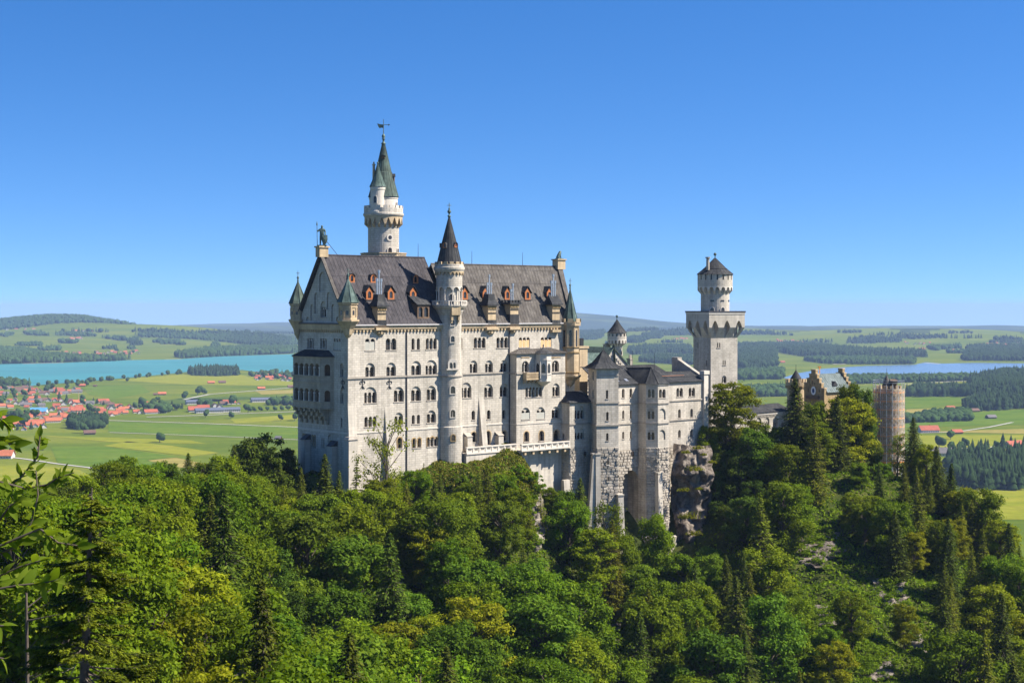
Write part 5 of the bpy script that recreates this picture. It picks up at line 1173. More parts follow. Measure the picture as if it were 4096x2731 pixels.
def gatehouse():
    Y0 = 374.0; T = thing('gatehouse', 'ochre gatehouse with stepped gable, clock and pale green roof among the trees', 'gatehouse', (80, Y0, -50))
    pl = (xat(c10(826, 0)[0], Y0), Y0); z = lambda y: zat(c10(0, y)[1], Y0 - 1)
    P = Plane(pl, (-E2[0], -E2[1])); X = lambda x: P.at(c10(x, 0)[0], 300)[0]
    right = [(X(x), z(y)) for x, y in ((925, 207), (948, 207), (948, 252), (962, 252), (962, 297), (985, 297), (985, 345), (1008, 345), (1008, 395), (1038, 395))]
    mir = [(X(826), z(345)), (X(855), z(345)), (X(855), z(297)), (X(880), z(297)), (X(880), z(252)), (X(901), z(252)), (X(901), z(207))]
    out = [(X(826), -55), (X(1038), -55)] + right[::-1] + mir[::-1]
    far = 10.8; zr = z(245); am = X(925); er = X(1040); zE = z(432); Pb = P.shift(-far)
    f = Facade(P, c10, T); m = MB()
    for x0, x1, y0, y1 in ((910, 919, 292, 352), (884, 893, 315, 380), (932, 940, 333, 358), (948, 956, 375, 400), (866, 873, 385, 432), (982, 990, 400, 430)): f.holes.append((arch_pts(X(x0), X(x1), z(y1), z(y0)), .2)); f.jobs.append((arch_pts(X(x0), X(x1), z(y1), z(y0)), []))
    f.done(m, out)
    n = len(out); m.add([P.pt(*q, .9) for q in out] + [P.pt(*q, 0) for q in out], [[i, (i + 1) % n, n + (i + 1) % n, n + i] for i in range(n)]); m.build('gable', 'sandD', T)
    b = MB(); panel(b, Pb, out, []); panel(b, Pb, out, [], 0, .9); b.add([Pb.pt(*q, .9) for q in out] + [Pb.pt(*q, 0) for q in out], [[i, (i + 1) % n, n + (i + 1) % n, n + i] for i in range(n)]); b.build('gable', 'sandD', T)
    b = MB()
    for PP in (P, Pb):
        for (a0, a1, zz) in ((X(899), X(950), z(207)), (X(946), X(964), z(252)), (X(960), X(987), z(297)), (X(983), X(1010), z(345)), (X(1006), X(1042), z(395)), (X(878), X(903), z(252)), (X(853), X(882), z(297)), (X(826), X(857), z(345))): b.box(PP, a0, a1, -1.0, .1, zz, zz + .3)
    b.build('coping', 'sand', T)
    b = MB(); slope(b, P.pt(er + .3, zE, .9), P.pt(er + .3, zE, far), P.pt(am, zr, far), P.pt(am, zr, .9), .15, .8); slope(b, P.pt(X(820), zE, far), P.pt(X(820), zE, .9), P.pt(am, zr, .9), P.pt(am, zr, far), .15, .8); b.build('roof', 'roofLG', T)
    b = MB()
    for a in (er - .2, X(828)): b.poly([P.pt(a, -55, .5), P.pt(a, -55, far), P.pt(a, zE, far), P.pt(a, zE, .5)])
    b.build('wall', 'sandD', T)
    # lower porch roof in shade
    b = MB(); b.box(P, X(868), X(990), 0, .9, z(500), z(468)); b.build('porch', 'brown', T)
    # clock
    b = MB(); a, zz = P.at(*c10(925, 420)); n = 24
    b.add([P.pt(a + .72 * math.cos(2 * math.pi * i / n), zz + 1.05 * math.sin(2 * math.pi * i / n), -.1) for i in range(n)], [list(range(n))]); 
    for i in range(n): 
        t0, t1 = 2 * math.pi * i / n, 2 * math.pi * (i + 1) / n; b.poly([P.pt(a + .72 * math.cos(t0), zz + 1.05 * math.sin(t0), -.1), P.pt(a + .72 * math.cos(t1), zz + 1.05 * math.sin(t1), -.1), P.pt(a + .72 * math.cos(t1), zz + 1.05 * math.sin(t1), 0), P.pt(a + .72 * math.cos(t0), zz + 1.05 * math.sin(t0), 0)])
    ck = b.build('clock', 'white', T); b = MB(); b.add([P.pt(a + .36 * math.cos(2 * math.pi * i / n), zz + .6 * math.sin(2 * math.pi * i / n), -.13) for i in range(n)], [list(range(n))]); b.build('dial', MTX('dial_blue', (.02, .05, .14)), ck)
    Pd = Plane(P.pt(er - .9, 0, 0)[:2], E1); aD, zD = Pd.at(*c10(1145, 405)); b = MB(); b.box(Pd, aD - .7, aD + .7, -1.5, 0, zD - .6, zD + 1.0); b.add([Pd.pt(aD - 1, zD + .9, -.3), Pd.pt(aD + 1, zD + .9, -.3), Pd.pt(aD, zD + 2.0, -.3), Pd.pt(aD - 1, zD + .9, 2), Pd.pt(aD + 1, zD + .9, 2), Pd.pt(aD, zD + 2.0, 2)], [[0, 1, 2], [0, 2, 5, 3], [1, 2, 5, 4]]); b.build('dormer', 'roofD', T)
    b = MB(); q = P.pt(am, zr, far * .22); zV = zr; b.tube(q, (q[0], q[1], zV + 1.8), .13, .1, 5); b.add([(q[0] - .6, q[1], zV + 1.9), (q[0] + .5, q[1], zV + 1.9), (q[0] + .1, q[1], zV + 1.2)], [[0, 1, 2]]); b.build('weather_vane', 'plank', T)
    # round turret to the left
    c = (xat(c10(742, 0)[0], 384), 384.0); zz = lambda y: zat(c10(0, y)[1], 381); r = 92 / 2.6133 / 4 * 384 / F; R_ = 109 / 2.6133 / 4 * 384 / F
    b = MB(); b.lathe(c, [(r, -52), (r, zz(400)), (R_, zz(375)), (R_, zz(335)), (R_ - .4, zz(335))], 32); tr = b.build('turret', 'sand', T)
    b = MB(); merlons(b, c, R_, zz(336), zz(302), 14, .45, .6); b.build('battlement', 'sand', tr)
    b = MB(); strip_arcade(b, ring_map(c, r), 0, 2 * math.pi, zz(398), zz(370), 12, R_ - r + .05); b.build('cornice', 'sandD', tr)
    rc = 57 / 2.6133 / 4 * 384 / F; b = MB(); b.lathe(c, [(rc, zz(345)), (rc, zz(302)), (rc * 1.05, zz(300)), (.06, zz(208))], 24); b.tube((*c, zz(210)), (*c, zz(150)), .06, .04, 5); b.build('roof', 'roofD', tr)
    return T
def MTX(name, c):
    MT[name] = plain(name, c); return name
gatehouse()

def scaffold_tower():
    Y = 372.0; c = (xat(c10(1712, 0)[0], Y), Y); Yf = Y - 4; z = lambda y: zat(c10(0, y)[1], Yf); rs = 160 / 2.6133 / 4 * Y / F; r = rs - 1.0
    T = thing('gate_tower', 'round gatehouse tower with small cone roof and battlements behind scaffold netting', 'tower', (c[0], c[1], -50))
    b = MB(); b.lathe(c, [(r * .95, -52), (r * .95, z(450)), (r * 1.1, z(425)), (r * 1.1, z(405)), (r - .5, z(405))], 36); b.build('wall', 'sandD', T)
    b = MB(); merlons(b, c, r * 1.1, z(410), z(376), 12, .5, .55); b.build('battlement', 'sand', T)
    rc = 52 / 2.6133 / 4 * Y / F; cc = (xat(c10(1690, 0)[0], Y), Y); b = MB(); b.lathe(cc, [(rc * .9, z(420)), (rc * .92, z(395)), (rc * 1.02, z(390)), (rc * .55, z(325)), (.08, z(265))], 24); b.tube((*cc, z(268)), (*cc, z(192)), .06, .04, 5); b.build('roof', 'roofB', T)
    P = Plane((xat(c10(1720, 0)[0], Y), Y), (1, .1)); b = MB(); L = xat(c10(1785, 0)[0], Y) - xat(c10(1720, 0)[0], Y); b.box(P, 0, L, -1.5, 1.2, z(365), z(325)); b.add([P.pt(-.2, z(325), -1.4), P.pt(L + .3, z(325), -1.4), P.pt(L, z(308), 0), P.pt(0, z(308), 0), P.pt(-.2, z(325), 1.4), P.pt(L + .3, z(325), 1.4)], [[0, 1, 2, 3], [3, 2, 5, 4]]); b.box(P, .1, L - .1, -.8, .8, z(410), z(365)); b.build('stair_head', 'brown', T)
    S = thing('scaffolding', 'steel scaffolding with orange boards and pale netting round the gatehouse tower', 'scaffolding', (c[0], c[1], -50))
    lev = [450, 540, 630, 720, 810, 905, 995, 1085, 1180]; b = MB(); n = 16; pts = [(c[0] + rs * math.cos(2 * math.pi * k / n), c[1] + rs * math.sin(2 * math.pi * k / n)) for k in range(n)]; pin = [(c[0] + (rs - .8) * math.cos(2 * math.pi * k / n), c[1] + (rs - .8) * math.sin(2 * math.pi * k / n)) for k in range(n)]
    for k in range(n):
        b.tube((*pts[k], -52), (*pts[k], z(355)), .075, .075, 5); b.tube((*pin[k], -52), (*pin[k], z(420)), .06, .06, 5)
        for y in [362] + lev:
            for dz in (1.0, .5): b.tube((*pts[k], z(y) + dz), (*pts[(k + 1) % n], z(y) + dz), .05, .05, 4)
        for y0, y1 in zip(lev[:-1], lev[1:]):
            if k % 3 == 0: b.tube((*pts[k], z(y1)), (*pts[(k + 1) % n], z(y0)), .045, .045, 4)
    b.build('frame', 'tube', S)
    b = MB()
    for y in lev:
        for k in range(n):
            k2 = (k + 1) % n; zz = z(y); q = [(*pts[k], zz), (*pts[k2], zz), (*pin[k2], zz), (*pin[k], zz)]; q2 = [(p[0], p[1], zz + .32) for p in q[:2]]
            b.poly(q); b.poly([q[0], q[1], q2[1], q2[0]])
    b.build('deck', 'plank', S)
    b = MB(); m = 48; zs = [z(410 + i * 16) for i in range(48)]
    for j, zz in enumerate(zs[:-1]):
        for k in range(m):
            f = lambda k_, z_: (c[0] + (rs + .06 + .05 * math.sin(k_ * 2.4 + 7 * math.sin(z_ * .9))) * math.cos(2 * math.pi * k_ / m), c[1] + (rs + .06 + .05 * math.sin(k_ * 2.4 + 7 * math.sin(z_ * .9))) * math.sin(2 * math.pi * k_ / m), z_)
            b.poly([f(k, zs[j + 1]), f((k + 1) % m, zs[j + 1]), f((k + 1) % m, zz), f(k, zz)])
    b.build('netting', 'net', S, True)
    # flanking scaffold bay over the gate
    x0, x1 = xat(c10(1405, 0)[0], 368), xat(c10(1540, 0)[0], 368); P = Plane((x0, 368.0), (1, 0.25)); L = (x1 - x0); b = MB(); d = MB()
    for i in range(4):
        a = L * i / 3
        for dd in (0, 1.2): q = P.pt(a, 0, dd); b.tube((q[0], q[1], -52), (q[0], q[1], z(540)), .075, .075, 5)
    for y in (560, 650, 740, 870, 990, 1080, 1175):
        d.box(P, 0, L, -1.2, 0, z(y), z(y) + .15); d.box(P, 0, L, 0, .04, z(y), z(y) + .35)
        for dz in (.6, 1.1): q, q2 = P.pt(0, z(y) + dz), P.pt(L, z(y) + dz); b.tube(q, q2, .05, .05, 4)
    b.build('frame', 'tube', S); d.build('deck', 'plank', S)
    b = MB(); P2 = P.shift(-1.4); b.box(P2, -3.0, L + 2.5, -1, 0, -55, z(560)); b.build('wall', 'sand', T)
    # wall by the gate, and the dark gate itself
    b = MB(); a0, a1 = -3.0 - 2.4, -3.0; b.box(P2, a0, a1, -1, .3, -55, z(965)); b.build('wall', 'trim', T)
    b = MB(); b.poly([P2.pt(*p, -.05) for p in arch_pts(L * .25, L * 1.1, z(1270), z(1120))]); b.build('gate', 'brown', T)
scaffold_tower()

def skin_obj(name, verts, edges, radii, m, parent, root=0, sub=2, loc=None):
    me = bpy.data.meshes.new(name); off = Vector(parent['origin']) if parent is not None else Vector(loc)
    me.from_pydata([tuple(Vector(v) - off) for v in verts], edges, []); me.materials.append(MT[m])
    o = bpy.data.objects.new(name, me); COL.objects.link(o)
    if parent is not None: o.parent = parent
    else: o.location = off
    sk = o.modifiers.new('Skin', 'SKIN'); sk.use_smooth_shade = True
    for i, r in enumerate(radii):
        v = me.skin_vertices[0].data[i]; r = r if isinstance(r, tuple) else (r, r); v.radius = r; v.use_root = (i == root)
    s = o.modifiers.new('Sub', 'SUBSURF'); s.levels = s.render_levels = sub
    dg = bpy.context.evaluated_depsgraph_get(); ev = o.evaluated_get(dg); nm = bpy.data.meshes.new_from_object(ev); o.modifiers.clear(); o.data = nm
    if len(nm.materials) == 0: nm.materials.append(MT[m])
    o['origin'] = tuple(off); return o
def statues():
    # knight: on the west gable, standing with lance and shield, turned to the valley
    p = st(-.1, 17.3 / 2); zb = 9.8 + 1.7; c = Vector((p[0], p[1], zb)); s = 4.2 / 1.95
    T = thing('knight_statue', 'green bronze knight statue with lance and shield on the west gable top', 'statue', c)
    V = [(0, 0, 1.0), (0, 0, 1.25), (0, 0, 1.45), (0, 0, 1.58), (0, 0, 1.72), (0, 0, 1.86), (.11, 0, .95), (.14, -.05, .5), (.13, 0, .08), (.16, -.17, .03), (-.11, 0, .95), (-.14, .02, .5), (-.16, .05, .08), (-.22, -.10, .03), (-.24, 0, 1.46), (-.36, -.02, 1.28), (-.38, -.10, 1.42), (.24, 0, 1.46), (.30, .0, 1.18), (.30, -.14, .98)]
    E = [(0, 1), (1, 2), (2, 3), (3, 4), (4, 5), (0, 6), (6, 7), (7, 8), (8, 9), (0, 10), (10, 11), (11, 12), (12, 13), (2, 14), (14, 15), (15, 16), (2, 17), (17, 18), (18, 19)]
    r = [(.19, .14), (.18, .14), (.2, .14), .07, .11, .09, .12, .085, .06, .05, .12, .085, .06, .05, .08, .065, .06, .08, .065, .06]
    skin_obj('body', [c + Vector(v) * s for v in V], E, [((a[0] * s, a[1] * s) if isinstance(a, tuple) else a * s) for a in r], 'bronze', T)
    b = MB(); b.tube(c + Vector((-.40, -.12, 0)) * s, c + Vector((-.43, -.10, 1.85)) * s, .07, .06, 6); q = c + Vector((-.43, -.10, 1.85)) * s; b.tube(q, q + Vector((0, 0, .35)), .16, .12, 6); b.tube(q + Vector((0, 0, .35)), q + Vector((0, 0, .8)), .12, .01, 6); b.build('lance', 'bronze', T)
    b = MB(); sh = [(-.02, .95), (.50, .98), (.52, .55), (.40, .22), (.26, .05), (.10, .22), (-.02, .55)]; k = lambda x, z, y: c + Vector((x, y, z)) * s
    b.add([k(x, z, -.22) for x, z in sh] + [k(.25, .6, -.32)] + [k(x, z, -.16) for x, z in sh], [[i, (i + 1) % 7, 7] for i in range(7)] + [[i, (i + 1) % 7, 8 + (i + 1) % 7, 8 + i] for i in range(7)] + [list(range(8, 15))]); b.build('shield', 'bronze', T)
    b = MB(); b.prism([(c.x - .9, c.y - .7), (c.x + .9, c.y - .7), (c.x + .9, c.y + .7), (c.x - .9, c.y + .7)], zb - .02, zb + .22); b.build('plinth', 'bronze', T)
    b = MB(); b.tube(c + Vector((.9, 0, .9)), Vector(st3(3.4, 17.3 / 2, 9.95)), .05, .05, 5); b.build('stay_rod', 'iron', T)
    # lion
    p = st(59.1, 6.5); c = Vector((p[0], p[1], 8.55 + 1.65)); s = 1.9 / 1.6; T = thing('lion_statue', 'green bronze seated lion on the pedestal at the east end of the palace ridge', 'statue', c)
    V = [(-.35, 0, .3), (-.15, 0, .6), (.12, 0, .95), (.25, 0, 1.18), (.34, 0, 1.38), (.56, 0, 1.32), (-.32, .2, .25), (.0, .24, .12), (.18, .25, .05), (-.32, -.2, .25), (.0, -.24, .12), (.18, -.25, .05), (.22, .15, .75), (.30, .16, .35), (.36, .16, .05), (.22, -.15, .75), (.30, -.16, .35), (.36, -.16, .05), (-.55, .1, .1), (-.5, .3, .08)]
    E = [(0, 1), (1, 2), (2, 3), (3, 4), (4, 5), (0, 6), (6, 7), (7, 8), (0, 9), (9, 10), (10, 11), (2, 12), (12, 13), (13, 14), (2, 15), (15, 16), (16, 17), (0, 18), (18, 19)]
    r = [.26, .28, .3, .28, .24, .13, .2, .14, .09, .2, .14, .09, .13, .10, .09, .13, .10, .09, .07, .05]
    rot = lambda v: Vector((v[0] * E1[0] - v[1] * E1[1], v[0] * E1[1] + v[1] * E1[0], v[2]))
    skin_obj('body', [c + rot(v) * s for v in V], E, [a * s for a in r], 'bronze', T)
    b = MB(); b.prism([st(58.4, 6.0), st(60.0, 6.0), st(60.0, 7.0), st(58.4, 7.0)], c.z - .02, c.z + .15); b.build('plinth', 'bronze', T)
statues()
def cloth(i):
    cs = [(.05, .06, .1), (.35, .08, .06), (.5, .5, .48), (.04, .05, .05), (.1, .16, .3), (.3, .25, .12)]; n = 'cloth_%s' % ('navy', 'red', 'white', 'black', 'blue', 'tan')[i]
    if n not in MT: MT[n] = plain(n, cs[i], .9, vary=.15)
    return n
MT['skin'] = plain('skin', (.5, .3, .2), .7, vary=.1)
def people():
    xs = [(1432, 0, 'navy blue'), (1452, 2, 'white'), (1474, 3, 'black'), (1502, 3, 'black'), (1520, 4, 'blue'), (1538, 1, 'red'), (1560, 5, 'tan')]
    for i, (x, ci, word) in enumerate(xs):
        Y = 363.0 + (i % 3) * .9; u = c10(x, 0)[0]; c = Vector((xat(u, Y), Y, zat(c10(0, 1272)[1], 364))); h = 1.0 + .04 * ((i * 37) % 5 - 2)
        V = [(0, 0, .95), (0, 0, 1.2), (0, 0, 1.42), (0, 0, 1.52), (0, -.01, 1.62), (0, 0, 1.74), (.1, 0, .9), (.11, -.04, .48), (.11, .02, .07), (.12, -.13, .03), (-.1, 0, .9), (-.11, .04, .48), (-.11, .06, .07), (-.12, -.08, .03), (.2, 0, 1.38), (.25, .02, 1.1), (.24, -.1, .88), (-.2, 0, 1.38), (-.25, .03, 1.1), (-.24, -.06, .87)]
        E = [(0, 1), (1, 2), (2, 3), (3, 4), (4, 5), (0, 6), (6, 7), (7, 8), (8, 9), (0, 10), (10, 11), (11, 12), (12, 13), (2, 14), (14, 15), (15, 16), (2, 17), (17, 18), (18, 19)]
        r = [.15, .14, .15, .06, .1, .07, .1, .07, .05, .04, .1, .07, .05, .04, .065, .05, .04, .065, .05, .04]
        side = ['leftmost at the scaffold foot', 'second from the left', 'third from the left', 'beside the timber gate', 'in the middle of the gateway', 'second from the right', 'rightmost by the tower'][i]
        T = thing('person', 'visitor in %s clothes standing before the castle gate, %s' % (word, side), 'person', c, 'visitors waiting at the castle gate')
        skin_obj('body', [c + Vector(v) * h for v in V], E, r, cloth(ci), T, sub=1)
        b = MB(); b.ball(c + Vector((0, -.03, 1.64)) * h, .115, 0, 10, 1.2); b.build('head', 'skin', T, True)
people()
# ================================================================== the land beyond: plain, lakes, hills
def S(x, a, b):
    t = np.clip((x - a) / (b - a), 0, 1); return t * t * (3 - 2 * t)
def wave(x, y, sc, seed):
    q = np.random.RandomState(seed); r = 0
    for i in range(7):
        a = q.uniform(0, 6.28); k = 6.28 / (sc * q.uniform(.6, 1.7)); r = r + np.sin((x * math.cos(a) + y * math.sin(a)) * k + q.uniform(0, 6.28)) * q.uniform(.5, 1)
    return r / 3.0
HILLS = [(48, 8000, 48, 380, 500), (86, 8000, 26, 330, 450), (2, 8300, 14, 330, 450), (-45, 8300, 22, 400, 500), (150, 7500, 26, 500, 350), (225, 7600, 30, 700, 400), (255, 15500, 75, 2400, 900), (300, 17500, 90, 2600, 900), (578, 14500, 96, 800, 900), (560, 15500, 110, 1300, 900), (660, 9000, 26, 700, 600),
         (640, 6600, 18, 500, 350), (690, 7400, 22, 500, 350), (760, 8600, 30, 700, 500), (835, 7600, 24, 600, 350), (935, 9000, 44, 900, 600), (905, 7400, 22, 600, 350), (1000, 7800, 30, 700, 420), (810, 5700, 10, 240, 250), (1030, 3650, 9, 330, 360), (1060, 2900, 14, 260, 260), (860, 14000, 45, 2600, 900), (1010, 16500, 75, 2200, 900), (725, 15500, 50, 2600, 900)]
def zfar(x, y):
    x = np.asarray(x, float); y = np.asarray(y, float); y1 = np.maximum(y, 100.0); u = CX + F * x / y1
    z = -180.0 - np.maximum(y - 9000, 0) * 0.0134
    z = z + 40 * S(y, 4850 + 3.4 * np.clip(u, 0, 300), 7600 + 2.0 * np.clip(u, 0, 300)) * (1 - S(u, 130, 330)) * (1 - S(y, 9500, 12000))
    z = z + 9 * (wave(x, y, 1500, 3) + .5 * wave(x, y, 600, 4)) * S(y, 5500, 8000) + 22 * wave(x, y * .6, 3400, 5) * S(y, 9000, 15000)
    for hu, hy, hh, sx, sy in HILLS:
        hx = (hu - CX) / F * hy; z = z + hh * np.exp(-((x - hx) / sx) ** 2 - ((y - hy) / sy) ** 2)
    return z
YS = np.geomspace(500, 34000, 1100); HC = {}
def hit(u, v):
    """where the line of sight through the picture point meets the far land"""
    k = round(u, 1)
    if k not in HC: HC[k] = zfar((k - CX) / F * YS, YS)
    d = HC[k] - (HZ - v) / F * YS; i = int(np.argmax(d > 0))
    if d[i] <= 0: return None
    y = YS[i] if i == 0 else YS[i - 1] + (YS[i] - YS[i - 1]) * d[i - 1] / (d[i - 1] - d[i])
    return ((u - CX) / F * y, y, float((HZ - v) / F * y))
def np_mesh(name, V, FC, mats, parent=None, loc=(0, 0, 0), smooth=False, mi=None):
    me = bpy.data.meshes.new(name); V = np.asarray(V, np.float32); FC = np.asarray(FC, np.int32); k = FC.shape[1]
    me.vertices.add(len(V)); me.vertices.foreach_set('co', V.ravel()); me.loops.add(FC.size); me.loops.foreach_set('vertex_index', FC.ravel())
    me.polygons.add(len(FC)); me.polygons.foreach_set('loop_start', np.arange(0, FC.size, k, dtype=np.int32)); me.polygons.foreach_set('loop_total', np.full(len(FC), k, np.int32))
    for m in mats: me.materials.append(MT[m])
    if mi is not None: me.polygons.foreach_set('material_index', np.asarray(mi, np.int32))
    if smooth: me.polygons.foreach_set('use_smooth', np.ones(len(FC), bool))
    me.update(calc_edges=True); o = bpy.data.objects.new(name, me); COL.objects.link(o); o.location = loc
    if parent is not None: o.parent = parent
    o['origin'] = tuple(loc); return o
def grassmat(name, c0, c1, c2, sc=0.004, detail=8.0, mosaic=False):
    m, nt, b = mat(name); geo = N(nt, 'NewGeometry'); mp = N(nt, 'Mapping'); mp.inputs['Rotation'].default_value = (0, 0, .35); mp.inputs['Scale'].default_value = (1, 2.6, 1)
    nt.links.new(geo.outputs['Position'], mp.inputs[0]); n = N(nt, 'TexNoise', Scale=sc, Detail=detail, Roughness=0.62); nt.links.new(mp.outputs[0], n.inputs['Vector'])
    r = ramp(nt, n.outputs[0], [(0.36, c0), (0.5, c1), (0.64, c2)]); n2 = N(nt, 'TexNoise', Scale=0.09, Detail=5.0, Roughness=0.7); nt.links.new(geo.outputs['Position'], n2.inputs['Vector'])
    r2 = ramp(nt, n2.outputs[0], [(0.3, (.82, .82, .82)), (.7, (1.12, 1.12, 1.08))]); c = mixc(nt, r.outputs[0], r2.outputs[0], 1.0, 'MULTIPLY')
    nt.links.new(c, b.inputs['Base Color']); b.inputs['Roughness'].default_value = 1.0; b.inputs['Specular IOR Level'].default_value = 0.0
MTg = lambda n, *a, **k: MT.__setitem__(n, grassmat(n, *a, **k) or bpy.data.materials[n])
MTg('plain_grass', (.070, .104, .010), (.098, .128, .012), (.132, .148, .017), mosaic=True)
MTg('far_land', (.016, .030, .009), (.026, .042, .011), (.085, .105, .020), sc=.0012)
MTg('field_green', (.064, .112, .010), (.082, .130, .012), (.100, .140, .015), sc=.012)
MTg('field_lime', (.142, .166, .013), (.172, .182, .016), (.198, .194, .022), sc=.012)
MTg('field_tan', (.190, .165, .040), (.220, .185, .050), (.255, .208, .066), sc=.02)
MTg('field_dark', (.042, .074, .013), (.055, .088, .015), (.068, .096, .018), sc=.012)
MT['road'] = plain('pale_gravel_road', (.34, .32, .28), .9, vary=.1, scale=.05)
MT['sandy'] = plain('pale_shore_sand', (.40, .35, .24), .9, vary=.15, scale=.03)
def watermat(name, c, rough):
    m, nt, b = mat(name); geo = N(nt, 'NewGeometry'); mp = N(nt, 'Mapping'); mp.inputs['Scale'].default_value = (1, 3.5, 1); nt.links.new(geo.outputs['Position'], mp.inputs[0])
    n = N(nt, 'TexNoise', Scale=.0022, Detail=6.0, Roughness=.6); nt.links.new(mp.outputs[0], n.inputs['Vector'])
    r = ramp(nt, n.outputs[0], [(.38, tuple(q * .88 for q in c)), (.62, tuple(q * 1.12 for q in c))]); nt.links.new(r.outputs[0], b.inputs['Base Color'])
    b.inputs['Roughness'].default_value = rough; b.inputs['Specular IOR Level'].default_value = .5
    n3 = N(nt, 'TexNoise', Scale=.35, Detail=3.0); nt.links.new(geo.outputs['Position'], n3.inputs['Vector']); bp = N(nt, 'Bump', Strength=.5, Distance=.4); nt.links.new(n3.outputs[0], bp.inputs['Height']); nt.links.new(bp.outputs[0], b.inputs['Normal'])
    MT[name] = m
watermat('turquoise_water', (.030, .165, .170), .6)
watermat('blue_water', (.11, .17, .23), .2)  # base colour lightened to carry the reflection of the pale horizon

# one ground sheet from the foot of the hills to the horizon
us = np.arange(-900, 1930, 10.0); ys = np.concatenate([np.linspace(-300, 480, 8), np.geomspace(560, 26000, 320)])
U, Yg = np.meshgrid(us, ys); Yw = np.maximum(Yg, 900); Xg = (U - CX) / F * Yw; Zg = zfar(Xg, Yg) - np.where(Yg < 500, .5, 0)
nx, ny = len(us), len(ys); idx = np.arange(nx * ny).reshape(ny, nx)
FC = np.stack([idx[:-1, :-1], idx[:-1, 1:], idx[1:, 1:], idx[1:, :-1]], -1).reshape(-1, 4)
o = np_mesh('ground', np.stack([Xg, Yg, Zg], -1).reshape(-1, 3), FC, ['plain_grass', 'far_land'], smooth=True, mi=(Yg[:-1, :-1].ravel() + 500 * np.sin(us[None, :-1] * .05).repeat(ny - 1, 0).ravel() > 8900)); tag(o, 'green meadows of the wide plain and rolling hills', 'ground', kind='structure')
K11 = lambda x, y: (x * .127551, 300 + y * .127551)
K16 = lambda x, y: (700 + x / 7.2592, 312.5 + y / 7.2592)
K15 = lambda x, y: (750 + x / 5.0948, 375 + y / 5.0948)
K7 = lambda x, y: c7(x, y)
def sheet(name, kf, pts, m, lift, label, cat, dens=6):
    """a flat sheet lying on the land, its outline read off the photograph"""
    out = []; n = len(pts)
    for i in range(n):
        for k in range(dens):
            t = k / dens; p = hit(*kf(pts[i][0] * (1 - t) + pts[(i + 1) % n][0] * t, pts[i][1] * (1 - t) + pts[(i + 1) % n][1] * t))
            if p: out.append(p)
    vs = [Vector(p[:2]) for p in out]; rv, _, rf = geometry.delaunay_2d_cdt(vs, [(i, (i + 1) % len(vs)) for i in range(len(vs))], [], 1, 1e-3)[:3]
    zz = zfar([p.x for p in rv], [p.y for p in rv]) + lift; o = np_mesh(name, [(p.x, p.y, z) for p, z in zip(rv, zz)], [list(f) for f in rf], [m]); tag(o, label, cat, kind='structure'); return o
def strip(name, kf, pts, wd, m, lift, label, cat):
    P = []
    for i in range(len(pts) - 1):
        for k in range(10):
            t = k / 10; p = hit(*kf(pts[i][0] * (1 - t) + pts[i + 1][0] * t, pts[i][1] * (1 - t) + pts[i + 1][1] * t)); P.append(p)
    P.append(hit(*kf(*pts[-1]))); P = [p for p in P if p]; V = []
    for i, p in enumerate(P):
        a, b = P[max(0, i - 1)], P[min(len(P) - 1, i + 1)]; dx, dy = b[0] - a[0], b[1] - a[1]; l = math.hypot(dx, dy) or 1
        for s in (-1, 1): x, y = p[0] - s * dy / l * wd / 2, p[1] + s * dx / l * wd / 2; V.append((x, y, float(zfar(x, y)) + lift))
    o = np_mesh(name, V, [[2 * i, 2 * i + 1, 2 * i + 3, 2 * i + 2] for i in range(len(P) - 1)], [m]); tag(o, label, cat, kind='structure'); return o
sheet('lake', K11, [(-900, 560), (-300, 530), (0, 500), (500, 490), (830, 472), (1280, 464), (1420, 460), (1700, 440), (2340, 420), (3300, 405), (3300, 585), (2600, 585), (2330, 582), (2000, 560), (1900, 545), (1470, 560), (1430, 566), (1020, 605), (600, 642), (300, 664), (235, 672), (120, 650), (0, 640), (-900, 700)], 'turquoise_water', .5, 'turquoise lake across the plain', 'lake')
sheet('lake', K16, [(596, 474), (700, 440), (900, 405), (1200, 385), (1560, 375), (1640, 358), (1760, 368), (2000, 363), (2352, 366), (3000, 372), (3000, 420), (2352, 420), (2010, 440), (1980, 470), (1700, 474), (1200, 478), (900, 484), (700, 480)], 'blue_water', .5, 'pale blue lake behind the gatehouse', 'lake')
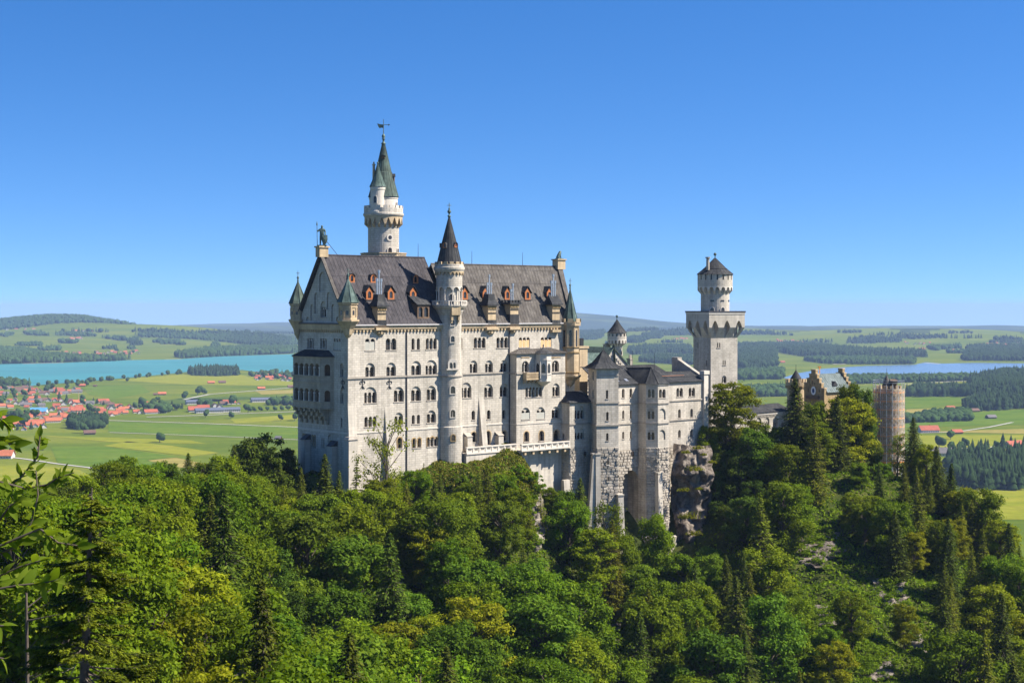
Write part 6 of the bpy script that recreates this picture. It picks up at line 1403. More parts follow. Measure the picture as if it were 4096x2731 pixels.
for pts, m, lb in (([(810, 1140), (1500, 1222), (1720, 1195), (1350, 1140), (1000, 1105)], 'field_lime', 'mown yellow green meadow strip'), ([(1150, 1255), (1380, 1232), (1530, 1265), (1700, 1300), (1600, 1330), (1400, 1308)], 'field_tan', 'straw coloured mown field'),
        ([(300, 1060), (900, 1112), (1620, 1124), (1500, 1098), (700, 1072)], 'field_lime', 'long pale hay strip'), ([(900, 625), (1460, 578), (1880, 585), (2330, 645), (2330, 668), (1500, 662)], 'field_lime', 'meadow by the lake shore'), ([(1500, 768), (1920, 782), (1700, 792), (1450, 795)], 'field_tan', 'straw field beside the farm'),
        ([(2000, 708), (2360, 700), (2360, 728), (2050, 738)], 'field_tan', 'straw field by the far road'), ([(1080, 815), (1450, 762), (2380, 748), (2380, 775), (1950, 778), (1100, 830)], 'field_dark', 'dark meadow above the farm'), ([(1800, 932), (2360, 890), (2360, 930), (1850, 965)], 'field_lime', 'yellow meadow by the road'),
        ([(850, 948), (2360, 996), (2360, 1086), (1500, 1056), (850, 1030)], 'field_green', 'green meadow between two lanes'), ([(400, 1150), (800, 1145), (1400, 1225), (1150, 1250), (1350, 1320), (900, 1350), (450, 1270)], 'field_green', 'green meadow in the foreground of the plain'), ([(640, 680), (1100, 660), (1180, 720), (900, 770), (700, 740)], 'field_green', 'meadow beside the village'), ([(-200, 1300), (300, 1290), (620, 1330), (800, 1420), (-200, 1500)], 'field_lime', 'mown field left of the lane')):
    sheet('field', K11, pts, m, .3, lb, 'field', 5)
for pts, m, lb in (([(1500, 700), (1880, 690), (1740, 735), (1490, 740)], 'field_tan', 'dry strip behind the gate tower'), ([(1490, 607), (2290, 588), (2000, 640), (1600, 692), (1490, 698)], 'field_green', 'green meadow right of the gate tower'), ([(1960, 722), (2500, 690), (2500, 805), (1490, 832), (1500, 792)], 'field_green', 'sloping meadow below the dark wood'),
        ([(1610, 862), (2500, 838), (2500, 880)], 'field_tan', 'straw field along the track'), ([(1590, 890), (2500, 884), (2500, 1010), (1650, 1010)], 'field_lime', 'olive meadow with lone trees'), ([(1490, 512), (2000, 497), (1990, 540), (1490, 566)], 'field_lime', 'lakeside meadow by the road'), ([(2010, 1215), (2600, 1150), (2600, 1500), (1900, 1500)], 'field_lime', 'near meadow at the right edge')):
    sheet('field', K16, pts, m, .3, lb, 'field', 5)
for kf, pts, wd, lb in ((K11, [(840, 941), (1600, 966), (2400, 998)], 6, 'long straight lane across the meadows'), (K11, [(860, 1036), (1500, 1058), (2380, 1095)], 4, 'narrow farm track with a parked car'), (K11, [(0, 1222), (200, 1245), (450, 1282), (700, 1312), (930, 1372)], 5, 'curving lane at the bottom of the plain'), (K11, [(1440, 778), (1640, 737), (2000, 708), (2400, 676)], 8, 'road towards the far hamlet'),
        (K11, [(1150, 915), (1640, 900), (1880, 888), (2380, 870)], 8, 'main road past the farm halls'), (K16, [(1600, 872), (1850, 866), (2100, 830), (2270, 795)], 5, 'pale track over the meadow'), (K16, [(1480, 518), (1700, 505), (2010, 490)], 9, 'pale road along the lakeside wood'), (K16, [(1660, 1000), (1900, 985), (2400, 960)], 7, 'road by the car park')):
    strip('road', kf, pts, wd, 'road', .6, lb, 'road')
for pts in ([(180, 497), (500, 490)], [(680, 474), (860, 468)], [(1290, 464), (1420, 461)], [(860, 468), (1050, 466)]): strip('shore', K11, pts, 16, 'sandy', .8, 'pale sandy strip of the far lake shore', 'shore')
strip('shore', K16, [(960, 372), (1050, 372)], 50, 'sandy', .8, 'brown reed bank by the blue lake', 'shore'); strip('shore', K16, [(1630, 364), (1740, 370)], 14, 'sandy', .8, 'pale gravel spit in the blue lake', 'shore')

# ---- leaves and woods
def leafmat(name, c0, c1, c2, trans=.42):
    m, nt, b = mat(name); out = nt.nodes['Material Output']; geo = N(nt, 'NewGeometry'); oi = N(nt, 'ObjectInfo')
    r = ramp(nt, geo.outputs['Random Per Island'], [(0.0, c0), (.55, c1), (1.0, c2)])
    hs = N(nt, 'HueSaturation'); mr = N(nt, 'MapRange'); mr.inputs['To Min'].default_value = .478; mr.inputs['To Max'].default_value = .518; nt.links.new(oi.outputs['Random'], mr.inputs[0]); nt.links.new(mr.outputs[0], hs.inputs['Hue'])
    mv = N(nt, 'MapRange'); mv.inputs['To Min'].default_value = .75; mv.inputs['To Max'].default_value = 1.2; ml = N(nt, 'Math', operation='FRACT'); mm = N(nt, 'Math', operation='MULTIPLY'); mm.inputs[1].default_value = 7.31
    nt.links.new(oi.outputs['Random'], mm.inputs[0]); nt.links.new(mm.outputs[0], ml.inputs[0]); nt.links.new(ml.outputs[0], mv.inputs[0]); nt.links.new(mv.outputs[0], hs.inputs['Value'])
    nt.links.new(r.outputs[0], hs.inputs['Color']); nt.links.new(hs.outputs[0], b.inputs['Base Color']); b.inputs['Roughness'].default_value = .7; b.inputs['Specular IOR Level'].default_value = .06
    t = N(nt, 'BsdfTranslucent'); tcx = mixc(nt, hs.outputs[0], (1.0, 1.0, .35), 1.0, 'MULTIPLY'); nt.links.new(tcx, t.inputs[0]); mx = N(nt, 'MixShader'); mx.inputs[0].default_value = trans
    nt.links.new(b.outputs[0], mx.inputs[1]); nt.links.new(t.outputs[0], mx.inputs[2]); nt.links.new(mx.outputs[0], out.inputs[0]); MT[name] = m
leafmat('beech_leaves', (.070, .118, .004), (.116, .178, .006), (.176, .235, .010))
leafmat('maple_leaves', (.060, .108, .006), (.098, .160, .009), (.150, .215, .014))
leafmat('fresh_leaves', (.122, .155, .004), (.180, .210, .006), (.235, .250, .011))
leafmat('spruce_needles', (.036, .056, .005), (.062, .088, .007), (.105, .128, .010), .15)
leafmat('larch_needles', (.068, .092, .004), (.112, .134, .006), (.168, .178, .009), .2)
leafmat('tip_needles', (.085, .118, .005), (.145, .180, .008), (.205, .232, .016), .2)
leafmat('dark_leaves', (.034, .062, .005), (.056, .094, .007), (.092, .134, .011), .25)
MT['bark'] = plain('grey_brown_bark', (.085, .066, .050), .9, vary=.4, scale=2.0)
MT['deadwood'] = plain('pale_dead_wood', (.24, .20, .15), .9, vary=.3, scale=3.0)
MT['wood_far'] = plain('woodland_foliage', (.021, .038, .013), .95, vary=.5, scale=.06, spec=0)
MT['wood_far2'] = plain('broadleaf_woodland_foliage', (.034, .062, .017), .95, vary=.45, scale=.06, spec=0)
def blob(seed, cone=False):
    q = np.random.RandomState(seed)
    if cone:
        V, Fc = [], []
        for z0, z1, r in ((.08, .55, .30), (.32, .8, .22), (.6, 1.0, .13)):
            b = len(V); k = 7; V += [(r * q.uniform(.75, 1.2) * math.cos(6.283 * i / k), r * q.uniform(.75, 1.2) * math.sin(6.283 * i / k), z0 + q.uniform(-.04, .04)) for i in range(k)] + [(0, 0, z1)]; Fc += [(b + i, b + (i + 1) % k, b + k) for i in range(k)]
        return np.array(V), np.array(Fc)
    bm = bmesh.new(); bmesh.ops.create_icosphere(bm, subdivisions=2, radius=1); V = np.array([v.co[:] for v in bm.verts]); Fc = np.array([[v.index for v in f.verts] for f in bm.faces]); bm.free()
    d = q.uniform(.78, 1.22, len(V))[:, None]; V = V * d * np.array([.46, .46, .46]); V[:, 2] += .52; return V, Fc
BL = [blob(i) for i in range(4)]; CN_ = [blob(i + 9, True) for i in range(4)]
def wood(kf, poly, h, conifer, label, spacing=None, seed=0, m=None, name='woodland', cat='wood', mx=3500):
    q = np.random.RandomState(seed + 77); P = [kf(*p) if kf else (CX + F * p[0] / p[1], 330) for p in poly]; u0, u1 = min(p[0] for p in P), max(p[0] for p in P); v0, v1 = min(p[1] for p in P), max(p[1] for p in P)
    c = hit((u0 + u1) / 2, (v0 + v1) / 2) or hit(P[0][0], v1); g = [hit(*p) for p in P] if kf else poly; g = [p for p in g if p]; sp = spacing or max(h * .42, c[1] / 520.0)
    gx = [p[0] for p in g]; gy = [p[1] for p in g]; fl = [(p[0], p[1]) for p in g]; spots = []; y = min(gy)
    while y < max(gy):
        x = min(gx)
        while x < max(gx):
            px, py = x + q.uniform(-.5, .5) * sp, y + q.uniform(-.5, .5) * sp * 1.5; x += sp
            if inside((px, py), fl) and len(spots) < mx: spots.append((px, py))
        y += sp * 1.5
    if not spots: return
    zz = zfar([p[0] for p in spots], [p[1] for p in spots]); V, Fc, n = [], [], 0
    for (px, py), pz in zip(spots, zz):
        con = q.rand() < conifer; A, B = (CN_ if con else BL)[q.randint(4)]; hh = h * q.uniform(.7, 1.25) * (1.1 if con else .85); t = q.uniform(0, 6.28); ww = hh * (.8 if con else 1.05) if spacing else max(hh * (.8 if con else 1.05), sp * (1.1 if not con else .9)); k = np.array([[math.cos(t), -math.sin(t)], [math.sin(t), math.cos(t)]])
        W = A.copy(); W[:, :2] = W[:, :2] @ k.T * ww; W[:, 2] *= hh; W += (px, py, pz - .5); V.append(W); Fc.append(B + n); n += len(W)
    o = np_mesh(name, np.concatenate(V), np.concatenate(Fc), [m or ('wood_far' if conifer > .5 else 'wood_far2')]); tag(o, label, cat, kind='stuff'); return o
J = lambda x, y: (x, y)
wood(None, [(-3300, 7450), (-2700, 7300), (-2400, 7450), (-2120, 7700), (-1980, 8100), (-2050, 8900), (-3400, 9200)], 22, .5, 'dark forest on the rounded hill beyond the lake', 15, seed=1)
wood(K11, [(-200, 400), (0, 395), (200, 405), (370, 450), (800, 470), (1040, 466), (900, 476), (600, 484), (0, 500), (-200, 505)], 24, .45, 'wooded far shore of the turquoise lake', seed=2)
wood(K11, [(1370, 440), (1600, 405), (1900, 385), (2330, 390), (2330, 415), (1900, 432), (1430, 456)], 24, .5, 'wood on the far shore left of the palace', seed=3)
wood(K11, [(1010, 245), (1150, 238), (1500, 258), (1900, 262), (2200, 290), (2300, 330), (2150, 370), (1800, 330), (1700, 270), (1200, 265)], 22, .6, 'wooded ridge beyond the lake', seed=4)
for i, pl in enumerate(([(180, 262), (330, 255), (400, 280), (230, 275)], [(0, 275), (120, 262), (60, 292)], [(780, 290), (950, 300), (940, 315), (850, 305)], [(980, 310), (1080, 300), (1080, 325), (990, 325)], [(1380, 345), (1460, 345), (1460, 352), (1380, 352)], [(800, 380), (910, 372), (910, 380), (800, 383)], [(1000, 378), (1070, 374), (1070, 382), (1000, 384)], [(1220, 320), (1260, 320), (1270, 330), (1220, 330)], [(1660, 350), (1720, 348), (1720, 368), (1660, 368)])):
    wood(K11, pl, 18, .4, ('long copse', 'clump', 'hedge', 'grove', 'thicket', 'belt', 'copse', 'spinney', 'stand')[i] + ' of trees on the meadows beyond the lake, ' + ('upper left', 'at the left edge', 'below the rounded hill', 'right of the farm', 'in mid slope', 'above the hamlet', 'right of the hamlet', 'near the ridge', 'near the palace')[i], seed=10 + i)
wood(K11, [(1465, 570), (1560, 560), (1870, 565), (1880, 588), (1700, 596), (1500, 590)], 20, .95, 'conifer wood on the near shore spit of the turquoise lake', 9, seed=25)
wood(K11, [(280, 666), (600, 644), (1020, 606), (1440, 568), (1460, 574), (1000, 616), (620, 652), (300, 674)], 13, 0, 'row of shore trees along the turquoise lake', 24, seed=26, name='treeline')
wood(K11, [(-100, 640), (60, 636), (230, 655), (240, 672), (-100, 672)], 15, .2, 'shore trees behind the village', 13, seed=27)
wood(K11, [(545, 955), (700, 935), (830, 945), (832, 1000), (640, 1018), (545, 1010)], 16, .55, 'dark grove at the front corner of the village', 7, seed=28)
wood(K11, [(1130, 850), (1330, 845), (1330, 885), (1130, 880)], 15, .1, 'leafy grove between village and farm', 9, seed=29); wood(K11, [(1560, 815), (1660, 812), (1650, 838), (1560, 838)], 13, .1, 'trees between the farm halls', 9, seed=30)
wood(K11, [(2080, 800), (2340, 800), (2340, 825), (2080, 822)], 15, .1, 'trees along the road left of the palace', 12, seed=31); wood(K11, [(1960, 580), (2140, 560), (2280, 580), (2340, 600), (2340, 625), (1960, 600)], 13, .1, 'trees round the far hamlet by the lake', 22, seed=32)
for pl, lb in (([(430, 262), (700, 268), (760, 285), (600, 284), (440, 275)], 'scattered wood on the upper slope beyond the lake'), ([(1050, 270), (1500, 268), (1900, 285), (2330, 305), (2330, 350), (2000, 345), (1500, 305), (1100, 290)], 'broad wood on the slope beyond the lake near the palace'), ([(1240, 330), (1420, 325), (1400, 345), (1260, 345)], 'grove above the far lake shore'), ([(300, 385), (480, 378), (470, 392), (310, 396)], 'thicket above the wooded far shore')): wood(K11, pl, 19, .5, lb, seed=len(lb) + 90)
K16w = [([(275, 285), (540, 275), (560, 330), (560, 390), (470, 405), (275, 408)], 24, .85, 'large dark conifer wood right of the square tower'), ([(560, 285), (900, 270), (1250, 290), (1620, 300), (1650, 322), (1400, 318), (1000, 326), (740, 318)], 24, .85, 'long conifer belt above the blue lake'), ([(750, 345), (1200, 340), (1560, 350), (1560, 372), (1200, 375), (900, 370)], 18, .4, 'wood on the far shore of the blue lake'),
        ([(1950, 270), (2500, 255), (2500, 350), (1900, 348)], 22, .6, 'blue wood behind the lake at the right edge'), ([(1050, 200), (1250, 185), (1480, 200), (1450, 215), (1100, 222)], 22, .7, 'distant wood in front of the hills'), ([(280, 150), (500, 142), (680, 165), (500, 160), (280, 160)], 22, .6, 'distant wooded crest right of the square tower'), ([(1340, 188), (1500, 165), (1800, 178), (1640, 192)], 20, .6, 'distant dark wood on the rolling meadow'), ([(1810, 145), (1990, 145), (1990, 150), (1810, 150)], 20, .6, 'tree crest on the highest meadow'), ([(1660, 262), (1890, 245), (1890, 258), (1700, 275)], 20, .5, 'copse below the far village'),
        ([(280, 240), (700, 232), (1000, 258), (700, 268), (280, 266)], 22, .7, 'middle distance wood behind the tower'), ([(275, 440), (600, 430), (600, 482), (275, 486)], 18, .3, 'alder wood at the left end of the blue lake'), ([(320, 560), (640, 548), (640, 575), (320, 590)], 15, .3, 'thin trees on the flats left of the gatehouse'), ([(320, 600), (640, 590), (640, 606), (320, 612)], 15, .2, 'dark tree belt above the gallery roof'),
        ([(1050, 478), (1250, 474), (1500, 478), (1990, 470), (1990, 492), (1500, 505), (1050, 520)], 15, .15, 'tree belt along the near shore of the blue lake'), ([(1960, 505), (2080, 470), (2200, 455), (2500, 448), (2500, 590), (2100, 598), (1980, 585)], 22, .75, 'big dark forest on the knoll at the right edge'), ([(1490, 590), (1560, 560), (1780, 570), (1990, 560), (2100, 590), (1980, 606), (1490, 612)], 19, .75, 'row of dark conifers behind the gate tower'), ([(1890, 680), (2060, 640), (2500, 600), (2500, 690), (2000, 718)], 20, .85, 'dark conifer strip on the slope at right'), ([(1490, 780), (1700, 735), (1960, 730), (1970, 785), (1800, 790), (1490, 800)], 13, .05, 'rounded leafy copse on the meadow right of the tower')]
for i, (pl, h, cf, lb) in enumerate(K16w): wood(K16, pl, h, cf, lb, seed=40 + i)
for i, (pl, h, cf, lb) in enumerate([([(300, 175), (480, 205), (600, 180), (560, 260), (300, 290)], 24, .7, 'blue distant wood behind the yellow turret'), ([(800, 290), (1000, 225), (1480, 175), (1490, 235), (1200, 240), (850, 320)], 22, .7, 'distant wooded slope left of the square tower'), ([(810, 400), (1000, 370), (1480, 370), (1490, 440), (1250, 420), (850, 440)], 24, .8, 'dark conifer wood above the green knoll'), ([(930, 505), (1080, 470), (1300, 480), (1480, 485), (1490, 545), (1150, 530), (950, 515)], 20, .7, 'conifers below the green knoll'), ([(800, 200), (1100, 190), (1300, 165), (1000, 172)], 22, .6, 'blue wooded ridge above the meadows')]): wood(K7, pl, h, cf, lb, seed=70 + i)
wood(K15, [(1000, 470), (1060, 430), (1360, 450), (1420, 480), (1396, 585), (1200, 592), (1040, 560)], 21, .85, 'dark conifers beside the car park at lower right', 7, seed=80)
wood(K15, [(1350, 400), (1450, 390), (1450, 480), (1340, 470)], 19, .9, 'tall firs at the right edge beside the road', 7, seed=81)
for i, pl in enumerate(([(1870, 600), (2500, 595), (2500, 605)], )): pass

q_ = random.Random(3)
for i in range(46):
    L = i < 20; u = q_.uniform(0, 285) if L else q_.uniform(590, 1024); v = q_.uniform(331, 352) if L else q_.uniform(331.5, 356)
    if not L and 680 < u < 745 or (L and v > 349 - u * .02): continue
    du = q_.uniform(5, 20) if v > 338 else q_.uniform(8, 34); dv = q_.uniform(.3, .9) * (1 if v > 338 else .7); wood(J, [(u - du, v + dv * .3), (u - du * .3, v - dv), (u + du, v - dv * .4), (u + du * .6, v + dv), (u - du * .5, v + dv)], q_.uniform(15, 24), q_.choice((.2, .7, .9)), 'small distant copse on the %s meadows, %s' % ('left' if L else 'right', 'upper slope' if v < 338 else 'lower slope'), seed=200 + i, name='copse')['group'] = 'small distant copses'
# ---- lone trees and houses of the plain
def small_tree(kind, h, x, y, z, label, group, name='field_tree'):
    q = rng.randrange(4); A, B = (CN_ if kind == 'c' else BL)[q]; key = ('small', kind, q)
    if key not in PROTO:
        nb = 5 if kind != 'c' else 1; V, Fc, n = [], [], 0; rr = random.Random(q)
        for i in range(nb):
            W = A.copy(); 
            if kind != 'c': W = W * rr.uniform(.5, .8) + (rr.uniform(-.22, .22), rr.uniform(-.22, .22), rr.uniform(.12, .42))
            V.append(W); Fc.append(B + n); n += len(W)
        me = np_mesh('crown', np.concatenate(V), np.concatenate(Fc), ['wood_far' if kind == 'c' else 'wood_far2']); b = MB(); b.tube((0, 0, -.03), (0, 0, .35), .045, .03, 6); t = b.build('trunk', 'bark'); PROTO[key] = (me.data, t.data); bpy.data.objects.remove(me); bpy.data.objects.remove(t)
    T = thing(name, label, 'tree', (x, y, z), group); T.scale = (h * rng.uniform(.85, 1.2), h * rng.uniform(.85, 1.2), h)
    for nm, d in zip(('crown', 'trunk'), PROTO[key]): o = bpy.data.objects.new(nm, d); COL.objects.link(o); o.parent = T
    return T
PROTO = {}
for kf, x, y, h, lb in ((K11, 1252, 1112, 13, 'lone bushy tree standing in the middle of the mown meadow'), (K11, 1610, 918, 12, 'round tree beside the main road in front of the farm halls'), (K11, 1810, 925, 11, 'lone tree right of the farm halls'), (K11, 2202, 942, 10, 'small round bush in the yellow meadow left of the palace'), (K11, 2310, 942, 13, 'round tree close to the palace wall on the plain'), (K11, 1550, 740, 16, 'left one of two big trees by the bend of the far road'), (K11, 1598, 738, 14, 'right one of two big trees by the bend of the far road'), (K11, 1440, 775, 14, 'tree at the junction of the far road'), (K11, 660, 1040, 14, 'tree beside the brown barn below the village'), (K11, 645, 792, 13, 'lone tree beside the village behind the crane'), (K11, 1110, 838, 18, 'tall dark poplar at the right end of the village'), (K11, 605, 678, 13, 'tree left of the barn near the lake'), (K11, 678, 672, 15, 'tree right of the barn near the lake'), (K11, 995, 638, 10, 'small tree on the meadow near the lake'), (K11, 1240, 790, 9, 'small bush on the meadow behind the village'), (K11, 100, 1200, 8, 'round bush behind the leafy twig'), (K11, 1945, 878, 14, 'tree at the start of the roadside row'),
        (K16, 1735, 978, 15, 'large round tree on the olive meadow right of the gatehouse'), (K16, 1820, 918, 12, 'round tree on the olive meadow near the red barn'), (K16, 1815, 990, 9, 'low bush in front of the round meadow tree'), (K16, 1920, 975, 12, 'rounded tree pair on the olive meadow'), (K16, 1885, 990, 9, 'low bush right of the meadow trees'), (K16, 2150, 985, 10, 'low tree beside the road at right'), (K16, 320, 500, 15, 'tree on the flats beside the square tower')):
    p = hit(*kf(x, y))
    if p: small_tree('b', h, *p, lb, None)
for kf, x, y, h, lb in ((K16, 2040, 985, 14, 'left one of two pointed conifers on the olive meadow'), (K16, 2090, 978, 12, 'right one of two pointed conifers on the olive meadow'), (K16, 2200, 990, 22, 'tallest pointed conifer beside the road at right'), (K16, 2258, 980, 18, 'conifer right of the tallest roadside conifer'), (K16, 1535, 585, 20, 'pointed conifer just right of the gate tower')):
    p = hit(*kf(x, y))
    if p: small_tree('c', h, *p, lb, None)
for i in range(9):
    p = hit(*K11(1990 + i * 54, 872 - i * 2)); small_tree('b', 8.5, *p, 'small round tree, ' + 'first second third fourth fifth sixth seventh eighth ninth'.split()[i] + ' from left in the roadside row near the palace', 'row of roadside trees')
HW = plain('house_plaster', (.46, .435, .40), .9, vary=.06); MT['house'] = HW
for n_, c in (('tile_red', (.30, .078, .040)), ('tile_orange', (.36, .110, .048)), ('tile_brown', (.12, .066, .046)), ('tile_grey', (.12, .108, .104)), ('tile_blue', (.08, .26, .46)), ('tile_solar', (.085, .098, .135)), ('barnwood', (.13, .085, .055))): MT[n_] = plain(n_, c, .85, vary=.18, scale=.3)
def house_mesh(kind):
    if ('h', kind) in PROTO: return PROTO[('h', kind)]
    L, W, H, RH, wm = {'house': (15, 12, 4.0, 4.8, 'house'), 'small': (11, 10, 3.4, 4.2, 'house'), 'farm': (27, 14, 4.4, 5.6, 'house'), 'barn': (15, 9, 3.2, 3.2, 'barnwood'), 'hall': (46, 20, 5, 3.4, 'house'), 'hut': (7, 5, 2.6, 1.8, 'barnwood')}[kind]
    b = MB(); b.prism([(-L / 2, -W / 2), (L / 2, -W / 2), (L / 2, W / 2), (-L / 2, W / 2)], -2, H); b.poly([(-L / 2, -W / 2, H), (-L / 2, W / 2, H), (-L / 2, 0, H + RH)]); b.poly([(L / 2, -W / 2, H), (L / 2, W / 2, H), (L / 2, 0, H + RH)])
    n = int(L / 3.2)
    for i in range(n):
        for zz in (1.0, 3.4):
            if zz + 1.4 > H or kind in ('barn', 'hut'): continue
            x = -L / 2 + L * (i + .5) / n
            for sy in (-1, 1): b.add([(x - .5, sy * (W / 2 + .02), zz), (x + .5, sy * (W / 2 + .02), zz), (x + .5, sy * (W / 2 + .02), zz + 1.3), (x - .5, sy * (W / 2 + .02), zz + 1.3)], [[0, 1, 2, 3]], 1)
    for sx in (-1, 1):
        for yy in (-2.2, 2.2):
            if kind not in ('barn', 'hut'): b.add([(sx * (L / 2 + .02), yy - .5, 1.2), (sx * (L / 2 + .02), yy + .5, 1.2), (sx * (L / 2 + .02), yy + .5, 2.5), (sx * (L / 2 + .02), yy - .5, 2.5)], [[0, 1, 2, 3]], 1)
    w_ = b.build('wall', [wm, 'brown']); r = MB(); o = 1.0; k = RH / (W / 2)
    slope(r, (-L / 2 - o, -W / 2 - o, H - o * k), (L / 2 + o, -W / 2 - o, H - o * k), (L / 2 + o, 0, H + RH + .1), (-L / 2 - o, 0, H + RH + .1), .3, seam=False); slope(r, (L / 2 + o, W / 2 + o, H - o * k), (-L / 2 - o, W / 2 + o, H - o * k), (-L / 2 - o, 0, H + RH + .1), (L / 2 + o, 0, H + RH + .1), .3, seam=False)
    r.prism([(2, .8), (2.9, .8), (2.9, 1.7), (2, 1.7)], H + 1, H + RH + .9) if kind in ('house', 'farm') else None
    rf = r.build('roof', 'tile_red'); PROTO[('h', kind)] = (w_.data, rf.data); bpy.data.objects.remove(w_); bpy.data.objects.remove(rf); return PROTO[('h', kind)]
RM = {}
ORD = 'first second third fourth fifth sixth seventh eighth ninth tenth eleventh twelfth thirteenth fourteenth fifteenth sixteenth seventeenth eighteenth nineteenth twentieth 21st 22nd 23rd 24th 25th 26th 27th 28th 29th 30th 31st 32nd 33rd 34th 35th'.split()
def house(kind, roof, x, y, z, rot, label, group=None, name='house', cat='house', sc=1.0):
    w_, r_ = house_mesh(kind); T = thing(name, label, cat, (x, y, z), group); T.rotation_euler = (0, 0, rot); T.scale = (sc, sc, sc)
    if (kind, roof) not in RM: d = r_.copy(); d.materials.clear(); d.materials.append(MT[roof]); RM[(kind, roof)] = d
    for nm, d in (('wall', w_), ('roof', RM[(kind, roof)])): o = bpy.data.objects.new(nm, d); COL.objects.link(o); o.parent = T
    return T
WORD = {'tile_red': 'red roofed', 'tile_orange': 'orange roofed', 'tile_brown': 'brown roofed', 'tile_grey': 'grey roofed'}
SORT = {}
def village(kf, poly, n, group, where, seed, kinds=('house', 'house', 'small', 'house', 'farm'), reds=.72, trees=0, mind=11):
    q = random.Random(seed); P = [hit(*kf(*p)) for p in poly]; fl = [(p[0], p[1]) for p in P if p]; gx = [p[0] for p in fl]; gy = [p[1] for p in fl]; put = []; tries = 0
    while len(put) < n and tries < n * 60:
        tries += 1; x, y = q.uniform(min(gx), max(gx)), q.uniform(min(gy), max(gy))
        if not inside((x, y), fl) or any((x - a) ** 2 + (y - b) ** 2 < mind ** 2 for a, b in put): continue
        put.append((x, y)); roof = q.choice(['tile_red', 'tile_red', 'tile_orange']) if q.random() < reds else q.choice(['tile_brown', 'tile_grey', 'tile_brown'])
        SORT.setdefault((WORD[roof] + ' house', where(x, y)), []).append((CX + F * x / y, house(q.choice(kinds), roof, x, y, float(zfar(x, y)), .35 + q.choice([0, 0, 1.57]) + q.uniform(-.2, .2), 'house', group, sc=q.uniform(.55, .85))))
    for _ in range(trees):
        for _ in range(30):
            x, y = q.uniform(min(gx), max(gx)), q.uniform(min(gy), max(gy))
            if inside((x, y), fl) and all((x - a) ** 2 + (y - b) ** 2 > 90 for a, b in put):
                put.append((x, y)); SORT.setdefault(('tree between houses', where(x, y)), []).append((CX + F * x / y, small_tree(q.choice('bbbc'), q.uniform(8, 17), x, y, float(zfar(x, y)), 'tree', 'trees of ' + group, 'village_tree'))); break
def sect(x, y):
    u = CX + F * x / y; v = HZ + F * 180 / y; a = 'at the lake end of' if v < 397 else 'in the middle of' if v < 409 else 'at the near edge of'
    return a + (' the big village, left part' if u < 45 else ' the big village, centre' if u < 95 else ' the big village, right part')
village(K11, [(-60, 700), (80, 685), (380, 690), (640, 700), (650, 720), (420, 755), (250, 745), (-60, 770)], 42, 'houses of the big village', sect, 1, trees=10)
village(K11, [(-60, 775), (250, 765), (480, 775), (880, 805), (870, 830), (500, 835), (-60, 850)], 46, 'houses of the big village', sect, 2, reds=.55, trees=16)
village(K11, [(60, 890), (420, 850), (700, 850), (960, 835), (1120, 845), (1130, 885), (900, 905), (720, 925), (540, 930), (430, 950), (390, 1000), (300, 1015), (60, 1025), (40, 960)], 84, 'houses of the big village', sect, 3, reds=.85, trees=20)
village(K11, [(1130, 810), (1400, 800), (1480, 830), (1900, 800), (1900, 815), (1500, 880), (1420, 905), (1130, 900)], 18, 'houses by the farm halls', lambda x, y: 'among the trees round the long farm halls', 4, trees=12)
village(K11, [(2010, 575), (2130, 570), (2290, 595), (2290, 635), (2010, 628)], 32, 'houses of the far hamlet', lambda x, y: 'of the far hamlet between lake and palace', 5, trees=6, mind=14)
village(K11, [(380, 420), (520, 400), (640, 408), (620, 440), (420, 448)], 18, 'houses on the far lake shore', lambda x, y: 'on the far lake shore, left cluster', 6, mind=20)
village(K11, [(720, 405), (1090, 398), (1100, 425), (900, 425), (720, 425)], 20, 'houses on the far lake shore', lambda x, y: 'on the far lake shore, right cluster', 7, trees=6, mind=20)
village(K11, [(0, 222), (130, 222), (290, 222), (290, 232), (0, 232)], 14, 'farms below the hill', lambda x, y: 'at the foot of the wooded hill', 8, mind=40, kinds=('farm', 'house'))
village(K11, [(490, 238), (720, 238), (720, 246), (490, 246)], 7, 'farms below the hill', lambda x, y: 'right of the wooded hill meadow', 9, mind=40, kinds=('farm', 'house'))
village(K11, [(550, 295), (650, 292), (650, 305), (550, 305)], 5, 'farms on the far meadows', lambda x, y: 'on the middle of the far meadows', 10, mind=30, kinds=('farm',))
village(K16, [(560, 195), (740, 205), (740, 220), (560, 210)], 12, 'houses of the hamlet beyond the tower', lambda x, y: 'of the hamlet right of the square tower', 11, mind=30)
village(K16, [(2040, 220), (2352, 205), (2352, 245), (2060, 248)], 22, 'houses of the far right village', lambda x, y: 'of the distant village at the right edge', 12, mind=30)
village(K16, [(1470, 210), (1700, 215), (1640, 235), (1480, 232)], 10, 'houses above the blue lake', lambda x, y: 'on the rise above the blue lake', 13, mind=30)
village(K7, [(1290, 270), (1440, 268), (1440, 280), (1290, 280)], 8, 'houses left of the square tower', lambda x, y: 'on the hill left of the square tower', 14, mind=30)
for (wd_, wh_), L_ in SORT.items():
    L_.sort(key=lambda a: a[0])
    for i, (u_, o_) in enumerate(L_): o_['label'] = '%s, %s from left %s' % (wd_, ORD[i], wh_) if len(L_) > 1 else 'only %s %s' % (wd_, wh_)
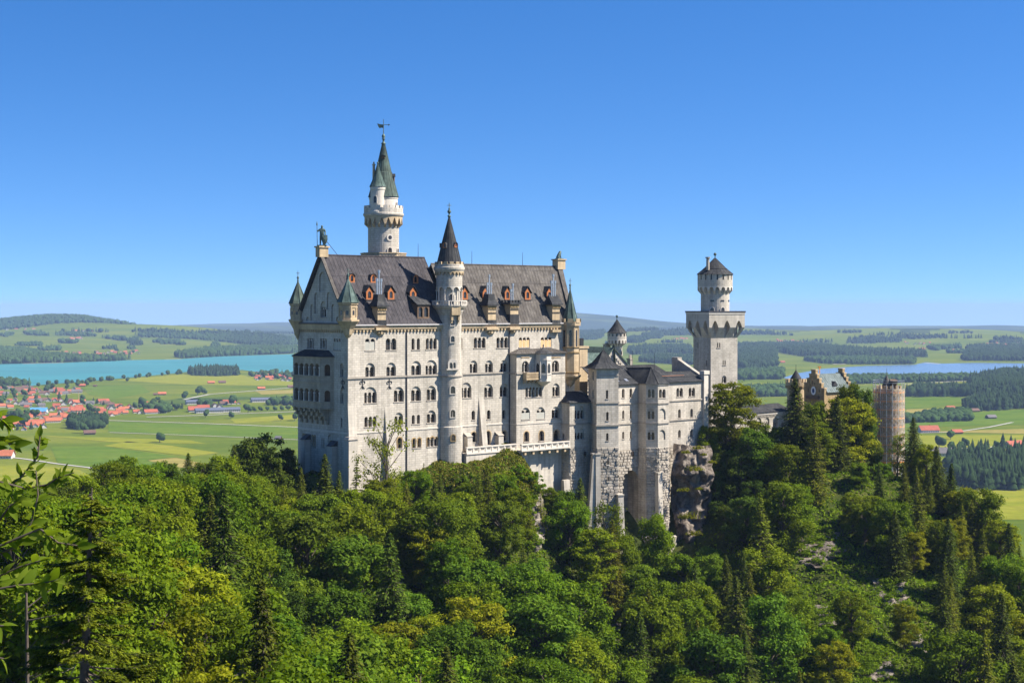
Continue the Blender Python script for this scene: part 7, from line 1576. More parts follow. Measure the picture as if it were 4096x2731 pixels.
for kf, x, y, kind, roof, lb in ((K11, 306, 885, 'farm', 'tile_blue', 'house with a bright blue roof in the village'), (K11, 1558, 812, 'hall', 'tile_solar', 'long blue grey farm hall behind the road'), (K11, 1640, 880, 'hall', 'tile_solar', 'low hall with solar roof, left of the pair'), (K11, 1770, 875, 'hall', 'tile_solar', 'low hall with solar roof, right of the pair'), (K11, 2065, 795, 'hall', 'tile_solar', 'grey hall roof near the palace'), (K11, 1540, 872, 'farm', 'tile_red', 'red roofed farmhouse left of the solar halls'),
        (K11, 640, 675, 'barn', 'tile_red', 'red barn between two trees near the lake'), (K11, 745, 676, 'hut', 'tile_brown', 'small dark hut near the lake'), (K11, 1218, 742, 'hut', 'tile_brown', 'brown hut left of the twin barns'), (K11, 1270, 740, 'barn', 'tile_orange', 'orange roofed barn beside the lane'), (K11, 1655, 652, 'barn', 'tile_orange', 'orange barn near the lake spit'), (K11, 1742, 648, 'barn', 'tile_brown', 'brown barn right of the orange one'), (K11, 2048, 698, 'barn', 'tile_orange', 'tan barn beside the far road'), (K11, 2285, 685, 'barn', 'tile_brown', 'dark barn beside the far road near the palace'), (K11, 703, 1050, 'barn', 'tile_brown', 'brown barn beside the tree below the village'), (K11, 1905, 1182, 'hut', 'tile_grey', 'grey hut on the meadow behind the hill trees'), (K11, 2182, 1086, 'hut', 'tile_grey', 'small white and grey hut near the palace wall'), (K11, 14, 1236, 'farm', 'tile_orange', 'orange roofed farmhouse at the left edge'), (K11, 320, 1172, 'hut', 'tile_brown', 'dark hut behind the leafy twig'),
        (K16, 1658, 866, 'farm', 'tile_red', 'long red roofed barn beside the track'), (K16, 1862, 876, 'barn', 'tile_red', 'small red barn where the track forks'), (K16, 2112, 766, 'barn', 'tile_grey', 'dark timber barn on the sloping meadow'), (K16, 1815, 700, 'barn', 'tile_red', 'red roof behind the leafy copse'), (K16, 1990, 718, 'barn', 'tile_brown', 'tan barn below the dark conifer strip'), (K16, 1820, 560, 'farm', 'tile_red', 'red roofed farm among the dark conifers'), (K16, 2278, 982, 'farm', 'tile_red', 'red roofed house beside the road at right'), (K16, 598, 362, 'barn', 'tile_red', 'small red barn on the meadow left of the blue lake'), (K16, 1610, 270, 'farm', 'tile_red', 'red farm roof on the meadow above the blue lake'), (K16, 1836, 280, 'farm', 'tile_red', 'red barn on the distant meadow'), (K15, 1130, 415, 'farm', 'tile_grey', 'grey roofed building behind the car park trees'), (K15, 985, 408, 'farm', 'tile_grey', 'flat grey building by the car park')):
    p = hit(*kf(x, y))
    if p: house(kind, roof, *p, .35 if 'hall' in kind or 'barn' in kind else rng.uniform(-.3, .6), lb, None, 'house' if kind in ('house', 'farm', 'small') else 'barn' if kind != 'hall' else 'farm_hall', 'house' if kind in ('house', 'farm') else 'barn')
p = hit(*K11(615, 800)); T = thing('tower_crane', 'thin yellow tower crane above the village roofs', 'crane', p); b = MB(); b.tube(p, (p[0], p[1], p[2] + 22), .5, .5, 4); b.build('mast', 'ply', T); b = MB(); b.tube((p[0] - 6, p[1], p[2] + 22), (p[0] + 26, p[1], p[2] + 22.5), .45, .35, 4); b.build('jib', 'ply', T)

def haze():
    b = MB(); b.prism([(-30000, -1200), (30000, -1200), (30000, 27000), (-30000, 27000)], -520, 44); 
    m = bpy.data.materials.new('haze_air'); m.use_nodes = True; nt = m.node_tree; nt.nodes.clear(); out = nt.nodes.new('ShaderNodeOutputMaterial'); v = nt.nodes.new('ShaderNodeVolumePrincipled')
    v.inputs['Color'].default_value = (.46, .64, .94, 1); v.inputs['Density'].default_value = 4.7e-5; v.inputs['Anisotropy'].default_value = 0.0; nt.links.new(v.outputs[0], out.inputs['Volume']); MT['haze'] = m
    o = b.build('haze', 'haze'); tag(o, 'bluish summer haze over the far land', 'haze', kind='stuff')
haze()
# ================================================================== the castle hill and its forest
G = [(345, 503, 277), (315, 500, 274), (290, 472, 291), (270, 478, 296), (395, 486, 284), (425, 478, 289), (450, 466, 292.5), (478, 462, 296), (495, 452, 301), (522, 457, 303), (536, 480, 303), (556, 510, 306), (575, 520, 306), (600, 555, 305), (622, 568, 307), (650, 574, 308), (672, 560, 316), (690, 556, 319), (706, 520, 324), (722, 436, 342), (712, 438, 345), (740, 447, 344), (770, 455, 345), (800, 458, 345), (830, 464, 352), (860, 467, 364), (880, 470, 362), (905, 478, 352), (935, 500, 340), (965, 525, 330), (1000, 566, 318), (1035, 612, 306), (1080, 660, 290),
     (720, 500, 328), (740, 540, 316), (780, 560, 305), (830, 570, 300), (880, 560, 305), (930, 580, 300), (980, 630, 288), (1030, 690, 270), (900, 640, 275), (820, 650, 268), (750, 640, 275), (700, 640, 285), (650, 640, 288), (600, 640, 275), (560, 600, 280), (520, 570, 278), (480, 550, 275), (430, 560, 268), (380, 560, 262), (330, 555, 258), (290, 540, 266), (255, 500, 275), (225, 490, 268), (190, 495, 250), (150, 508, 235), (110, 525, 210), (60, 545, 185), (0, 560, 165), (-60, 575, 150),
     (250, 570, 235), (180, 580, 205), (110, 600, 170), (40, 640, 130), (-40, 680, 100), (300, 640, 218), (220, 660, 185), (140, 690, 150), (60, 740, 105), (0, 820, 70), (80, 860, 55), (-60, 800, 60), (380, 660, 222), (450, 650, 232), (520, 660, 240), (580, 700, 240), (650, 720, 246), (720, 730, 246), (800, 740, 240), (880, 740, 242), (960, 740, 245), (1040, 760, 245), (420, 740, 195), (520, 760, 205), (320, 750, 180), (230, 760, 140), (620, 800, 215), (760, 830, 215), (900, 830, 215), (1040, 850, 215)]
GW = [(-70, 340, -75), (-40, 345, -62), (0, 365, -50), (30, 372, -44), (60, 392, -46), (100, 400, -55), (-110, 380, -130), (-60, 400, -110), (0, 420, -105), (60, 440, -110), (120, 440, -120), (160, 400, -120), (170, 340, -110), (180, 290, -110), (150, 420, -140), (-160, 320, -130), (-180, 260, -120), (-150, 380, -170), (0, 480, -176), (100, 490, -178), (200, 460, -178), (-150, 450, -180), (-230, 330, -165), (-230, 200, -130), (240, 350, -170), (240, 250, -150), (30, 150, -75), (90, 150, -80), (60, 100, -85), (0, 60, -60), (160, 180, -100), (120, 60, -90), (-90, 40, -40), (-40, 20, -35), (40, 0, -70), (-120, 110, -60), (-180, 120, -80)]
G = [(u, v + (14 if u < 260 and 175 < Y < 290 else 0) + (12 if 590 < u < 680 and Y > 290 else 0), Y) for u, v, Y in G]
CP = np.array([((u - CX) / F * Y, Y, (HZ - v) / F * Y) for u, v, Y in G] + GW)
def rbf_fit(P, c=6.0, lam=.02):
    d = np.sqrt(((P[:, None, :2] - P[None, :, :2]) ** 2).sum(-1) + c * c); n = len(P)
    A = np.zeros((n + 3, n + 3)); A[:n, :n] = d + lam * np.eye(n); A[:n, n] = 1; A[:n, n + 1:n + 3] = P[:, :2]; A[n, :n] = 1; A[n + 1:n + 3, :n] = P[:, :2].T
    return np.linalg.solve(A, np.concatenate([P[:, 2], np.zeros(3)]))
RW = rbf_fit(CP)
def znear(x, y):
    x = np.atleast_1d(np.asarray(x, float)); y = np.atleast_1d(np.asarray(y, float)); d = np.sqrt((x[:, None] - CP[None, :, 0]) ** 2 + (y[:, None] - CP[None, :, 1]) ** 2 + 36.0)
    return d @ RW[:-3] + RW[-3] + RW[-2] * x + RW[-1] * y
def terrmat():
    m, nt, b = mat('wooded_slope_ground'); geo = N(nt, 'NewGeometry'); sx = N(nt, 'SeparateXYZ'); nt.links.new(geo.outputs['Normal'], sx.inputs[0])
    n = N(nt, 'TexNoise', Scale=.16, Detail=9.0, Roughness=.7); nt.links.new(geo.outputs['Position'], n.inputs['Vector'])
    g = ramp(nt, n.outputs[0], [(.34, (.016, .024, .007)), (.5, (.045, .058, .014)), (.66, (.095, .098, .026))])
    n2 = N(nt, 'TexNoise', Scale=.5, Detail=10.0, Roughness=.75); nt.links.new(geo.outputs['Position'], n2.inputs['Vector']); rk = ramp(nt, n2.outputs[0], [(.35, (.10, .085, .065)), (.5, (.24, .205, .165)), (.66, (.40, .35, .29))])
    a = N(nt, 'Math', operation='MULTIPLY_ADD'); a.inputs[1].default_value = .45; a.inputs[2].default_value = -.22; nt.links.new(n2.outputs[0], a.inputs[0]); s = N(nt, 'Math', operation='ADD'); nt.links.new(sx.outputs[2], s.inputs[0]); nt.links.new(a.outputs[0], s.inputs[1])
    r = ramp(nt, s.outputs[0], [(.40, (1, 1, 1)), (.52, (0, 0, 0))]); c = mixc(nt, g.outputs[0], rk.outputs[0], r.outputs[0]); nt.links.new(c, b.inputs['Base Color']); b.inputs['Roughness'].default_value = 1; b.inputs['Specular IOR Level'].default_value = 0
    bp = N(nt, 'Bump', Strength=.9, Distance=.6); nt.links.new(n2.outputs[0], bp.inputs['Height']); nt.links.new(bp.outputs[0], b.inputs['Normal']); MT['slope'] = m
terrmat()
def rockmat(name, c0, c1, c2):
    m, nt, b = mat(name); geo = N(nt, 'NewGeometry'); n = N(nt, 'TexNoise', Scale=.35, Detail=10.0, Roughness=.72); nt.links.new(geo.outputs['Position'], n.inputs['Vector']); mp = N(nt, 'Mapping'); mp.inputs['Scale'].default_value = (.8, .8, .12); nt.links.new(geo.outputs['Position'], mp.inputs[0])
    n2 = N(nt, 'TexNoise', Scale=1.0, Detail=6.0, Roughness=.7); nt.links.new(mp.outputs[0], n2.inputs['Vector']); a = N(nt, 'Math', operation='ADD'); nt.links.new(n.outputs[0], a.inputs[0]); nt.links.new(n2.outputs[0], a.inputs[1]); h = N(nt, 'Math', operation='MULTIPLY'); h.inputs[1].default_value = .5; nt.links.new(a.outputs[0], h.inputs[0])
    r = ramp(nt, h.outputs[0], [(.42, c0), (.5, c1), (.58, c2)]); nt.links.new(r.outputs[0], b.inputs['Base Color']); b.inputs['Roughness'].default_value = .95; b.inputs['Specular IOR Level'].default_value = .1
    n3 = N(nt, 'TexNoise', Scale=.9, Detail=9.0, Roughness=.7); nt.links.new(geo.outputs['Position'], n3.inputs['Vector']); bp = N(nt, 'Bump', Strength=1.0, Distance=.7); nt.links.new(n3.outputs[0], bp.inputs['Height']); nt.links.new(bp.outputs[0], b.inputs['Normal']); MT[name] = m
rockmat('cliff_rock', (.075, .060, .048), (.165, .138, .112), (.27, .232, .192)); rockmat('pale_rock', (.11, .09, .07), (.23, .195, .155), (.38, .33, .275))
gx, gy = np.meshgrid(np.arange(-262, 264, 2.5), np.arange(8, 520, 2.5)); gz = znear(gx.ravel(), gy.ravel()).reshape(gx.shape)
gz += (1.1 * np.array(wave(gx, gy, 14, 31)) + .5 * np.array(wave(gx, gy, 6, 32)))
edge = np.minimum.reduce([gx + 262, 262 - gx, 520 - gy]); gz = np.where(edge < 30, gz * np.clip(edge / 30, 0, 1) - 186 * (1 - np.clip(edge / 30, 0, 1)), gz)
idx = np.arange(gx.size).reshape(gx.shape); FC = np.stack([idx[:-1, :-1], idx[:-1, 1:], idx[1:, 1:], idx[1:, :-1]], -1).reshape(-1, 4)
o = np_mesh('hill', np.stack([gx, gy, gz], -1).reshape(-1, 3), FC, ['slope'], smooth=True); tag(o, 'steep wooded rocky hill under the castle', 'hill', kind='structure')
b = MB(); b.prism([(xat(u, Y), Y) for u, Y in ((702, 337), (740, 341), (760, 352), (706, 352))], -40, zat(432.5, 343)); o = b.build('path', 'trim'); tag(o, 'pale paved courtyard beside the square tower', 'path', kind='structure')

# ---- bare rock
NY = np.linspace(40, 372, 700)
def hit_near(u, v):
    d = znear((u - CX) / F * NY, NY) - (HZ - v) / F * NY; i = int(np.argmax(d > 0)); return float(NY[i]) if d[i] > 0 else 330.0
CRAGS = []
def crag(name, kf, x0, x1, y0, y1, Y, label, m, seed, rough=1.4, lift=1.2, full=False):
    """bare rock breaking through the hill: a fractal face of ragged outline that follows the slope"""
    (u0, v0), (u1, v1) = kf(x0, y0), kf(x1, y1); Yc = Y or hit_near((u0 + u1) / 2, (v0 + v1) / 2); k = Yc / F; nu, nv = max(8, int((u1 - u0) * k / .33)), max(8, int((v1 - v0) * k / .33)); V, M = [], []
    if not full: CRAGS.append(((u0 + u1) / 2, (v0 + v1) / 2, (u1 - u0) / 2, (v1 - v0) / 2, Yc))
    rows = [hit_near((u0 + u1) / 2, v0 + (v1 - v0) * (1 - j / nv)) if not Y else Y for j in range(nv + 1)]
    for j in range(nv + 1):
        for i in range(nu + 1):
            s, t = i / nu, j / nv; yy = rows[j]; u, v = u0 + (u1 - u0) * s, v1 + (v0 - v1) * t; p = Vector((xat(u, yy), yy, zat(v, yy))); r = math.hypot((s - .5) / .5, (t - .5) / .5 if not full else 0)
            back = max(0, r - .45) ** 2 * 5.0 + (max(0, t - .85) * 18 if full else 0) - (1 - t) * (2.2 if full else 0)
            h = noise.fractal(p * .17 + Vector((seed * 7, 0, 0)), .9, 2.1, 6) * rough * 1.3 + noise.fractal(p * .7 + Vector((0, seed * 5, 0)), .8, 2.1, 4) * rough * .55 + (noise.ridged_multi_fractal(Vector((p.x * .45, p.y * .45, p.z * .16)) + Vector((seed, 0, 0)), .9, 2.2, 6, 1.0, 2.0) - 1.0) * rough * .55; w2 = noise.fractal(p * .25 + Vector((0, 0, seed * 3)), 1.0, 2.0, 3) * .8
            V.append((p.x + w2, p.y + back - h - lift, p.z + w2 * .5)); M.append(r + noise.fractal(p * .35 + Vector((3, seed, 1)), 1.0, 2.0, 4) * (.45 if not full else .12) < 1.0)
    ix = np.arange((nu + 1) * (nv + 1)).reshape(nv + 1, nu + 1); M = np.array(M).reshape(nv + 1, nu + 1); FC = np.stack([ix[:-1, :-1], ix[:-1, 1:], ix[1:, 1:], ix[1:, :-1]], -1); ok = M[:-1, :-1] | M[1:, 1:]
    o = np_mesh(name, V, FC[ok].reshape(-1, 4), [m]); tag(o, label, 'rock', kind='structure'); return o
crag('cliff', c8, 1185, 1570, 312, 1310, 326.5, 'brown grey cliff under the right part of the bower wing', 'cliff_rock', 1, 1.9, 1.0, True)
for i, (kf, x0, x1, y0, y1, lb) in enumerate(((c13, 1768, 1872, 300, 740, 'pale rock edge below the end of the terrace'), (c14, 270, 530, 870, 1015, 'pale ledge of rock below the bower tower'), (c14, 455, 570, 1000, 1130, 'pale rock pillar below the ledge'), (c14, 505, 615, 1140, 1300, 'lowest pale rock of the middle slope'), (c13, 880, 1000, 790, 930, 'bare rock among the spruces under the palace'), (c13, 1540, 1680, 870, 970, 'rock patch under the terrace trees'), (c15, 230, 480, 770, 980, 'grey rock slope under the tall spruces at right'), (c15, 620, 810, 980, 1190, 'brown rock on the right slope'), (c15, 480, 720, 1400, 1568, 'rock patch at the lower right'), (c15, 815, 905, 1290, 1540, 'narrow pale rock rib at the lower right'), (c15, 330, 460, 1150, 1290, 'small grey rock on the right slope'))):
    crag('rock', kf, x0, x1, y0, y1, None, lb, 'pale_rock' if 'pale' in lb or 'bare' in lb else 'cliff_rock', 10 + i)

# ---- tree kinds: every leaf clump is a small face of its own
def tubes_np(segs, k=6):
    V, Fc = [], []
    for p, q, r0, r1 in segs:
        p, q = np.array(p, float), np.array(q, float); d = q - p; d /= np.linalg.norm(d) + 1e-9; x = np.cross(d, [0, 0, 1.0] if abs(d[2]) < .9 else [1.0, 0, 0]); x /= np.linalg.norm(x); y = np.cross(d, x); b = len(V)
        for c, r in ((p, r0), (q, r1)):
            for i in range(k): t = 6.2832 * i / k; V.append(c + r * (math.cos(t) * x + math.sin(t) * y))
        Fc += [(b + i, b + (i + 1) % k, b + k + (i + 1) % k, b + k + i) for i in range(k)]
    return np.array(V), np.array(Fc)
def quads(C, A, B): 
    """diamond shaped leaf faces at C with half axes A and B"""
    V = np.stack([C - A, C - B * .9 + A * .15, C + A, C + B * .9 + A * .15], 1).reshape(-1, 3); return V, np.arange(len(V)).reshape(-1, 4)
def unit(v): return v / (np.linalg.norm(v, axis=-1, keepdims=True) + 1e-9)
def broadleaf(seed, leaves, n=20000, R=.36, ls=.0165, flat=.78, z0=.16, clusters=85):
    """unit-height broadleaf: trunk, limbs to every foliage clump, leaves scattered through the clumps"""
    q = np.random.RandomState(seed); cl = []; 
    while len(cl) < clusters:
        z = q.uniform(z0, .97); rr = R * math.sqrt(max(.03, 1 - ((z - .52) / .50) ** 2)) * q.uniform(.35, 1.02); a = q.uniform(0, 6.283); cl.append((rr * math.cos(a), rr * math.sin(a), z, q.uniform(.045, .098) * (1.15 - .35 * abs(z - .5))))
    cl = np.array(cl); ci = q.choice(len(cl), n, p=cl[:, 3] ** 2 / (cl[:, 3] ** 2).sum()); d = unit(q.normal(size=(n, 3))); d[:, 2] = np.abs(d[:, 2]) * np.where(q.rand(n) < .72, 1, -1)
    C = cl[ci, :3] + d * (cl[ci, 3] * np.abs(q.normal(.82, .30, n)))[:, None] * np.array([1.15, 1.15, flat])
    nr = unit(d + q.normal(size=(n, 3)) * .55 + np.array([0, 0, .55])); t = unit(np.cross(nr, q.normal(size=(n, 3)))); s = ls * q.uniform(.6, 1.35, n)[:, None]
    V, Fc = quads(C, t * s, np.cross(nr, t) * s * .62)
    segs = [((0, 0, -.06), (q.uniform(-.02, .02), 0, .35), .020, .015), ((0, 0, .35), (q.uniform(-.03, .03), 0, .75), .015, .006)]
    for c in cl: zz = max(.12, c[2] - .16 - .25 * math.hypot(c[0], c[1])); segs.append(((0, 0, zz), tuple(c[:3]), .0065, .002))
    return (V, Fc, leaves), tubes_np(segs, 5)
def conifer(seed, leaves, n_wh=46, R=.22, ls=.0145, droop=.28, z0=.08, per=34, gap=.0):
    q = np.random.RandomState(seed); C, A, Bv, segs = [], [], [], [((0, 0, -.05), (0, 0, .6), .016, .008), ((0, 0, .6), (0, 0, 1.0), .008, .001)]
    for w in range(n_wh):
        f = w / (n_wh - 1); z = z0 + (1 - z0) * f ** .92 * .985; rad = R * (1 - f) ** .80 * q.uniform(.72, 1.15) + .012; nb = max(5, int(11 - 5 * f)); a0 = q.uniform(0, 6.28)
        for k in range(nb):
            if q.rand() < gap: continue
            a = a0 + 6.283 * k / nb + q.uniform(-.25, .25); L = rad * q.uniform(.7, 1.2); di = np.array([math.cos(a), math.sin(a), 0]); sd = np.array([-di[1], di[0], 0]); m = max(4, int(per * (1 - f * .6)))
            segs.append(((0, 0, z), tuple(di * L * .8 + np.array([0, 0, z - droop * L * .6])), .0035, .001))
            for j in range(m):
                t = (j + q.uniform(.2, .9)) / m; zz = z - droop * L * t + .25 * droop * L * t * t * 1.3; w2 = (1 - t * .75) * L * .42; o = q.uniform(-1, 1) * w2
                C.append(di * L * t + sd * o + np.array([0, 0, zz + q.normal() * .004 - abs(o) * .25])); dr = di * .75 + sd * np.sign(o + 1e-6) * q.uniform(.2, .9) + np.array([0, 0, -.35 + .3 * q.normal()]); dr /= np.linalg.norm(dr); s = ls * q.uniform(.7, 1.3) * (1 - .35 * f)
                nn = np.array([q.normal() * .45, q.normal() * .45, 1.0]); b = np.cross(nn, dr); b /= np.linalg.norm(b); A.append(dr * s * 1.25); Bv.append(b * s * .5)
    V, Fc = quads(np.array(C), np.array(A), np.array(Bv)); return (V, Fc, leaves), tubes_np(segs, 5)
def proto(key, cr, tr):
    a = np_mesh('crown', cr[0], cr[1], [cr[2]]); t = np_mesh('trunk', tr[0], tr[1], ['bark']); PROTO[key] = (a.data, t.data); bpy.data.objects.remove(a); bpy.data.objects.remove(t)
for i in range(4): proto(('beech', i), *broadleaf(100 + i, 'beech_leaves', R=.37 + .03 * (i % 2)))
for i in range(4): proto(('maple', i), *broadleaf(200 + i, 'maple_leaves', R=.40, flat=.8, ls=.0175, clusters=80))
for i in range(2): proto(('fresh', i), *broadleaf(300 + i, 'fresh_leaves', R=.35, flat=.5, clusters=85, n=17000))
for i in range(2): proto(('dark', i), *broadleaf(400 + i, 'dark_leaves', R=.42, flat=.8))
for i in range(4): proto(('spruce', i), *conifer(500 + i, 'spruce_needles', R=.21 + .03 * (i % 2)))
for i in range(3): proto(('larch', i), *conifer(600 + i, 'larch_needles', R=.21, droop=.18, n_wh=38, per=30, gap=.10))
for i in range(2): proto(('thin', i), *conifer(700 + i, 'larch_needles', R=.14, droop=.3, n_wh=34, per=20, gap=.3))
proto(('sparse', 0), *broadleaf(808, 'fresh_leaves', n=1300, R=.34, ls=.0135, clusters=24, z0=.35)); proto(('sparse', 1), *broadleaf(811, 'beech_leaves', n=2600, R=.30, ls=.015, clusters=30, z0=.3))
for i in range(3): proto(('shrub', i), *broadleaf(900 + i, ('beech_leaves', 'maple_leaves', 'fresh_leaves')[i], n=5000, R=.55, ls=.032, z0=.12, clusters=40, flat=.8))
CROWN = {'beech': (.40, .62), 'maple': (.44, .60), 'fresh': (.38, .6), 'dark': (.44, .6), 'spruce': (.24, .55), 'larch': (.23, .55), 'thin': (.14, .55), 'sparse': (.34, .6), 'shrub': (.6, .5)}
TREES = []
def want(u, vtop, h, kind, y0=None, Y=None, w=1.0):
    """a tree whose top shows at (u, vtop): find where on the hill it stands"""
    if Y is None:
        ys = np.linspace(y0 or 200, 372, 300); x = (u - CX) / F * ys; d = znear(x, ys) + h - (HZ - vtop) / F * ys; s = np.where(np.diff(np.sign(d)) != 0)[0]
        Y = float(ys[s[-1]]) if len(s) else float(ys[np.argmin(np.abs(d))])
    x = xat(u, Y); z = float(znear(x, Y)[0]); zt = zat(vtop, Y)
    if zt - h > z - .3: h = min(zt - z + .3, h * 1.35)          # taller when the ground lies lower
    if zt - h < z - 5: h = max(5.0, zt - z + 1.0)
    TREES.append([x, Y, zt - h, h, kind, w])
# trees picked one by one along the skyline and in front of the walls
for a in ((733, 382, 16, 'fresh', 0, 338, 1.05), (705, 425, 9, 'beech', 0, 336), (765, 424, 11, 'beech', 0, 340), (752, 428, 11, 'maple', 0, 330), (797, 377, 22, 'spruce', 0, 338, 1.25), (782, 428, 13, 'beech', 0, 340), (818, 402, 16, 'beech', 0, 348), (835, 396, 20, 'spruce', 0, 340, 1.1), (853, 384, 21, 'beech', 0, 352, .58), (861, 388, 17, 'dark', 0, 350, .42), (846, 398, 17, 'fresh', 0, 346), (874, 440, 10, 'beech', 0, 350, .6), (897, 432, 12, 'sparse', 0, 350, .8), (914, 416, 17, 'spruce', 0, 348, 1.1), (926, 444, 12, 'fresh', 0, 342, .8), (938, 445, 16, 'spruce', 0, 336, 1.15), (950, 462, 15, 'spruce', 0, 332), (965, 488, 14, 'fresh', 0, 326), (982, 488, 15, 'beech', 0, 322), (1000, 520, 13, 'fresh', 0, 316), (1010, 522, 17, 'spruce', 0, 312), (1022, 545, 14, 'larch', 0, 306), (973, 500, 16, 'larch', 0, 318),
          (908, 462, 9, 'sparse', 0, 344), (884, 462, 9, 'beech', 0, 346), (770, 440, 12, 'spruce', 0, 330), (790, 450, 12, 'beech', 0, 332), (742, 452, 12, 'dark', 0, 328), (722, 452, 10, 'dark', 0, 331), (715, 470, 9, 'dark', 0, 329),
          (322, 453, 16, 'spruce', 0, 262, 1.15), (300, 466, 13, 'spruce', 0, 268), (353, 458, 17, 'thin', 0, 268, 1.1), (337, 470, 13, 'larch', 0, 262), (385, 418, 20, 'sparse', 0, 271.5, .9), (396, 470, 9, 'sparse', 0, 276), (377, 478, 10, 'fresh', 0, 268), (362, 488, 12, 'beech', 0, 262), (415, 470, 9, 'beech', 0, 280), (424, 462, 10, 'thin', 0, 282), (440, 474, 9, 'spruce', 0, 284), (408, 480, 12, 'larch', 0, 272), (372, 500, 18, 'spruce', 0, 255), (432, 482, 17, 'spruce', 0, 270, 1.1), (478, 472, 16, 'larch', 0, 282, 1.2), (486, 462, 16, 'larch', 0, 284, 1.15), (455, 490, 13, 'beech', 0, 275), (465, 482, 10, 'beech', 0, 284), (505, 475, 9, 'beech', 0, 290), (524, 470, 8, 'shrub', 0, 296), (514, 488, 11, 'fresh', 0, 285), (528, 500, 12, 'larch', 0, 286), (540, 485, 12, 'thin', 0, 292), (500, 500, 12, 'maple', 0, 276),
          (500, 461, 3.4, 'shrub', 0, 297), (511, 456, 2.6, 'shrub', 0, 300), (471, 471, 3.6, 'shrub', 0, 291), (488, 466, 3.0, 'shrub', 0, 294), (520, 464, 4, 'shrub', 0, 296), (531, 470, 5, 'shrub', 0, 297), (494, 473, 4.5, 'shrub', 0, 289), (508, 470, 3.8, 'shrub', 0, 292), (460, 474, 4, 'shrub', 0, 287),
          (549, 487, 12, 'beech', 0, 298), (562, 492, 11, 'maple', 0, 298), (578, 477, 14, 'spruce', 0, 299, 1.2), (570, 500, 12, 'beech', 0, 292), (586, 512, 12, 'spruce', 0, 294), (603, 500, 15, 'sparse', 0, 296, .7), (611, 518, 16, 'larch', 0, 288, .85), (623, 536, 11, 'beech', 0, 294, .8), (594, 528, 9, 'fresh', 0, 286), (656, 514, 15, 'beech', 0, 300, .62), (640, 566, 10, 'maple', 0, 292), (676, 556, 10, 'fresh', 0, 298), (692, 560, 10, 'beech', 0, 302), (709, 548, 9, 'maple', 0, 312), (717, 500, 10, 'dark', 0, 324), (725, 505, 13, 'dark', 0, 320), (740, 500, 15, 'spruce', 0, 318), (755, 480, 16, 'dark', 0, 322),
          (265, 436, 15, 'dark', 0, 283, 1.1), (250, 452, 13, 'dark', 0, 282), (235, 444, 14, 'spruce', 0, 276, 1.3), (285, 448, 13, 'dark', 0, 288), (278, 460, 12, 'spruce', 0, 280), (220, 456, 13, 'beech', 0, 268), (205, 462, 12, 'dark', 0, 262), (190, 452, 14, 'spruce', 0, 256, 1.2), (170, 462, 13, 'dark', 0, 250), (150, 462, 14, 'beech', 0, 246), (125, 457, 16, 'maple', 0, 240, 1.1), (112, 462, 14, 'beech', 0, 236), (95, 478, 13, 'spruce', 0, 226), (80, 476, 14, 'beech', 0, 216), (60, 486, 14, 'dark', 0, 200), (40, 480, 15, 'spruce', 0, 195), (15, 482, 15, 'beech', 0, 180), (-10, 490, 15, 'beech', 0, 172), (300, 482, 12, 'larch', 0, 258), (268, 480, 11, 'larch', 0, 268), (250, 490, 10, 'fresh', 0, 262)):
    want(a[0], a[1], a[2], a[3], None, a[5], a[6] if len(a) > 6 else 1.0)
# the rest of the forest: rows from the crest down into the gorge
def in_castle(x, y):
    s = (x - CN[0]) * E1[0] + (y - CN[1]) * E1[1]; t = (x - CN[0]) * E2[0] + (y - CN[1]) * E2[1]
    return (-2.0 < s < 57 and -5 < t < 60) or (26 < s < 58 and -7.5 < t < 20) or (50 < s < 72 and -12.5 < t < 30) or (68 < s < 96 and -11.5 < t < 30) or (s > 90 and t > -4) or (t > 22 and s > 0) or (69 < s < 90 and -15 < t < 0)
LU = [(-200, 500), (60, 492), (120, 474), (200, 470), (285, 474), (295, 482), (345, 492), (400, 486), (440, 478), (475, 470), (490, 458), (540, 470), (545, 495), (588, 498), (592, 540), (630, 555), (634, 585), (652, 585), (656, 548), (668, 552), (712, 552), (717, 480), (740, 432), (760, 424), (790, 420), (800, 410), (862, 414), (872, 460), (905, 462), (915, 440), (930, 456), (1000, 520), (1075, 590), (1300, 640)]
LIM = lambda u: float(np.interp(u, [p[0] for p in LU], [p[1] for p in LU]))
fr = random.Random(11); y = 352.0
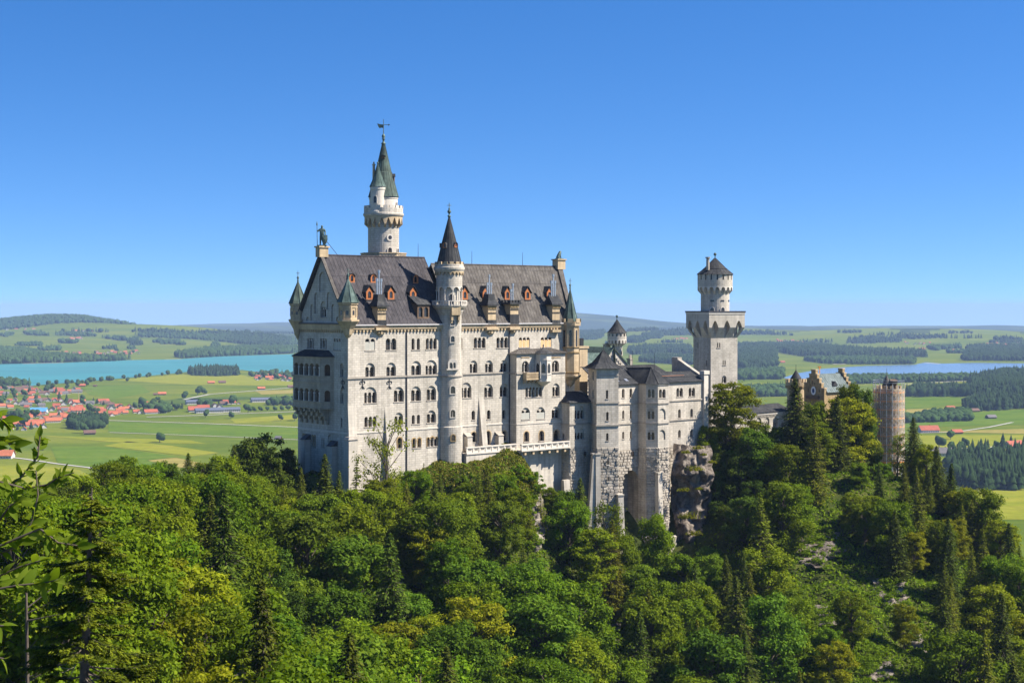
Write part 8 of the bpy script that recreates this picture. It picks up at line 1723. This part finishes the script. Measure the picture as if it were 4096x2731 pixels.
while y > 60:
    step = 7.0 if y > 240 else 8.0; x = (-40 - CX) / F * y - 4
    while x < (1070 - CX) / F * y + 4:
        px, py = x + fr.uniform(-.5, .5) * step, y + fr.uniform(-.5, .5) * step; x += step
        z = float(znear(px, py)[0]); u = CX + F * px / py; v = HZ - F * z / py
        if in_castle(px, py) or v < 415 or (py < 108 and u < 215): continue
        if any((px - t[0]) ** 2 + (py - t[1]) ** 2 < (17 if py > 240 else 26) for t in TREES): continue
        if 485 < u < 545 and v < 480: continue
        right = u > 720; left = u < 300; r = fr.random()
        if right: kind = 'beech' if r < .25 else 'fresh' if r < .38 else 'maple' if r < .44 else 'spruce' if r < .72 else 'larch' if r < .95 else 'shrub'
        elif left: kind = 'beech' if r < .50 else 'maple' if r < .60 else 'fresh' if r < .74 else 'dark' if r < .80 else 'larch' if r < .91 else 'spruce'
        elif v < 575: kind = 'beech' if r < .24 else 'fresh' if r < .38 else 'larch' if r < .62 else 'spruce' if r < .86 else 'maple' if r < .94 else 'shrub'
        else: kind = 'beech' if r < .40 else 'maple' if r < .66 else 'fresh' if r < .82 else 'larch' if r < .92 else 'spruce'
        if 705 < u < 760 and 440 < v < 560: kind = 'dark'
        h = {'beech': 14.5, 'fresh': 12.5, 'maple': 14.5, 'spruce': 20, 'larch': 17, 'dark': 12, 'shrub': 4.5}[kind] * fr.uniform(.75, 1.25)
        if right and v > 520 and 790 < u < 960: h *= .8
        if u > 930 and v < 560: h *= .8
        # never let a filler tree climb over the walls or the skyline picked above
        hw = CROWN[kind][0] * h * F / py * .7; lim = max(LIM(u - hw), LIM(u), LIM(u + hw))
        if any(abs(u - c[0]) < c[2] * .8 + hw * .6 and c[4] - 45 < py < c[4] + 1 and v > c[1] - c[3] and HZ - F * (z + h) / py < c[1] + c[3] * .5 for c in CRAGS): continue
        top = HZ - F * (z + h) / py
        if top < lim:
            h = z_h = (HZ - lim) / F * py - z
            if h < 3.2: continue
            if h < 6: kind = 'shrub'
        TREES.append([px, py, z - .4, h, kind, 1.0])
    y -= step * .92
# leave out what nearer trees hide completely
cov = np.zeros((190, 270), bool); keep = []
TREES.sort(key=lambda t: t[1])
for t in TREES:
    cw, cz = CROWN[t[4]]; k = F / t[1]; u = CX + k * t[0]; v1 = HZ - k * (t[2] + t[3]); v0 = HZ - k * (t[2] + t[3] * .12); hw = cw * t[3] * t[5] * k; con = t[4] in ('spruce', 'larch', 'thin'); vis = tot = 0; cells = []
    for j in range(int(max(0, v1) // 4), int(min(680, v0) // 4) + 1):
        f = ((j * 4 + 2) - v1) / max(1, v0 - v1); ww = hw * (min(1, max(0, f) * 1.1) if con else math.sqrt(max(0, 1 - (2 * f - 1) ** 2)))
        for i in range(int((u - ww) // 4), int((u + ww) // 4) + 1):
            if 0 <= i < 256 and 0 <= j < 170: tot += 1; vis += not cov[j, i]; cells.append((j, i, abs(i * 4 + 2 - u) < ww * .72 and .12 < f < .9))
    if tot and vis > max(2, .045 * tot):
        keep.append(t + [vis])
        if t[4] not in ('sparse', 'thin'):
            for j, i, core in cells:
                if core: cov[j, i] = True
TREES = keep
def crag_plants():
    q = np.random.RandomState(14); V, Fc, n = [], [], 0
    for uc, vc, ru, rv, Yc in CRAGS:
        for _ in range(int(10 + ru * rv * .10)):
            u, v = uc + q.normal() * ru * .62, vc + q.normal() * rv * .62; Y = hit_near(u, v) - q.uniform(1.0, 2.8); k = 70; r = q.uniform(.5, 1.6); d = unit(q.normal(size=(k, 3))); d[:, 2] = abs(d[:, 2]); C = np.array([xat(u, Y), Y, zat(v, Y)]) + d * q.uniform(.2, 1, (k, 1)) * np.array([r, r * .7, r * .6]); nr = unit(d + q.normal(size=(k, 3)) * .5); t = unit(np.cross(nr, q.normal(size=(k, 3)))); s = .22 * q.uniform(.6, 1.3, (k, 1)); a, f = quads(C, t * s, np.cross(nr, t) * s * .5); V.append(a); Fc.append(f + n); n += len(a)
    o = np_mesh('grass', np.concatenate(V), np.concatenate(Fc), ['beech_leaves']); tag(o, 'herbs and young growth over the rock patches of the slope', 'grass', kind='stuff')
crag_plants()
MARK = [(60, 600, 'behind the big foreground spruce'), (150, 490, 'on the left ridge above the plain'), (255, 470, 'on the ridge left of the palace'), (200, 580, 'on the left slope'), (240, 650, 'at the lower left'), (330, 500, 'below the shaded west gable'), (400, 510, 'below the palace corner'), (460, 505, 'below the round stair tower'), (515, 505, 'below the terrace'), (400, 590, 'on the middle slope below the palace'), (500, 600, 'in the middle of the lower slope'), (420, 660, 'at the bottom edge, left of centre'), (570, 540, 'below the link building'), (615, 550, 'below the bower tower'), (660, 555, 'in front of the polygonal bay'), (580, 640, 'on the slope under the rocks'), (690, 640, 'at the bottom edge, right of centre'), (720, 500, 'in the dark gully right of the cliff'), (740, 420, 'in front of the square tower'), (800, 430, 'in front of the gatehouse'), (870, 430, 'in front of the scaffolded tower'), (920, 450, 'on the crest right of the scaffolding'), (980, 530, 'on the right ridge'), (770, 570, 'on the shaded right slope'), (850, 560, 'on the right slope below the gate'), (940, 600, 'on the outer right slope'), (830, 650, 'at the bottom right'), (980, 660, 'in the lower right corner')]
WORDS = {'beech': 'green beech', 'maple': 'bluish green maple', 'fresh': 'yellowish young beech', 'dark': 'dark leafy tree', 'spruce': 'dark spruce', 'larch': 'olive coloured fir', 'thin': 'thin see-through conifer', 'sparse': 'sparse bare branched tree', 'shrub': 'low leafy bush'}
NAMES = {'beech': 'beech_tree', 'maple': 'maple_tree', 'fresh': 'young_beech_tree', 'dark': 'leafy_tree', 'spruce': 'spruce_tree', 'larch': 'fir_tree', 'thin': 'thin_conifer', 'sparse': 'sparse_tree', 'shrub': 'shrub'}
cells = {}
for t in TREES:
    u = CX + F * t[0] / t[1]; v = HZ - F * (t[2] + t[3] * .6) / t[1]; mk = min(MARK, key=lambda m: (m[0] - u) ** 2 + 1.4 * (m[1] - v) ** 2)[2]; cells.setdefault((t[4], mk), []).append((u, t))
pr_ = random.Random(5)
for (kind, mk), L in cells.items():
    L.sort(key=lambda a: a[0])
    for i, (u, t) in enumerate(L):
        if len(L) == 1: lb = '%s %s' % (WORDS[kind], mk)
        elif len(L) == 2: lb = '%s %s, %s one of the two' % (WORDS[kind], mk, ('left', 'right')[i])
        else: lb = '%s from left of the %ss %s' % ('leftmost' if False else ORD[i], WORDS[kind].replace('leafy bush', 'leafy bushe'), mk)
        x, y, z, h, kd, w, _ = t; nv = {k[1] for k in PROTO if k[0] == kd}; T = thing(NAMES[kd], lb, 'tree' if kd != 'shrub' else 'bush', (x, y, z), 'forest trees on the castle hill'); sxy = h * w * pr_.uniform(.82, 1.05); T.scale = (sxy, sxy, h); T.rotation_euler = (pr_.uniform(-.04, .04), pr_.uniform(-.04, .04), pr_.uniform(0, 6.28))
        for nm, d in zip(('crown', 'trunk'), PROTO[(kd, pr_.randrange(len(nv)))]): o = bpy.data.objects.new(nm, d); COL.objects.link(o); o.parent = T
print('TREES', len(TREES), {k: sum(1 for t in TREES if t[4] == k) for k in CROWN})

# ---- grass and low growth on the mound, ledges and clearings
def tufts(label, pts, n, size, m, seed):
    """grass and low plants: pts are (u, v, Y, radius u, radius v) patches on the hill"""
    q = np.random.RandomState(seed); X, Y_ = [], []
    for (u, v, Y, ru, rv) in pts:
        k = int(n); a = q.normal(size=(k, 2)) * .45; yy = Y + a[:, 1] * rv; X.append((u + a[:, 0] * ru - CX) / F * yy); Y_.append(yy)
    X, Y_ = np.concatenate(X), np.concatenate(Y_); Z = znear(X, Y_) + 1.1 * np.array(wave(X, Y_, 14, 31)) + .5 * np.array(wave(X, Y_, 6, 32)); k = len(X); C = np.stack([X, Y_, Z], 1) + q.uniform(0, size, (k, 1)) * np.array([0, 0, 1.0])
    nr = unit(q.normal(size=(k, 3)) + np.array([0, -.6, .8])); t = unit(np.cross(nr, q.normal(size=(k, 3)))); s = size * q.uniform(.5, 1.3, k)[:, None]; V, Fc = quads(C, t * s, np.cross(nr, t) * s * .5)
    o = np_mesh('grass', V, Fc, [m]); tag(o, label, 'grass', kind='stuff')
leafmat('meadow_blades', (.045, .065, .006), (.115, .125, .012), (.24, .20, .05), .3)
tufts('yellow green grass and herbs on the mound below the terrace', [(495, 455, 300, 34, 9), (515, 460, 298, 40, 12), (480, 465, 294, 30, 9), (500, 475, 290, 50, 12), (525, 470, 297, 20, 9), (445, 468, 290, 18, 6), (420, 475, 286, 24, 7), (470, 490, 282, 60, 14)], 2400, .26, 'meadow_blades', 5)
tufts('undergrowth between the trees of the castle hill', [(350, 540, 262, 110, 26), (450, 540, 272, 110, 24), (560, 590, 280, 90, 26), (640, 620, 284, 80, 24), (760, 580, 300, 90, 34), (850, 600, 285, 100, 34), (930, 580, 300, 90, 34), (880, 520, 325, 100, 30), (780, 480, 335, 80, 24), (220, 540, 245, 110, 30), (130, 560, 205, 110, 34), (980, 600, 295, 60, 30), (900, 660, 265, 120, 30), (790, 660, 265, 100, 30)], 5200, .42, 'beech_leaves', 6)
q = np.random.RandomState(4)
def ledge_plants(kf, spots, label):
    V, Fc, n = [], [], 0
    for x, y, Y, r in spots:
        u, v = kf(x, y); k = 170; d = unit(q.normal(size=(k, 3))); d[:, 2] = abs(d[:, 2]); C = np.array([xat(u, Y), Y, zat(v, Y)]) + d * q.uniform(.2, 1, (k, 1)) * np.array([r, r * .6, r * .5]); nr = unit(d + q.normal(size=(k, 3)) * .5); t = unit(np.cross(nr, q.normal(size=(k, 3)))); s = .24 * q.uniform(.6, 1.3, (k, 1)); a, f = quads(C, t * s, np.cross(nr, t) * s * .5); V.append(a); Fc.append(f + n); n += len(a)
    o = np_mesh('grass', np.concatenate(V), np.concatenate(Fc), ['fresh_leaves']); tag(o, label, 'grass', kind='stuff')
ledge_plants(c8, [(1310, 385, 320.5, 1.2), (1430, 345, 321, 1.6), (1480, 405, 320.5, .8), (1390, 555, 319, 2.4), (1290, 750, 318, 1.6), (1365, 1010, 316, 3.2), (1310, 1015, 316, 1.8), (1390, 1175, 316, 2.2), (1560, 480, 321, 1.2), (1440, 735, 319, 1.0)], 'grass tufts on the ledges of the brown cliff')

# ---- the spruce close to the bridge, lower left
def big_spruce():
    Y = 60.0; base = (xat(72, Y), Y, -27.5); top = (xat(92, Y + 1), Y + 1, zat(490, Y)); T = thing('spruce_tree', 'large near spruce with bare trunk and yellow green shoot tips at the lower left', 'tree', base)
    q = np.random.RandomState(21); B_ = np.array(base); D = np.array(top) - B_; L = np.linalg.norm(D); segs = [(np.zeros(3), D * .5, .30, .24), (D * .5, D * .8, .24, .13), (D * .8, D, .13, .02)]; tw = []; C, A, Bv, C2, A2, B2 = [], [], [], [], [], []
    nb = 165
    for k in range(nb):
        f = .30 + .69 * (k / nb) ** .85; p = D * f; a = q.uniform(0, 6.28); ln_ = (4.6 * (1 - f) ** .62 + .35) * q.uniform(.55, 1.1)
        if f < .62 and math.cos(a) < -.1 and q.rand() < .35: continue
        di = np.array([math.cos(a), math.sin(a), 0]); sd = np.array([-di[1], di[0], 0]); pts = [p + di * ln_ * t + np.array([0, 0, -.32 * ln_ * t + .20 * ln_ * t * t]) for t in np.linspace(0, 1, 7)]
        for i in range(6): segs.append((pts[i], pts[i + 1], .045 * (1 - i / 7), .045 * (1 - (i + 1) / 7)))
        bare = .42 if f < .7 else .15
        for j in range(int(46 * ln_)):
            t = q.uniform(bare, 1.0); b0 = p + di * ln_ * t + np.array([0, 0, -.32 * ln_ * t + .20 * ln_ * t * t]); sg = 1 if q.rand() < .5 else -1; tl = (1 - t * .55) * ln_ * .28 * q.uniform(.5, 1.1) + .1; td = unit(di * .6 + sd * sg * q.uniform(.4, 1) + np.array([0, 0, q.uniform(-.45, .0)])); m = max(3, int(tl / .055))
            for i in range(m):
                c = b0 + td * tl * (i + .5) / m + q.normal(size=3) * .025; w_ = np.array([q.normal() * .5, q.normal() * .5, 1]); bb = unit(np.cross(w_, td)); s = .085 * q.uniform(.7, 1.3); dd = unit(td + bb * q.choice([-1, 1]) * .8 + np.array([0, 0, -.15]))
                tip = i >= m - 3 and q.rand() < .8
                (C2 if tip else C).append(c); (A2 if tip else A).append(dd * s * 1.2); (B2 if tip else Bv).append(np.cross(w_ / np.linalg.norm(w_), dd) * s * .42)
    V, Fc = tubes_np(segs, 7); np_mesh('trunk', V, Fc, ['bark'], T, smooth=True)
    V, Fc = quads(np.array(C), np.array(A), np.array(Bv)); np_mesh('needles', V, Fc, ['spruce_needles'], T); V, Fc = quads(np.array(C2), np.array(A2), np.array(B2)); np_mesh('shoot', V, Fc, ['tip_needles'], T)
    dead = []
    for k in range(26):
        f = q.uniform(.14, .66); p = D * f; a = q.uniform(0, 6.28); pr = p; di = np.array([math.cos(a), math.sin(a), q.uniform(-.5, .1)]); r = .035
        for i in range(5): nx_ = pr + di * q.uniform(.25, .5); dead.append((pr, nx_, r, r * .75)); r *= .75; di = unit(di + q.normal(size=3) * .28 + np.array([0, 0, -.12])); pr = nx_; (dead.append((pr, pr + unit(di + q.normal(size=3)) * .5, r, .006)) if i > 1 else None)
    V, Fc = tubes_np(dead, 5); np_mesh('dead_twig', V, Fc, ['deadwood'], T)
    # a second, dead stem behind
    Y2 = 66.0; b2 = (xat(24, Y2), Y2, -30.0); T2 = thing('dead_tree', 'thin dead pale stem beside the near spruce at the left edge', 'tree', b2); s2 = [(np.zeros(3), np.array([.25, 0, 8.0]), .17, .14), (np.array([.25, 0, 8.0]), np.array([.1, 0, zat(592, Y2) + 30.0]), .14, .05)]; hz = zat(592, Y2) + 30
    for k in range(12): zz = hz * q.uniform(.72, 1); a = q.uniform(-1.2, 1.2); e = np.array([math.cos(a), math.sin(a) * .4, q.uniform(0, .6)]) * q.uniform(.8, 2.2); s2.append((np.array([.1, 0, zz]), np.array([.1, 0, zz]) + e, .04, .012))
    V, Fc = tubes_np(s2, 6); np_mesh('trunk', V, Fc, ['bark'], T2)
big_spruce()

# ---- the willow at the left edge, only its branch ends reach into the picture
def willow():
    Y = 5.6; base = (-2.9, 5.4, -4.2); T = thing('willow_tree', 'willow branch with glossy oval leaves reaching in from the left edge', 'tree', base); q = np.random.RandomState(8); Bq = np.array(base); px = lambda u, v, y=Y: np.array([xat(u, y), y, zat(v, y)]) - Bq
    segs = [(np.zeros(3), np.array([.1, .1, 2.6]), .07, .05), (np.array([.1, .1, 2.6]), px(-60, 500), .05, .018), (np.array([.1, .1, 2.6]), px(-60, 570), .05, .016), (np.array([.1, .1, 2.6]), px(-50, 640), .045, .014)]
    tws = [[(-60, 500), (0, 492), (20, 478), (38, 456), (40, 435)], [(-60, 500), (-5, 480), (25, 488), (48, 484), (56, 478), (74, 472)], [(-60, 570), (-10, 556), (20, 545), (32, 520), (38, 495), (36, 470)], [(-60, 570), (0, 545), (40, 528), (58, 542), (78, 545)], [(-50, 640), (-10, 590), (15, 585), (45, 582), (62, 578)], [(-60, 500), (-20, 450), (2, 438), (14, 446)], [(-50, 640), (-20, 610), (0, 575), (20, 566), (40, 560)], [(-50, 640), (-10, 625), (4, 625)], [(-60, 570), (-8, 530), (10, 505), (22, 498)], [(-60, 500), (-20, 425), (-2, 415), (6, 425)], [(-50, 660), (-12, 655), (4, 658)]]
    C, A, Bv = [], [], []; LV, LF, n = [], [], 0
    for ti, tw in enumerate(tws):
        yo = Y + q.uniform(-.35, .45); P = [px(u, v, yo) for u, v in tw]
        for i in range(len(P) - 1): segs.append((P[i], P[i + 1], .006 - .0045 * i / len(P), .006 - .0045 * (i + 1) / len(P)))
        tot = sum(np.linalg.norm(P[i + 1] - P[i]) for i in range(len(P) - 1)); m = int(tot / .017)
        for j in range(m):
            s = (j + .5) / m * (len(P) - 1); i = min(int(s), len(P) - 2); c = P[i] + (P[i + 1] - P[i]) * (s - i); d = unit(P[i + 1] - P[i]); sd = unit(q.normal(size=3)); ax = unit(d * .75 + sd * .9 + np.array([.15, 0, -.1])); l = q.uniform(.036, .078) * (1.15 if ti in (4, 3) else 1); wv = unit(np.cross(ax, q.normal(size=3) + np.array([0, -.6, .8]))); nn = np.cross(wv, ax); K = 6; V = []
            for a in range(K + 1):
                t = a / K; w = l * .21 * math.sin(math.pi * min(1, t ** .8)) ; cc = c + ax * l * t - nn * l * .22 * t * t
                V += [cc - wv * w + nn * w * .35, cc, cc + wv * w + nn * w * .35]
            LV += V; LF += [(n + 3 * a + k, n + 3 * a + k + 1, n + 3 * a + k + 4, n + 3 * a + k + 3) for a in range(K) for k in (0, 1)]; n += len(V)
    V, Fc = tubes_np(segs, 6); np_mesh('branch', V, Fc, ['bark'], T, smooth=True)
    leafmat('willow_leaves', (.090, .170, .012), (.130, .220, .018), (.185, .265, .035), .55); np_mesh('leaves', LV, LF, ['willow_leaves'], T, smooth=True)
willow()
